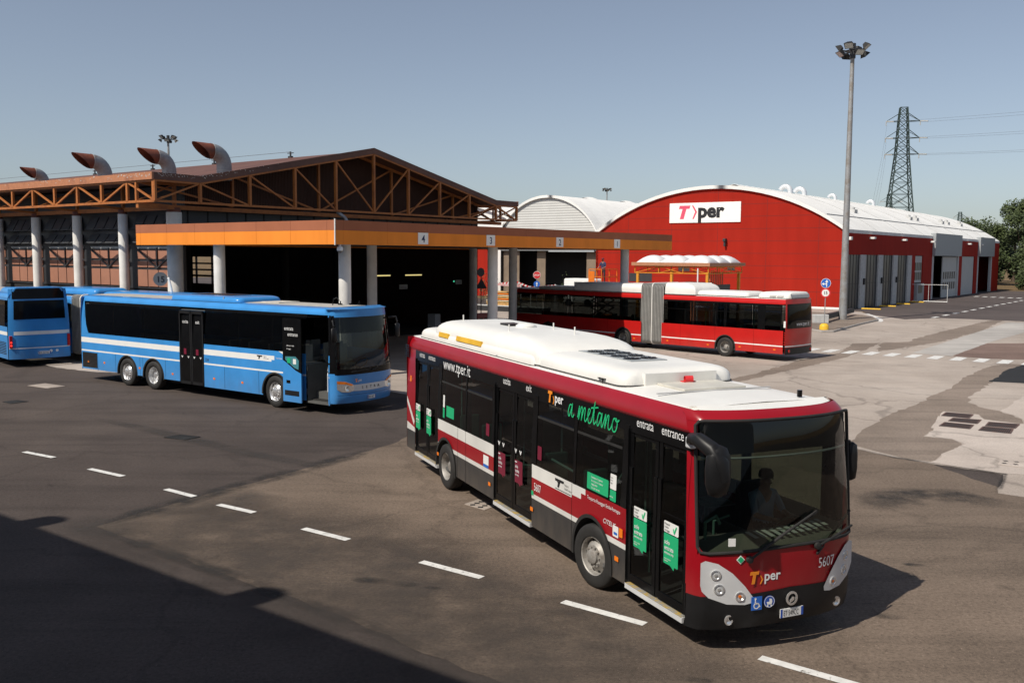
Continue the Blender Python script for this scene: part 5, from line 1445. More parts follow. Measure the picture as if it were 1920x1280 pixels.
# brow closes onto the roof
cl = MB(); ysc = [k*2.5/30 for k in range(31)]
cl.grid(lambda y, v: (b.frontx(y, 3.02)+(-.44-b.frontx(y, 3.02))*v, b.W/2+(y-b.W/2)*(.885-.01*v), 3.015+.04*v), ysc, [0, .5, 1]); 
cl.build('roof_front', BM['roofw'], T, angle=50)
cn = MB()
for sd in 'RL':
    for k in range(6):
        za, zb_ = 2.74+.28*k/6, 2.74+.28*(k+1)/6
        ya, yb = b.Y(sd, 2.74, -.14*(k/6)**2), b.Y(sd, 2.74, -.14*((k+1)/6)**2)
        yf = 0 if sd == 'R' else 2.5
        cn.add([(-.5, ya, za), (b.frontx(yf, za), ya, za), (b.frontx(yf, zb_), yb, zb_), (-.5, yb, zb_)])
cn.build('roof_corner', BM['red'], T)
b.front('bumper', BM['bumper'], 0, 2.5, lambda y: .31+.04*(1-abs(y-1.25)/1.25), lambda y: .745+.06*(1-abs(y-1.25)/1.25), out=.012)
fk = MB()
for sd in 'RL': b.strip(fk, sd, XF-.02, b.frontx(0, .5)+.0, .33, .86, 0, out=.010); b.strip(fk, sd, XF-.02, b.frontx(0, 1.0), .86, 1.43, 1, out=0); b.strip(fk, sd, XF-.02, b.frontx(0, 1.5)+.01, 1.43, 2.74, 1, nz=8)
fk.build('corner_panel', [BM['bumper'], BM['red']], T, smooth=False)
# headlights
def headlamp(mir_):
    Yf = (lambda y: 2.5-y) if mir_ else (lambda y: y)
    pl = [(.05, 1.18), (.11, 1.205), (.25, 1.17), (.42, 1.05), (.58, .88), (.70, .72), (.69, .665), (.58, .645), (.36, .66), (.15, .74), (.075, .82), (.05, .90)]
    n = len(pl); cx = (.30, .88)
    mb = MB(); rings = []
    for f in (1.0, .75, .5, .25, .02):
        rings.append([(b.frontx(Yf(max(.085, cx[0]+(y-cx[0])*f)), cx[1]+(z-cx[1])*f)+.022, Yf(cx[0]+(y-cx[0])*f), cx[1]+(z-cx[1])*f) for y, z in pl])
    mb.rings(rings, cap1=True); o = mb.build('headlight', BM['silver'], T, angle=60)
    for (y, z, r) in ((.23, 1.03, .058), (.27, .85, .060), (.52, .755, .055)):
        y = Yf(y); e = .03; dx = (b.frontx(y+.02, z)-b.frontx(y-.02, z))/.04
        N = Vector((1, -dx, 0)).normalized(); c = (b.frontx(y, z)+.012, y, z)
        m = MB(); m.lathe([(r*1.12, .0), (r*1.12, .02), (r*.95, .022), (r*.7, .004), (r*.35, -.012), (0, -.014)], c, N, n=20); lo = m.build('reflector', BM['chrome'], o)
        m = MB(); m.lathe([(r*.95, .02), (r*.6, .034), (0, .04)], c, N, n=20); m.build('lens', BM['lens'], lo)
        m = MB(); m.lathe([(.022, -.005), (.02, .02), (0, .024)], c, N, n=10); m.build('bulb', BM['bulb'] if z > .8 else BM['amber'], lo)
headlamp(False); headlamp(True)
for y in (.40, 2.10):
    m = MB(); c = (b.frontx(y, .46)+.012, y, .455); m.lathe([(.065, .0), (.065, .012), (.05, .014), (.03, .002), (0, 0)], c, (1, 0, 0), n=18); m.build('fog_light', BM['chrome'], T)
lg = MB(); c = (b.frontx(1.25, .66)+.02, 1.25, .66); lg.lathe([(.075, 0), (.09, .01), (.09, .02), (.062, .022), (.062, .005)], c, (1, 0, 0), n=24); lg.build('maker_badge', BM['chrome'], T)
m = MB(); m.prism([(-.03, -.055), (.035, -.02), (.035, .015), (0, .02), (0, 0), (-.03, -.02)], (c[0]+.01, c[1], c[2]), (0, 1, 0), (0, 0, 1), (.012, 0, 0)); m.build('badge_emblem', BM['chrome'], T, smooth=False)
plate(T, 'ET\u00b7549CC', (b.frontx(1.26, .47)+.02, 1.27, .475), (0, 1, 0), (1, 0, 0))
def fN(y):
    d = (b.frontx(y+.03, .9)-b.frontx(y-.03, .9))/.06
    return Vector((d, 1, 0)).normalized(), Vector((1, -d, 0)).normalized()
def front_text(parent, txt, size, y, z, mat, out=.012, **kw):
    X, N = fN(y+.1); lettering(parent, [(txt, size, Vector((b.frontx(y, z)+out, y, z)), X, (0, 0, 1), kw)], mat)
fm_ = T
X = Vector((b.frontx(2.0, 1.0)-b.frontx(1.68, 1.0), .32, 0)).normalized(); lettering(T, [('5607', .185, Vector((b.frontx(1.68, .98)+.028, 1.68, .985)), X, (0, 0, 1), dict(width=.85))], BM['letter'])
def bus_logo(o, X, Y, h, ct, cw, parent):
    o = Vector(o); X = Vector(X).normalized(); Y = Vector(Y).normalized(); N = X.cross(Y).normalized(); mb = MB()
    mb.prism([(.10, 1.0), (.90, 1.0), (.86, .74), (.62, .74), (.50, 0), (.22, 0), (.34, .74), (.06, .74)], o, X*h, Y*h, N*.003)
    mb.prism([(1.00, .62), (1.10, .62), (1.30, .28), (1.10, -.06), (1.0, -.06), (1.17, .28)], o, X*h, Y*h, N*.003)
    mb.build('emblem', ct, parent, smooth=False)
    lettering(parent, [('per', h*1.12, o+X*h*1.38+Y*h*.17+N*.003, X, Y, dict(bold=.02))], cw)
X, N = fN(.98); bus_logo(Vector((b.frontx(.66, .93)+.02, .63, .90)), X, (0, 0, 1), .155, BM['logo_orange'], BM['letter'], T)
# accessibility stickers on the bumper
X, N = fN(.82)
o0 = Vector((b.frontx(.66, .62)+.030, .66, .57))
m = MB(); m.prism([(0, 0), (.15, 0), (.15, .17), (0, .17)], o0, X, (0, 0, 1), N*.004); st = m.build('wheelchair_sticker', MAT['sign_blue'], T, smooth=False)
m = MB(); o1 = o0+N*.006
m.lathe([(.028, 0), (.040, 0), (.040, .002), (.028, .002)], o1+X*.07+Vector((0, 0, .055)), N, n=18)
m.lathe([(0, 0), (.014, 0), (.014, .002)], o1+X*.055+Vector((0, 0, .145)), N, n=12)
for q in ([(.048, .07), (.062, .07), (.062, .13), (.048, .13)], [(.05, .075), (.10, .075), (.10, .09), (.05, .09)], [(.09, .08), (.105, .085), (.128, .04), (.112, .035)]): m.prism(q, o1, X, (0, 0, 1), N*.002)
m.build('wheelchair_sign', BM['stick'], st, smooth=False)
m = MB(); c = o0+X*.255+Vector((0, 0, .09)); m.lathe([(0, 0), (.078, 0), (.078, .004), (0, .004)], c, N, n=24); st = m.build('pram_sticker', BM['bluepl'], T, smooth=False)
m = MB(); m.lathe([(.066, .005), (.073, .005)], c, N, n=24); m.prism([(-.04, .0), (.04, .0), (.03, -.035), (-.03, -.035)], c+N*.006, X, (0, 0, 1), N*.002); m.prism([(0, .0), (.04, .0), (.03, .035), (0, .04)], c+N*.006, X, (0, 0, 1), N*.002)
for q in (-.025, .025): m.lathe([(0, 0), (.012, 0), (.012, .002)], c+N*.006+X*q+Vector((0, 0, -.05)), N, n=10)
m.build('pram_sign', BM['stick'], st, smooth=False)
m = MB(); y, z = .52, 1.215; m.prism([(0, -.055), (.055, 0), (0, .055), (-.055, 0)], (b.frontx(y, z)+.012, y, z), fN(y)[0], (0, 0, 1), (.003, 0, 0)); d_ = m.build('gas_diamond', BM['stick'], T, smooth=False)
m = MB(); m.prism([(0, -.042), (.042, 0), (0, .042), (-.042, 0)], (b.frontx(y, z)+.016, y, z), fN(y)[0], (0, 0, 1), (.002, 0, 0)); m.build('gas_diamond_face', BM['green'], d_, smooth=False)
m = MB(); y, z = .42, 1.43; m.prism([(-.045, -.05), (.045, -.05), (.045, .05), (-.045, .05)], (b.frontx(y, z)+.004, y, z), fN(y)[0], (0, 0, 1), (.003, 0, 0)); m.build('screen_sticker', BM['stick'], T, smooth=False)
# wipers
for pts in ([(.62, 1.22), (1.1, 1.50), (1.55, 1.70)], [(1.65, 1.28), (2.0, 1.36), (2.42, 1.40)]):
    m = MB(); P3 = [(b.frontx(y, z)+.05, y, z) for y, z in pts]
    m.tube(P3, .016, 8); q = P3[1]; m.lathe([(0, 0), (.045, 0), (.045, .04), (0, .05)], (P3[0][0]-.03, P3[0][1], P3[0][2]), (1, 0, 0), n=12)
    y0, z0 = pts[1]; m.bar((b.frontx(y0-.35, z0-.20)+.025, y0-.35, z0-.19), (b.frontx(min(2.45, y0+.55), z0+.22)+.03, min(2.45, y0+.55), z0+.22), .02, .03)
    m.build('wiper', BM['rubber'], T)
# destination box, dashboard, steering, driver
m = MB(); m.box(-.52, -.14, .15, 2.35, 2.46, 2.88); m.build('destination_box', BM['dash'], T, smooth=False)
m = MB(); m.grid(lambda y, v: (b.frontx(y, 1.3)-.06-.55*v, y, 1.24+.10*v), [.15+2.2*k/12 for k in range(13)], [0, 1]); m.box(-.62, -.5, .2, 2.35, .5, 1.3); m.build('dashboard', paint('dash_grey', (.24, .23, .20), .7), T, smooth=False)
m = MB()
for k in range(11):
    y = .95+.125*k; x = b.frontx(y, 1.4)-.32; m.add([(x, y, 1.356), (x-.22, y, 1.379), (x-.22, y+.07, 1.379), (x, y+.07, 1.356)])
m.build('dash_reflection', BM['stick'], T, smooth=False)  # striped windscreen reflection, painted as white bars lying on the dash
m = MB(); m.tube([(-.62+.0+.17*math.cos(R(a))*.6, 1.88+.23*math.sin(R(a)), 1.30+.17*math.cos(R(a))*.8) for a in range(0, 361, 18)], .017, 8); m.tube([(-.62, 1.88, 1.30), (-.35, 1.88, 1.0)], .035, 8); m.build('steering_wheel', BM['dash'], T)
m = MB(); m.box(-1.35, -.9, 1.62, 2.14, .9, 1.02); m.box(-1.45, -1.33, 1.62, 2.14, .95, 1.75); m.build('driver_seat', BM['dash'], T, smooth=False, bevel=.04)
m = MB(); m.box(-1.62, -1.58, 1.3, 2.45, .45, 1.35); m.box(-1.6, -.6, 1.28, 1.31, .45, 1.25); m.build('cab_partition', BM['blind'], T, smooth=False)
m = MB(); m.tube([(-1.0, .95, .42), (-1.0, .95, 1.35), (-1.0, 1.2, 1.4)], .018, 8); m.tube([(-.45, .42, 1.2), (-.4, .38, 1.55), (-.4, .55, 1.62), (-.42, .62, 1.5)], .02, 8); m.build('grab_rail', BM['rail'], T)
J = dict(pelvis=(-1.12, 1.88, 1.14), waist=(-1.15, 1.88, 1.30), chest=(-1.15, 1.88, 1.52), neck=(-1.12, 1.88, 1.69), jaw=(-1.09, 1.88, 1.76), head=(-1.08, 1.88, 1.85),
         shoulder_l=(-1.14, 1.69, 1.60), elbow_l=(-.98, 1.63, 1.36), wrist_l=(-.74, 1.70, 1.36), palm_l=(-.66, 1.71, 1.38), shoulder_r=(-1.14, 2.07, 1.60), elbow_r=(-.98, 2.12, 1.36), wrist_r=(-.74, 2.06, 1.36), palm_r=(-.66, 2.05, 1.38),
         hip_l=(-1.05, 1.78, 1.10), knee_l=(-.66, 1.76, 1.06), ankle_l=(-.62, 1.76, .66), toe_l=(-.48, 1.76, .60), hip_r=(-1.05, 1.98, 1.10), knee_r=(-.66, 2.0, 1.06), ankle_r=(-.62, 2.0, .66), toe_r=(-.48, 2.0, .60))
DRIVER = (J, limbs(J, 1))
bx_, by_ = T.location.x, T.location.y
person('person', J, RAD, DRIVER[1], skin_cols('light_blue', 'trouser'), (bx_, by_, 0), -1.1573, 'bus driver in a light blue shirt seated behind the windscreen', None, (1, 0, 0))
sts = [(x, y, .62, 1) for x in (-3.9, -4.6, -7.4, -8.2) for y in (2.15, 1.7)]+[(x, y, .62, 1) for x in (-3.0, -4.35, -7.2, -8.4) for y in (.36,)]+[(x, 2.1, .7, 1) for x in (-2.6, -9.8, -10.6)]
b.interior(-11.6, -.55, .42, 2.70, sts, [(-1.9, .5), (-4.7, .5), (-6.6, .5), (-5.6, 1.25), (-3.3, 1.3), (-8.0, 1.3), (-9.5, .5)])
m = MB()
for x0 in (-4.7, -9.3): m.tube([(x0, .9, 2.3), (x0+2.6, .9, 2.3)], .016, 8)
m.tube([(-3.0, .25, 1.45), (-2.4, .25, 1.62), (-2.1, .25, 1.95)], .02, 8); m.tube([(-4.5, .22, 1.55), (-3.5, .22, 1.5)], .02, 8); m.build('grab_rail', BM['rail'], T)
# mirrors: a curved arm over the front door and a plain one on the far side
m = MB(); m.tube([(-.20, -.02, 2.66), (-.02, -.11, 2.74), (.20, -.16, 2.76), (.40, -.12, 2.68), (.50, -.06, 2.52), (.53, -.02, 2.32)], [.045, .07, .09, .10, .10, .06], 14); mo = m.build('mirror_arm', BM['bumper'], T)
m = MB(); m.rings([[(c[0]+.02*0, c[1], c[2]) for c in [(.44+.11*s_*math.cos(t), -.06+.16*s_*math.sin(t), z+.36) for t in [2*math.pi*k/18 for k in range(18)]]] for z, s_ in ((2.38, .15), (2.34, .7), (2.25, .97), (2.1, 1.05), (1.92, 1.0), (1.80, .75), (1.76, .15))], cap0=True); m.build('mirror_head', BM['bumper'], mo, angle=60)
MB().box(-.26, -.12, -.05, .03, 2.58, 2.72).build('mirror_bracket', BM['silver'], mo, smooth=False, bevel=.02)
m = MB(); m.tube([(-.24, 2.44, 2.46), (-.22, 2.53, 2.47), (-.22, 2.57, 2.36)], .03, 8); mo = m.build('mirror_arm', BM['bumper'], T)
m = MB(); m.rings([[(-.22+.07*s_*math.cos(t), 2.585+.09*s_*math.sin(t), z) for t in [2*math.pi*k/16 for k in range(16)]] for z, s_ in ((2.46, .2), (2.42, .85), (2.3, 1.0), (2.1, 1.0), (1.97, .8), (1.94, .2))], cap0=True); m.build('mirror_head', BM['bumper'], mo, angle=60)
# wheels and arches
al = MB(); [b.arch_lip(al, sd, cx, .565, .36) for cx in (-2.68, -9.11) for sd in 'RL']; al.build('wheel_arch', BM['rubber'], T, smooth=False)
b.wheel(-2.68, 'R', 'front', R(9)); b.wheel(-9.11, 'R', 'rear'); b.wheel(-2.68, 'L', 'front', R(9)); b.wheel(-9.11, 'L', 'rear')
ub = MB(); ub.box(-11.5, -9.75, .2, 2.3, .30, .42); ub.box(-8.5, -3.4, .2, 2.3, .28, .40); ub.box(-2.0, -.3, .2, 2.3, .3, .40); ub.build('underbody', BM['rubber'], T, smooth=False)
# rear
rr = MB()
def rx(k, z): return -LB-.0+.12*k**3+(.10*((z-2.2)/.8)**2 if z > 2.2 else 0)
rr.grid(lambda u, v: (rx(abs(2*u-1), .42+2.6*v)-.02, b.W*u if True else 0, .42+2.6*v), [.5-.5*math.cos(math.pi*k/20) for k in range(21)], [k/14 for k in range(15)])
rr.build('rear_panel', BM['red'], T, angle=60)
m = MB()
for k in range(6): m.box(-LB+.03, -LB+.3, -.005, .01, 2.55+.05*k, 2.575+.05*k)
m.build('rear_louvre', BM['black'], T, smooth=False)
m = MB(); m.add([(-LB+.15, -.006, 1.62), (-LB+.15, -.006, 1.48), (-11.30, -.006, 1.00), (-11.24, -.006, 1.10)]); m.add([(-LB+.15, -.006, 1.02), (-LB+.15, -.006, .92), (-11.24, -.006, .86), (-11.24, -.006, .95)]); m.build('rear_stripe', BM['white'], T, smooth=False)
b.decal('side_lamp', 'R', -11.62, -11.5, 1.98, 2.12, BM['amber'], .008)
for x in (-6.66, -4.78, -9.58, -1.93): b.decal('side_marker', 'R', x-.055, x+.055, .63, .70, BM['amber'], .02)
b.decal('side_indicator', 'R', -1.87, -1.77, 1.00, 1.13, BM['amber'], .02)
# roof units: gas tanks at the rear, air conditioning ahead of them
GT = b.pod('gas_tank_cover', BM['roofw'], -11.6, -5.15, .22, 2.28, 3.0, 3.24, (.15, .25, .22), .25)
b.pod('tank_hump', BM['roofw'], -10.75, -5.0, .26, 2.24, 3.02, 3.48, (.5, 1.9, .46), .25, GT, p=1.0)
for x0, x1 in ((-10.2, -9.62), (-9.1, -7.72)):
    m = MB(); m.frame_box((x0, .27, 3.12), (x1-x0, 0, 0), (0, .02, .10), (0, -.06, .02)); m.build('vent_flap', BM['yellow'], GT, smooth=False)
    m = MB(); m.frame_box((x0-.04, .285, 3.10), (x1-x0+.08, 0, 0), (0, .035, .16), (0, -.003, .001)); m.build('flap_frame', BM['seam'] if 'seam' in BM else MAT['seam'], GT, smooth=False)
MB().lathe([(.21, 0), (.21, .05), (.15, .09), (0, .10)], (-7.95, 1.3, 3.46), n=20).build('roof_fan', BM['roofw'], GT)
MB().box(-8.7, -8.2, 1.05, 1.35, 3.46, 3.52).build('roof_vent', BM['black'], GT, smooth=False)
for x, y in ((-10.2, .8), (-7.3, 1.6), (-7.2, .6), (-6.2, 1.5)): MB().tube([(x, y, 3.4), (x, y, 3.60)], .014, 6).build('lifting_eye', BM['roofw'], GT)
AC = b.pod('air_conditioner', BM['roofw'], -5.25, -2.32, .26, 2.26, 3.02, 3.28, (.2, .25, .35), .22)
MB().box(-5.0, -3.25, .95, 1.62, 3.275, 3.295).build('fan_panel', MAT['grey_panel'], AC, smooth=False)
for k in range(4):
    for j in range(2):
        m = MB(); c = (-4.72+.40*k, 1.13+.31*j, 3.296); m.lathe([(0, .006), (.135, .006), (.150, .0)], c, n=20); m.lathe([(.04, .02), (.0, .03)], c, n=10)
        for q in range(8): m.bar((c[0], c[1], c[2]+.018), (c[0]+.13*math.cos(q*.785), c[1]+.13*math.sin(q*.785), c[2]+.014), .02, .006)
        m.build('fan', BM['black'], AC, smooth=False)
MB().box(-2.36, -2.28, .62, 1.86, 3.03, 3.22).build('front_plate', BM['roofw'], AC, smooth=False)
MB().box(-3.02, -2.99, .26, 2.26, 3.03, 3.10).build('cover_joint', MAT['seam'], AC, smooth=False)
m = MB(); m.box(-2.55+.3, -1.55, .8, 1.85, 3.05, 3.085); m.build('roof_hatch', BM['hatch'], T, smooth=False, bevel=.01)
m = MB(); m.lathe([(.05, 0), (.055, .12), (.0, .13)], (-2.20, 1.24, 3.125), (.3, 1, 0), n=14); m.box(-2.25, -2.15, 1.2, 1.4, 3.085, 3.10); m.build('red_valve', MAT['sign_red'], T)
MB().tube([(-2.9, .28, 3.02), (-2.9, .28, 3.10)], .03, 8).box(-3.0, -2.8, .23, .33, 3.09, 3.105).build('roof_lug', BM['black'], T)
MB().tube([(-.6, 2.0, 3.05), (-.6, 2.0, 3.14)], .035, 8).build('roof_aerial', BM['black'], T)
sb = MB(); sb.box(-1.48, -1.44, .3, 2.2, 3.055, 3.068); sb.box(-6.9, -6.87, .2, 2.3, 3.05, 3.06); sb.build('roof_joint', MAT['seam'], T, smooth=False)
# writing along the side
b.text('R', [('entrata', .17, -10.98, 2.62, dict(width=.75)), ('entrance', .17, -10.35, 2.62, dict(width=.75)), ('www.tper.it', .33, -9.36, 2.53, dict(width=.98)), ('uscita', .18, -6.16, 2.62, dict(width=.80)), ('exit', .18, -5.16, 2.62, dict(width=.8)), ('entrata', .18, -1.54, 2.62, dict(width=.82)), ('entrance', .18, -.92, 2.62, dict(width=.80))], BM['letter'])
b.text('R', [('5607', .19, -4.72, 1.00, dict(width=.7)), ('Trasporto Passeggeri Emilia-Romagna', .078, -2.84, 1.315, dict(width=.82)), ('CITELIS', .10, -2.36, 1.08, dict(shear=.35, width=1.1))], BM['letter'])
bus_logo(b.on_side('R', -4.30, 2.555, .008), (1, 0, 0), (0, 0, 1), .19, BM['logo_orange'], BM['letter'], T)
# hand written script, drawn stroke by stroke
def stroke(parent, pts, o, X, Y, k, w, mat, mb):
    P = []
    for i in range(len(pts)-1):
        p0 = Vector(pts[max(i-1, 0)]); p1 = Vector(pts[i]); p2 = Vector(pts[i+1]); p3 = Vector(pts[min(i+2, len(pts)-1)])
        for j in range(5):
            t = j/5; P.append(.5*((2*p1)+(p2-p0)*t+(2*p0-5*p1+4*p2-p3)*t*t+(3*p1-p0-3*p2+p3)*t**3))
    P.append(Vector(pts[-1])); N = X.cross(Y)
    for a, c in zip(P, P[1:]):
        d = (c-a); 
        if d.length < 1e-5: continue
        n = Vector((-d.y, d.x)).normalized()*w
        mb.add([o+X*(q.x*k)+Y*(q.y*k)+N*.002 for q in (a-n, c-n+d*.15, c+n+d*.15, a+n)])
sm_ = MB(); oX = Vector((1, 0, 0)); oZ = Vector((0, 0, 1)); so_ = b.on_side('R', -3.56, 2.44, .008)
S_ = [[(.42, .62), (.2, .6), (.02, .2), (.12, .02), (.34, .35), (.5, .72), (.4, .2), (.5, .02), (.66, .18)],
      [(1.05, .1), (1.25, .7), (1.2, .3), (1.15, .02), (1.4, .6), (1.55, .66), (1.48, .2), (1.44, .02), (1.7, .6), (1.86, .66), (1.78, .2), (1.86, .02), (2.05, .2), (2.3, .5), (2.36, .68), (2.2, .66), (2.12, .3), (2.2, .02), (2.45, .1), (2.65, .5), (2.85, 1.15), (2.72, .4), (2.74, .04), (2.95, .2)], [(2.45, .78), (3.15, .9)],
      [(3.5, .62), (3.25, .66), (3.06, .25), (3.12, .02), (3.36, .3), (3.56, .7), (3.46, .2), (3.54, .02), (3.75, .4), (3.9, .7), (3.84, .3), (3.8, .02), (4.05, .6), (4.2, .66), (4.12, .2), (4.2, .02), (4.4, .15), (4.6, .55)],
      [(4.85, .62), (4.65, .6), (4.5, .25), (4.6, .02), (4.82, .06), (4.98, .4), (4.9, .64), (4.78, .6), (4.95, .5), (5.15, .62)]]
for q in S_[1:]: stroke(None, q, so_, oX, oZ, .305, .035, None, sm_)
sa_ = MB(); stroke(None, S_[0], so_, oX, oZ, .305, .035, None, sa_); sa_.build('script_lettering', BM['metano'], T, smooth=False, recalc=False)
sm_.build('script_lettering', BM['metano'], T, smooth=False, recalc=False)
# door and window stickers
def speech(x, z, w, h, mat, lines, on, head=True):
    d = b.decal('speech_sticker', 'R', x, x+w, z, z+h, mat, .012 if on == 'D' else .006, tail=True)
    y = b.Y('R', z+h/2, .016 if on == 'D' else .010); its = []
    for t, s_, dz in lines: its.append((t, s_, (x+.025, y-.002, z+h*dz), (1, 0, 0), (0, 0, 1), dict(width=.85, bold=.01)))
    lettering(d, its, BM['letter'])
    if head:
        w2 = b.decal('notice_sticker', 'R', x, x+w, z+h+.012, z+h+.16, BM['stick'], .012, d)
        lettering(w2, [(t, .036, (x+.02, y-.002, z+h+.115-.042*i), (1, 0, 0), (0, 0, 1), dict(width=.9, bold=.01)) for i, t in enumerate(('Preparati', 'il titolo', 'di viaggio'))], MAT['ink'])
        tk = MB(); tk.prism([(.235, .02), (.25, .02), (.30, .12), (.285, .125), (.245, .05), (.225, .09), (.215, .08)], (x, y-.003, z+h+.015), (1, 0, 0), (0, 0, 1), (0, -.002, 0)); tk.build('tick_mark', BM['metano'], w2, smooth=False)
    else:
        ln = MB(); ln.box(x+.02, x+.10, y-.003, y-.001, z+h*.90, z+h*.94); ln.build('emblem', BM['letter'], d, smooth=False)
for x in (-1.49, -.74): speech(x, .98, .33, .40, BM['green'], [('solo', .085, .66), ('entrata', .085, .47), ('entrance only', .045, .34), ('tickets on board', .026, .16), ('valid pass', .026, .09)], 'D')
for x in (-11.12, -10.36): speech(x, .98, .31, .40, BM['green'], [('solo', .085, .66), ('entrata', .085, .47), ('entrance only', .045, .34)], 'D')
for x in (-6.25, -5.50): 
    speech(x, .97, .32, .40, BM['maroon'], [('solo', .085, .66), ('uscita', .085, .47), ('exit only', .05, .32), ('', .03, .1)], 'D', False)
    ch = MB()
    for q in (.04, .24): ch.prism([(-.05, .06), (-.02, .06), (0, .02), (.02, .06), (.05, .06), (.0, -.02)], (x+q, b.Y('R', 1.5, .014), 1.50), (1, 0, 0), (0, 0, 1), (0, -.002, 0))
    ch.build('door_chevrons', BM['letter'], T, smooth=False)
d = b.decal('info_sticker', 'R', -2.86, -2.22, 1.47, 1.72, BM['green'], .004)
lettering(d, [(t, .045, (-2.72, b.Y('R', 1.6, .010), 1.655-.052*i), (1, 0, 0), (0, 0, 1), dict(width=.8)) for i, t in enumerate(('Sosteniamo il risparmio', 'di energia con il metano', 'viaggia pulito', 'bus a gas naturale'))], BM['letter'])
d = b.decal('info_sticker', 'R', -2.17, -2.0, 1.62, 1.84, BM['stick'], .004); d2 = b.decal('info_sticker', 'R', -2.17, -2.0, 1.45, 1.61, BM['green'], .004)
lettering(d, [(t, .03, (-2.16, b.Y('R', 1.7, .010), 1.78-.04*i), (1, 0, 0), (0, 0, 1), dict(width=.8)) for i, t in enumerate(('Prepara', 'il titolo', 'viaggio'))], MAT['ink'])
lettering(d2, [('entrata', .042, (-2.165, b.Y('R', 1.5, .010), 1.50), (1, 0, 0), (0, 0, 1), dict(width=.8))], BM['letter'])
d = b.decal('info_sticker', 'R', -9.30, -9.2, 1.72, 1.98, BM['stick'], .004); b.decal('info_sticker', 'R', -9.30, -9.2, 1.50, 1.71, BM['green'], .004); b.decal('info_sticker', 'R', -9.1, -8.65, 1.55, 1.78, BM['green'], -.002)
b.decal('info_sticker', 'R', -6.88, -6.72, 1.55, 1.78, BM['maroon'], .004); b.decal('info_sticker', 'R', -4.60, -4.45, 1.55, 1.78, BM['maroon'], .004)
d = b.decal('camera_sticker', 'R', -7.0, -6.74, .93, 1.16, BM['stick'], .004); b.decal('camera_sticker_band', 'R', -7.0, -6.74, .93, .99, MAT['sign_blue'], .006, d)
d = b.decal('pass_sticker', 'R', -2.07, -1.91, .96, 1.12, BM['stick'], .006); b.decal('pass_mark', 'R', -2.04, -1.94, .99, 1.03, MAT['sign_blue'], .008, d)
b.decal('gas_mark', 'R', -4.84+.02, -4.74, .90, .98, BM['green'], .006)
rm = MB(); o_ = b.on_side('R', -3.92, 1.24, .007)
rm.prism([(0, .15), (.30, .15), (.30, .125), (.27, .11), (.17, .11), (.13, .02), (.08, .02), (.10, .08), (.06, .11), (0, .11)], (o_.x, o_.y, o_.z), (1, 0, 0), (0, 0, 1), (0, -.002, 0)); rm.box(-3.92, -3.38, -.009, -.006, 1.225, 1.232); rm.build('region_emblem', MAT['ink'], T, smooth=False)
b.text('R', [('Regione', .05, -3.60, 1.33, dict(width=.9)), ('Emilia-Romagna', .05, -3.60, 1.27, dict(width=.75))], MAT['sign_grey'])
pj = MB()
for x in (-7.95, -3.35, -8.4): b.strip(pj, 'R', x-.004, x+.004, .37, 1.425, 0, A1, .003)
pj.build('panel_joint', BM['black'], T, smooth=False)

# ---------------------------------------------------------------- three axle blue coach with its front door open
b = Bus('blue_coach', 'three axle sky blue coach with white stripe and front door open', 'bus', (-5.3582, 28.4596), -.6213, 2.55, .06)
T = b.t; LB = 14.2
def fx2(k, z):
    lean = 0 if z < 1.25 else .16*((z-1.25)/1.9)**1.5
    x = .24-.32*k**2.8
    if k > .93: x -= .16*((k-.93)/.07)**2
    if z < .55: lean += .08*((.55-z)/.25)**2
    return x-lean
b.fx = fx2; XF = -.26
A2 = [(-2.75, .61), (-9.37, .61), (-11.0, .61)]
bd = MB()
for sd in 'RL':
    cut = [(-7.78, -6.4), (-1.30, -.30)] if sd == 'R' else []
    segs = []; x = -LB+.14
    for a, c in cut: segs.append((x, a)); x = c
    segs.append((x, XF))
    for a, c in segs:
        if c-a < .02: continue
        zl = .44 if a < -11 else (.30 if a > -6 else .36)
        b.strip(bd, sd, a, c, zl, 1.13, 0, A2); b.strip(bd, sd, a, c, 1.13, 1.185, 1, A2); b.strip(bd, sd, a, c, 1.185, 1.47, 0, A2)
        e = min(c, -2.92)
        if a < -3: b.strip(bd, sd, a, e, 1.47, 1.66, 1)
        if a < -3 and c > -2.9: b.strip(bd, sd, e, -2.78, 1.53, 1.66, 1); b.strip(bd, sd, e, c, 1.47, 1.53, 0); b.strip(bd, sd, -2.78, c, 1.53, 1.66, 0)
        if a > -3: b.strip(bd, sd, a, c, 1.47, 1.66, 0)
        b.strip(bd, sd, a, c, 1.66, 1.83, 0)
        b.strip(bd, sd, max(a, -13.55), c, 2.96, 3.06, 2)
    b.strip(bd, sd, -LB+.14, -13.9, 1.83, 3.06, 0, nz=5)
bd.build('body', [BM['blue'], BM['stick'], BM['black']], T, smooth=False)
m = MB(); q = [(-13.9, 1.83), (-13.55, 1.83), (-13.62, 1.92), (-13.72, 2.15), (-13.80, 2.5), (-13.86, 3.06), (-13.9, 3.06)]
m.add([(x, b.Y('R', z, .006), z) for x, z in q]); m.build('quarter_panel', BM['blue'], T, smooth=False)
for sd, xs in (('R', [(-13.88, -11.9), (-11.88, -9.9), (-9.88, -7.8), (-6.38, -4.6), (-4.58, -2.9), (-2.88, -1.32)]), ('L', [(-13.88, -11.5), (-11.48, -9.2), (-9.18, -6.9), (-6.88, -4.6), (-4.58, -2.4), (-2.38, -.4)])):
    for x0, x1 in xs:
        w_ = MB(); b.strip(w_, sd, x0, x1, 1.83, 2.96, 0, nz=4, out=.002); w_.build('window', BM['glass2'], T, smooth=False)
m = MB()
for x in (-11.89, -9.89, -4.59, -2.89): b.strip(m, 'R', x-.02, x+.02, 1.83, 2.96, 0, nz=3, out=-.002)
m.build('window_seal', BM['black'], T, smooth=False)
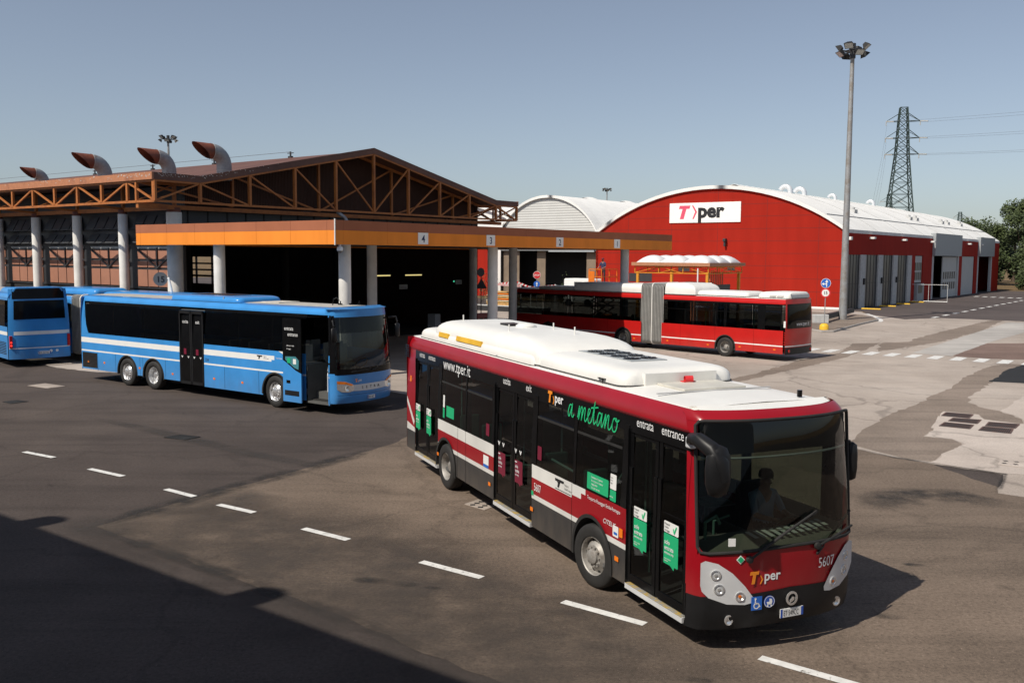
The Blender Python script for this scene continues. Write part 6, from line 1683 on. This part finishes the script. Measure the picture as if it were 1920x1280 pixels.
b.roof(-LB+.08, -.42, 3.06, 3.30, BM['blue'], BM['roofgrey'], edge_w=.2, cut=2)
# front
b.front('front_mask', BM['blue'], 0, 2.55, .36, 1.28, nz=8); b.front('windscreen', BM['screen'], .06, 2.49, 1.28, 3.02, out=-.004, nz=10)
b.front('front_pillar', BM['black'], 0, .07, 1.28, 3.05, out=0, n=8, nz=8); b.front('front_pillar', BM['black'], 2.48, 2.55, 1.28, 3.05, out=0, n=8, nz=8)
b.front('screen_base', BM['black'], .05, 2.5, 1.24, 1.42, out=.004, nz=2); b.front('destination_screen', BM['glass2'], .08, 2.47, 2.52, 3.0, out=.003)
b.front('roof_brow', BM['blue'], 0, 2.55, 3.0, 3.24, nz=6)
cl = MB(); cl.grid(lambda y, v: (b.frontx(y, 3.24)+(-.5-b.frontx(y, 3.24))*v, b.W/2+(y-b.W/2)*(1-.05*v), 3.24+.05*v), [k*2.55/24 for k in range(25)], [0, .5, 1]); cl.build('roof_front', BM['blue'], T, angle=50)
fk = MB()
for sd in 'RL': b.strip(fk, sd, -.32, b.frontx(0, .8), .34, 1.28, 0); b.strip(fk, sd, -.32, b.frontx(0, 1.6), 1.28, 3.06, 1, nz=6); b.strip(fk, sd, -.5, b.frontx(0, 3.1), 3.06, 3.24, 0, nz=3)
fk.build('corner_panel', [BM['blue'], BM['black']], T, smooth=False)
gb = lambda y: .76-.05*(1-((y-1.275)/1.1)**2); b.front('grille_band', BM['silver'], .55, 2.0, lambda y: gb(y), lambda y: .92, out=.012)
X2 = Vector((0, 1, 0))
lettering(T, [(c, .11, (b.frontx(.88+.17*i, .83)+.018, .88+.17*i, .78), X2, (0, 0, 1), dict(bold=.02, width=1.15)) for i, c in enumerate('SETRA')], MAT['ink'])
bus_logo(Vector((b.frontx(.7, 1.0)+.02, .62, 1.0)), X2, (0, 0, 1), .10, BM['logo_orange'], BM['letter'], T)
for Yf in ((lambda y: y), (lambda y: 2.55-y)):
    pl = [(.06, 1.07), (.3, 1.04), (.52, .96), (.60, .90), (.58, .74), (.42, .70), (.2, .72), (.08, .80)]
    mb = MB(); mb.rings([[(b.frontx(Yf(max(.08, .3+(y-.3)*f)), .9)+.014, Yf(.3+(y-.3)*f), .88+(z-.88)*f) for y, z in pl] for f in (1, .6, .2)], cap1=True); o = mb.build('headlight', BM['chrome'], T, angle=60)
    m = MB(); m.add([(b.frontx(Yf(max(.08, y)), .9)+.024, Yf(y), z) for y, z in ((.07, 1.06), (.3, 1.03), (.56, .93), (.5, .90), (.3, .96), (.08, .98))]); m.build('indicator', BM['amber'], o, smooth=False)
    m = MB(); m.lathe([(.085, .0), (.085, .02), (.05, .01), (0, 0)], (b.frontx(Yf(.36), .82)+.016, Yf(.36), .82), (1, 0, 0), n=16); m.build('reflector', BM['bulb'], o)
plate(T, 'BX 467', (b.frontx(1.3, .5)+.01, 1.3, .49), (0, 1, 0), (1, 0, 0))
bj = MB(); bj.grid(lambda y, v: (b.frontx(y, .62)+.003, y, .615+.008*v), [.1+2.35*k/20 for k in range(21)], [0, 1]); bj.build('bumper_joint', BM['black'], T, smooth=False)
for (y0, y1, z0, z1) in ((.5, 1.25, 1.33, 1.37), (1.3, 2.3, 1.33, 1.5)):
    m = MB(); m.bar((b.frontx(y0, z0)+.04, y0, z0), (b.frontx(y1, z1)+.04, y1, z1), .025); m.build('wiper', BM['rubber'], T)
# mirrors
for y, s_ in ((-.12, 1), (2.68, -1)):
    m = MB(); yy = 0 if s_ == 1 else 2.55; m.tube([(-.15, yy+.05*s_, 2.9), (.02, y, 2.92), (.08, y, 2.75)], .03, 8); m.rings([[(.08+.05*q*math.cos(t), y+.11*q*math.sin(t), z) for t in [2*math.pi*k/14 for k in range(14)]] for z, q in ((2.72, .3), (2.68, 1), (2.3, 1), (2.26, .3))], cap0=True); m.build('mirror', BM['bumper'], T, angle=60)
# mid door
m = MB()
for k in range(2):
    a = -7.76+.68*k; c = a+.66
    for q in ((a, a+.06, .38, 2.94), (c-.06, c, .38, 2.94), (a, c, .38, .48), (a, c, 2.84, 2.94)): m.box(q[0], q[1], -.01, .03, q[2], q[3])
do = m.build('door', BM['bumper'], T, smooth=False)
for k in range(2):
    g = MB(); a = -7.70+.68*k; b.strip(g, 'R', a, a+.54, .48, 2.84, 0, nz=4, out=.004); gp_ = g.build('door_glass', BM['black'], do, smooth=False)
    st = MB(); y = -.012; x = a+.2; st.box(x, x+.14, y-.004, y, 1.42, 1.62); o = st.build('door_sticker', BM['maroon'], do, smooth=False)
    ch = MB()
    for q in (-.1, .25): ch.prism([(-.05, .06), (-.02, .06), (0, .02), (.02, .06), (.05, .06), (.0, -.02)], (x+q, y, 1.30), (1, 0, 0), (0, 0, 1), (0, -.002, 0))
    ch.build('door_chevrons', BM['letter'], do, smooth=False)
b.text('R', [('uscita', .17, -7.62, 2.50, dict(width=.85)), ('exit', .17, -6.88, 2.50, dict(width=.85))], BM['letter'], out=.014)
# front door leaf swung out and back
m = MB(); yo = -.20
pb_ = [(-2.14, .30), (-1.30, .30), (-1.30, 1.22), (-1.55, 1.30), (-2.02, 1.55), (-2.14, 1.60)]
m.prism(pb_, (0, yo, 0), (1, 0, 0), (0, 0, 1), (0, .05, 0), 0)
dl_ = m.build('front_door', BM['blue'], T, smooth=False)
m = MB(); m.prism([(-2.14, 1.60), (-2.02, 1.55), (-1.55, 1.30), (-1.30, 1.22), (-1.30, 2.92), (-2.14, 2.92)], (0, yo, 0), (1, 0, 0), (0, 0, 1), (0, .04, 0)); m.build('door_glass', BM['black'], dl_, smooth=False)
m = MB(); m.prism([(-2.02, 1.72), (-2.02, 1.62), (-1.6, 1.38), (-1.42, 1.34), (-1.40, 1.62), (-1.55, 1.74)], (0, yo-.003, 0), (1, 0, 0), (0, 0, 1), (0, .003, 0)); m.build('low_pane', paint('teal_pane', (.06, .22, .26), .2), dl_, smooth=False)
m = MB(); m.box(-1.93, -1.78, yo-.008, yo-.004, 1.52, 1.68); m.build('door_sticker', BM['green'], dl_, smooth=False); m = MB(); m.box(-1.66, -1.52, yo-.008, yo-.004, 1.50, 1.66); m.build('door_sticker', BM['stick'], dl_, smooth=False)
m = MB(); m.box(-2.06, -1.40, yo-.004, yo, .50, .66); m.build('step_light', BM['bumper'], dl_, smooth=False); m = MB(); m.box(-1.98, -1.80, yo-.004, yo, .88, .98); m.build('door_handle', BM['black'], dl_, smooth=False)
lettering(dl_, [('entrata', .17, (-2.05, yo-.006, 2.55), (1, 0, 0), (0, 0, 1), dict(width=.85)), ('entrance', .17, (-1.90, yo-.006, 2.37), (1, 0, 0), (0, 0, 1), dict(width=.78)), ('abbonati e titoli', .06, (-1.95, yo-.006, 2.05), (1, 0, 0), (0, 0, 1), dict(width=.9)), ('di viaggio', .06, (-1.95, yo-.006, 1.95), (1, 0, 0), (0, 0, 1), dict(width=.9))], BM['letter'])
m = MB(); m.prism([(-2.56, 1.83), (-2.16, 1.83), (-2.16, 1.70), (-2.3, 1.72)], (0, -.006, 0), (1, 0, 0), (0, 0, 1), (0, .004, 0)); m.build('white_swoosh', BM['stick'], T, smooth=False)
# doorway steps and cab
m = MB(); m.box(-1.28, -.32, .02, .4, .30, .36); m.box(-1.28, -.32, .4, .75, .36, .62); m.box(-1.28, -.32, .75, 1.1, .62, .90); m.build('step', BM['blind'], T, smooth=False)
m = MB(); m.box(-1.29, -1.25, .05, .95, .36, 1.5); m.build('entry_panel', BM['blind'], T, smooth=False)
m = MB(); m.tube([(-.45, .12, .7), (-.45, .12, 1.2), (-.75, .45, 1.5)], .025, 8); m.build('grab_rail', BM['silver'], T)
m = MB(); m.grid(lambda y, v: (b.frontx(y, 1.3)-.08-.5*v, y, 1.22+.10*v), [.15+2.25*k/10 for k in range(11)], [0, 1]); m.build('dashboard', BM['dash'], T, smooth=False)
b.interior(-13.9, -1.3, .95, 2.95, [(x, y, 1.0, 1) for x in (-1.9, -3.0, -4.0, -5.0) for y in (.4, .85, 1.75, 2.2)]+[(-1.45, 1.95, .95, 1)], [], BM['curtain'])
MB().box(-1.3, -.3, 1.1, 2.4, .84, .90).build('cab_floor', BM['floor'], T, smooth=False)
m = MB(); m.tube([(-.78+.12*math.cos(R(a)), 1.9+.24*math.sin(R(a)), 1.42+.16*math.cos(R(a))) for a in range(0, 361, 20)], .018, 8); m.build('steering_wheel', BM['dash'], T)
for x, st in ((-2.75, 'front'), (-9.37, 'rear'), (-11.0, 'front')):
    for sd in 'RL': b.wheel(x, sd, st, R(-4) if x > -3 else 0, .512, BM['chrome'])
al = MB(); [b.arch_lip(al, sd, cx, .605, .40, out=.006) for cx in (-2.75, -9.37, -11.0) for sd in 'RL']; al.build('wheel_arch', BM['rubber'], T, smooth=False)
ub = MB(); ub.box(-13.9, -11.7, .2, 2.35, .40, .5); ub.box(-8.7, -3.5, .2, 2.35, .32, .5); ub.box(-2.1, -.2, .2, 2.35, .3, .4); ub.build('underbody', BM['rubber'], T, smooth=False)
rr = MB(); rr.grid(lambda u, v: (-LB+.14*abs(2*u-1)**3+(.12*((.42+2.8*v-2.3)/.9)**2 if .42+2.8*v > 2.3 else 0)-.01, b.W*u, .42+2.8*v), [k/20 for k in range(21)], [k/12 for k in range(13)]); rr.build('rear_panel', BM['blue'], T, angle=60)
m = MB(); b.strip(m, 'R', -14.0, -12.98, .50, 1.08, 0, out=.004); go = m.build('engine_grille', BM['bumper'], T, smooth=False)
m = MB()
for k in range(11): b.strip(m, 'R', -13.98, -13.0, .53+.05*k, .545+.05*k, 0, out=.012)
m.build('grille_slats', BM['skirt'], go, smooth=False)
for x, z in ((-5.86, .68), (-4.38, .67), (-8.2, .66), (-10.2, .72), (-12.5, .75), (-13.6, .72)): b.decal('side_marker', 'R', x-.05, x+.05, z-.035, z+.035, BM['amber'], .008)
pj = MB()
for x in (-12.95, -11.75, -10.18, -10.0, -8.62, -5.3, -3.55): b.strip(pj, 'R', x-.005, x+.005, .38, 1.13, 0, A2, .003)
pj.build('panel_joint', BM['black'], T, smooth=False)
rm = MB(); rm.prism([(0, .12), (.26, .12), (.26, .10), (.23, .085), (.15, .085), (.11, .0), (.07, .0), (.09, .06), (.05, .085), (0, .085)], (-3.62, -.008, 1.52), (1, 0, 0), (0, 0, 1), (0, -.002, 0)); rm.build('region_emblem', MAT['ink'], T, smooth=False)
b.text('R', [('Trasporto Passeggeri', .07, -2.70, 1.58, dict(width=.5))], BM['letter']); b.text('R', [('334', .15, -6.34, 1.25, dict(width=.9)), ('Regione', .05, -3.3, 1.60, dict(width=.9)), ('Emilia-Romagna', .05, -3.3, 1.54, dict(width=.8))], MAT['navy'])
AC = b.pod('air_conditioner', BM['blue'], -8.75, -4.85, .30, 2.2, 3.24, 3.47, (.12, .30, .28), .25)
MB().box(-8.2, -6.0, .85, 1.75, 3.462, 3.48).build('fan_panel', BM['bumper'], AC, smooth=False)
MB().box(-5.72, -5.69, .32, 2.18, 3.25, 3.44).build('cover_joint', BM['bellow2'], AC, smooth=False)
m = MB(); m.box(-4.4, -3.5, .85, 1.75, 3.29, 3.325); m.build('roof_hatch', BM['hatch'], T, smooth=False, bevel=.01)
for x, y in ((-1.3, 1.5), (-1.1, 1.8), (-.95, 2.0)):
    m = MB(); m.tube([(x, y, 3.28), (x, y, 3.42)], .02, 6); m.box(x-.08, x+.06, y-.03, y+.03, 3.28, 3.34); m.build('roof_aerial', BM['black'], T)
MB().tube([(-1.35, 1.2, 3.28), (-1.3, 1.2, 3.5), (-1.15, 1.2, 3.55), (-1.05, 1.2, 3.45)], .018, 6).build('roof_aerial', BM['black'], T)

# ---------------------------------------------------------------- articulated buses
def bellows(bus, x0, x1, zt, n=15, w=2.5, mats=None):
    mb = MB(); rings = []; N_ = 2*n
    for k in range(N_+1):
        x = x0+(x1-x0)*k/N_; e = .05 if k % 2 else .0
        rings.append([(x, y, z) for y, z in rrect(.06+e, w-.06-e, .32+e*.5, zt-e, .22, 6)])
    mb.rings(rings, cap1=False, mfn=lambda k, j: 0)
    o = mb.build('bellows', BM['bellow'], bus.t, smooth=False)
    rb = MB()
    for k in range(0, N_+1, 2):
        x = x0+(x1-x0)*k/N_; r = rrect(.055, w-.055, .31, zt+.005, .22, 6); r.append(r[0]); rb.tube([(x, y, z) for y, z in r], .014, 6)
    rb.build('bellows_hoops', BM['bellow2'], o)
    mr = MB(); xm = (x0+x1)/2; r = rrect(.02, w-.02, .30, zt+.03, .22, 6); r.append(r[0]); mr.tube([(xm, y, z) for y, z in r], .03, 8); mr.build('middle_hoop', BM['sign_w'] if 'sign_w' in BM else MAT['white_trim'], o)
def simple_side(b, sd, mat_b, segs, z, wins, arches, line=None):
    bd = MB(); zs, zw0, zw1, zt = z
    for a, c in segs:
        if line:
            b.strip(bd, sd, a, c, zs, line[0], 0, arches); b.strip(bd, sd, a, c, line[0], line[1], 1, arches); b.strip(bd, sd, a, c, line[1], zw0, 0, arches)
        else: b.strip(bd, sd, a, c, zs, zw0, 0, arches)
        b.strip(bd, sd, a, c, zw1, zt, 0, nz=2)
    o = bd.build('body', [mat_b, BM['stick'], BM['black']], b.t, smooth=False)
    for x0, x1 in wins:
        w_ = MB(); b.strip(w_, sd, x0, x1, zw0, zw1, 0, nz=3, out=-.003); w_.build('window', BM['glass3'], b.t, smooth=False)
        f = MB(); b.strip(f, sd, x0, x0+.05, zw0, zw1, 0, nz=3, out=.003); b.strip(f, sd, x1-.05, x1, zw0, zw1, 0, nz=3, out=.003); b.strip(f, sd, x0+.05, x1-.05, zw1-.09, zw1, 0, out=.003); b.strip(f, sd, x0+.05, x1-.05, zw1-.48, zw1-.45, 0, out=.003); f.build('window_frame', BM['black'], b.t, smooth=False)
h = 2.3388; ln = Vector((-math.sin(h), math.cos(h), 0)); lc = Vector((12.8337, 44.1642, 0))-ln*2.5
b = Bus('articulated_bus', 'long red articulated bus with grey bellows parked half under the canopy', 'bus', (lc.x, lc.y), h, 2.5, .05)
T = b.t; A3 = [(3.3, .56), (9.78, .56), (15.4, .56)]
Z = (.36, 1.46, 2.70, 2.72)
for sd in 'LR':
    simple_side(b, sd, BM['red2'], [(.0+.12, 7.2), (8.55, 18.4)], Z, [(.22, 1.15), (1.45, 3.3), (3.35, 5.2), (5.25, 7.1), (8.62, 9.95), (10.0, 11.9), (11.95, 13.85), (13.9, 15.8), (15.85, 18.3)], A3, (.70, .755))
m = MB(); b.strip(m, 'L', 1.15, 1.45, 1.46, 2.7, 0, nz=3); m.build('window_pillar', BM['black'], T, smooth=False)
b.roof(.06, 7.2, 2.72, 2.98, BM['red2'], BM['roofw'], name='roof'); b.roof(8.55, 18.4, 2.72, 2.98, BM['red2'], BM['roofw'], name='roof')
bellows(b, 7.15, 8.6, 3.48)
# rear face
def arx(k, z): return -(.10-.12*k**3)+(.05*((z-1.6)/1.2)**2 if z > 1.6 else 0)
b.fx = arx
b.front('rear_panel', BM['red2'], 0, 2.5, .36, 2.95, n=20, nz=10)
b.front('rear_window', BM['glass'], .18, 2.32, 1.60, 2.68, out=-.012, n=16, nz=4)
b.front('rear_window_frame', BM['black'], .10, 2.40, 1.56, 2.72, out=-.006, n=16, nz=4)
b.front('rear_bumper', BM['bumper'], 0, 2.5, .34, .66, out=-.025, n=20); b.front('rear_line', BM['stick'], 0, 2.5, .70, .75, out=-.012, n=20)
lettering(T, [('www.tper.it', .27, (b.frontx(1.2, 1.7)-.04, 1.75, 1.68), (0, -1, 0), (0, 0, 1), dict(width=.9))], BM['letter'])
for y in (.25, 2.25):
    m = MB(); m.lathe([(.075, 0), (.075, .02), (0, .025)], (b.frontx(y, .5)-.03, y, .5), (-1, 0, 0), n=16); m.build('rear_lamp', BM['redlens'], T)
m = MB(); m.box(.0, .10, 2.49, 2.515, 1.62, 1.92); m.build('rear_sticker', BM['stick'], T, smooth=False)
m = MB()
for k in range(6): m.box(.02, .06, 2.50, 2.52, .80+.11*k, .85+.11*k)
m.build('corner_lamps', BM['redlens'], T, smooth=False)
E1 = b.pod('engine_cover', BM['roofw'], .0, 1.75, .3, 2.2, 2.95, 3.27, (.1, .5, .2), .2)
m = MB()
for x in (.35, .75): m.frame_box((x, 2.22, 3.02), (.32, 0, 0), (-.10, -.09, .16), (0, .01, .02))
m.build('cover_grille', MAT['strip'], E1, smooth=False)
m = MB(); m.frame_box((-.02, .4, 3.0), (0, 1.7, 0), (.05, 0, .18), (-.01, 0, .01)); m.build('rear_grille', MAT['grey_panel'], E1, smooth=False)
b.pod('air_conditioner', BM['roofw'], 2.3, 5.3, .3, 2.2, 2.96, 3.22, (.3, .2, .35), .25)
b.pod('roof_cover', BM['roofw'], 5.2, 7.15, .12, 2.38, 2.95, 3.55, (.9, .0, .25), .08)
GT = b.pod('gas_tank_cover', BM['roofw'], 8.62, 13.6, .15, 2.35, 2.95, 3.44, (.05, .55, .35), .15)
for x0, x1 in ((9.7, 10.6), (11.3, 12.2)):
    m = MB(); m.frame_box((x0, 2.30, 3.10), (x1-x0, 0, 0), (0, -.01, .07), (0, .03, .0)); m.build('vent_flap', BM['yellow'], GT, smooth=False)
b.pod('front_roof_cover', BM['roofw'], 13.7, 16.6, .3, 2.2, 2.96, 3.14, (.3, .3, .3), .2)
for x, st in ((3.3, 'rear'), (9.78, 'rear'), (15.4, 'front')):
    for sd in 'LR': b.wheel(x, sd, st)
al = MB(); [b.arch_lip(al, sd, cx, .555, .36, out=.006) for cx in (3.3, 9.78, 15.4) for sd in 'RL']; al.build('wheel_arch', BM['rubber'], T, smooth=False)
m = MB(); m.box(.5, 2.6, .2, 2.3, .34, .5); m.box(4.0, 7.1, .2, 2.3, .34, .5); m.box(8.6, 9.1, .2, 2.3, .34, .5); m.box(10.5, 14.7, .2, 2.3, .3, .45); m.box(16.1, 18.2, .2, 2.3, .3, .4); m.build('underbody', BM['rubber'], T, smooth=False)
for x, z in ((.55, .55), (2.45, .55), (4.3, .52), (6.8, .55), (9.0, .52), (11.2, .52)): b.decal('side_marker', 'L', x-.06, x+.06, z-.03, z+.03, BM['amber'], .010)
b.interior(.3, 7.0, .42, 2.68, [(x, y, .6, 1) for x in (1.6, 2.8, 4.2, 5.4) for y in (.4, 2.1)], [(2.0, 2.0), (4.8, 2.0)]); b.interior(8.7, 18.2, .42, 2.68, [(x, y, .6, 1) for x in (9.4, 11.0, 12.4, 13.6) for y in (.4, 2.1)], [(10.2, 2.0), (12.6, 1.8), (14.5, 1.3)])
m = MB()
for x in (4.05, 4.4, 9.2, 5.9): m.box(x, x+.035, 2.2, 2.23, 1.55, 2.2)
m.build('hand_rails', MAT['strip'], T, smooth=False)
b.fx = lambda k, z: 18.4+.2-.35*k**3
b.front('front_panel', BM['red2'], 0, 2.5, .35, 1.2); b.front('front_brow', BM['red2'], 0, 2.5, 2.6, 2.98); b.front('windscreen', BM['glass'], .05, 2.45, 1.2, 2.6)
m = MB()
for x in (1.7, 3.9, 6.0, 10.9, 13.2): b.strip(m, 'L', x-.004, x+.004, .37, 1.46, 0, A3, .003)
m.build('panel_joint', BM['black'], T, smooth=False)

# blue bus at the left edge, its rear turned to the yard
b = Bus('blue_bus', 'blue bus seen from behind at the left edge with lit red tail lamp', 'bus', (-19.58, 41.66), R(133.0), 2.5, .05)
T = b.t; A4 = [(3.2, .58), (9.4, .58)]
for sd in 'LR': simple_side(b, sd, BM['blue'], [(.14, 12)], (.36, 1.75, 2.88, 3.0), [(.5, 2.2), (2.25, 4.2), (4.25, 6.2), (6.25, 8.2), (8.25, 10.2), (10.25, 11.9)], A4, (1.38, 1.53))
b.roof(.05, 12, 3.0, 3.22, BM['blue'], BM['roofgrey'], edge_w=.2, cut=2)
b.fx = lambda k, z: -(.12-.16*k**4)+(.10*((z-2.2)/1.2)**2 if z > 2.2 else 0)
b.front('rear_panel', BM['blue'], 0, 2.5, .36, 3.36, n=24, nz=14)
b.front('upper_panel', BM['black'], .14, 2.36, 2.93, 3.37, out=-.008, n=20); b.front('rear_window', BM['black'], .18, 2.30, 2.06, 2.86, out=-.010, n=20)
b.front('rear_stripe', BM['stick'], .02, 2.30, 1.39, 1.54, out=-.010, n=20); b.front('rear_stripe', BM['stick'], .02, 2.48, .80, .84, out=-.008, n=20)
b.front('engine_hatch', BM['blue'], .22, 2.22, .90, 2.0, out=-.006, n=16)
b.pod('roof_end', BM['blue'], .02, 1.6, .15, 2.35, 3.1, 3.42, (.0, .5, .2), .15)
for y in (2.36, .02):
    m = MB(); m.box(-.06, .10, y, y+.11, .84, 1.36); o = m.build('tail_lamp', BM['redlens'], T, smooth=False, bevel=.01)
    for z in (.95, 1.08): MB().lathe([(.04, 0), (.04, .01), (0, .015)], (-.065, y+.055, z), (-1, 0, 0), n=12).build('lens', emit('tail_glow', (1, .05, .03), 1.2) if y > 1 else BM['redlens'], o)
plate(T, 'EW 567 ND', (b.frontx(1.13, .6)-.02, 1.13, .60), (0, -1, 0), (-1, 0, 0), .5, .12)
for y, mm in ((.85, 'stick'), (.6, 'stick')): MB().lathe([(.06, 0), (.06, .006), (0, .007)], (b.frontx(y, .66)-.012, y, .66), (-1, 0, 0), n=14).build('round_sticker', BM[mm], T)
m = MB()
for k in range(8): m.box(.35, 1.6, 2.50, 2.51, .55+.07*k, .58+.07*k)
m.build('engine_grille', BM['bumper'], T, smooth=False)
m = MB(); m.box(1.05, 1.35, 1.2, 1.34, .95, 1.0); m.build('hatch_handle', BM['bumper'], T, smooth=False)
for x in (3.2, 9.4):
    for sd in 'LR': b.wheel(x, sd, 'rear', 0, .5)
m = MB(); m.box(.4, 2.5, .2, 2.3, .34, .5); m.box(4, 8.7, .2, 2.3, .34, .5); m.build('underbody', BM['rubber'], T, smooth=False)
# blue articulated bus hidden behind the coach
lnS = Vector((-math.sin(-.6213), math.cos(-.6213), 0)); lc = Vector((-5.3582, 28.4596, 0))+lnS*3.1
b = Bus('articulated_bus', 'blue articulated bus behind the coach, only roof pods and bellows showing', 'bus', (lc.x, lc.y), -.6213, 2.5, .05)
T = b.t; A5 = [(-26, .57), (-17.0, .57), (-11.6, .57)]
for sd in 'LR': simple_side(b, sd, BM['blue'], [(-28.5, -20.25), (-18.75, -8.9)], (.36, 1.5, 2.6, 2.75), [(-28, -26), (-25.9, -23.2), (-23.1, -20.4), (-18.6, -16), (-15.9, -13), (-12.9, -10.9), (-10.8, -9)], A5, None)
for x0, x1 in ((-28.5, -20.25), (-18.75, -8.9)): b.roof(x0, x1, 2.75, 2.98, BM['blue'], BM['roofgrey'], edge_w=.2, cut=1)
bellows(b, -20.3, -18.7, 3.0)
b.pod('roof_pod', BM['blue'], -22.3, -18.9, .4, 2.1, 3.0, 3.32, (.1, .3, .3), .2); b.pod('roof_pod', BM['blue'], -18.3, -12.9, .3, 2.1, 2.97, 3.24, (.5, .3, .3), .25)
b.fx = lambda k, z: -8.9+.15-.25*k**3
b.front('front_panel', BM['blue'], 0, 2.5, .35, 1.3); b.front('windscreen', BM['glass2'], .02, 2.48, 1.3, 2.75); b.front('front_brow', BM['blue'], 0, 2.5, 2.75, 2.98)
m = MB(); m.add([(-28.5, 0, .36), (-28.5, 2.5, .36), (-28.5, 2.45, 2.95), (-28.5, .05, 2.95)]); m.build('rear_panel', BM['blue'], T, smooth=False)
for x in (-26, -17.0, -11.6):
    for sd in 'LR': b.wheel(x, sd, 'rear', 0, .5)

# ---------------------------------------------------------------- parts that hold several separate pieces become one object per piece
def islands(me, tol=.02):
    n = len(me.vertices); par = list(range(n))
    def fd(a):
        while par[a] != a: par[a] = par[par[a]]; a = par[a]
        return a
    for p in me.polygons:
        vs = list(p.vertices)
        for v in vs[1:]: par[fd(v)] = fd(vs[0])
    g = {}
    for p in me.polygons: g.setdefault(fd(p.vertices[0]), []).append(p.index)
    out = []
    for fs in g.values():
        co = [me.vertices[v].co for f in fs for v in me.polygons[f].vertices]
        out.append([[min(c[i] for c in co)-tol for i in range(3)], [max(c[i] for c in co)+tol for i in range(3)], fs])
    ch = True
    while ch:
        ch = False
        for i in range(len(out)):
            for j in range(i+1, len(out)):
                a, b_ = out[i], out[j]
                if all(a[0][k] <= b_[1][k] and b_[0][k] <= a[1][k] for k in range(3)):
                    out[i] = [[min(a[0][k], b_[0][k]) for k in range(3)], [max(a[1][k], b_[1][k]) for k in range(3)], a[2]+b_[2]]; out.pop(j); ch = True; break
            if ch: break
    return [o[2] for o in out]
SPLIT = ('window_pillar', 'wheel_arch', 'wall_vent', 'strip_curtain', 'slots', 'panes', 'glazing_bars', 'piers', 'control_boxes', 'underbody', 'window_seal', 'panel_joint', 'grab_rail', 'hand_rails', 'lintel', 'wall_lamp', 'openings', 'roof_joint', 'door_chevrons', 'corner_panel', 'roof_corner', 'arch_lip', 'interior', 'inner_truss', 'wall', 'boards', 'cover_grille', 'window', 'drip_rail', 'rear_stripe', 'side_wall', 'control_boxes', 'glass_screen', 'screen_panel', 'band')
SING = dict(piers='pier', control_boxes='control_box', panes='pane', hand_rails='hand_rail', glazing_bars='glazing_bar', slots='slot', openings='opening')
for o in list(bpy.data.objects):
    base = o.name.split('.')[0]
    if o.type != 'MESH' or base not in SPLIT or not o.parent or o.children or o.modifiers: continue
    isl_ = islands(o.data, .004 if base == 'slots' else .02)
    if len(isl_) < 2 or len(isl_) > 60: continue
    for fs in isl_:
        mb = MB(); vm = {}
        for f in fs:
            p = o.data.polygons[f]; t_ = []
            for v in p.vertices:
                if v not in vm: vm[v] = len(mb.v); mb.v.append(tuple(o.data.vertices[v].co))
                t_.append(vm[v])
            mb.f.append(tuple(t_)); mb.m.append(p.material_index)
        n_ = mb.build(SING.get(base, base), [m for m in o.data.materials], o.parent, smooth=False, recalc=False)
        n_.location = o.location; n_.rotation_euler = o.rotation_euler
    bpy.data.objects.remove(o)
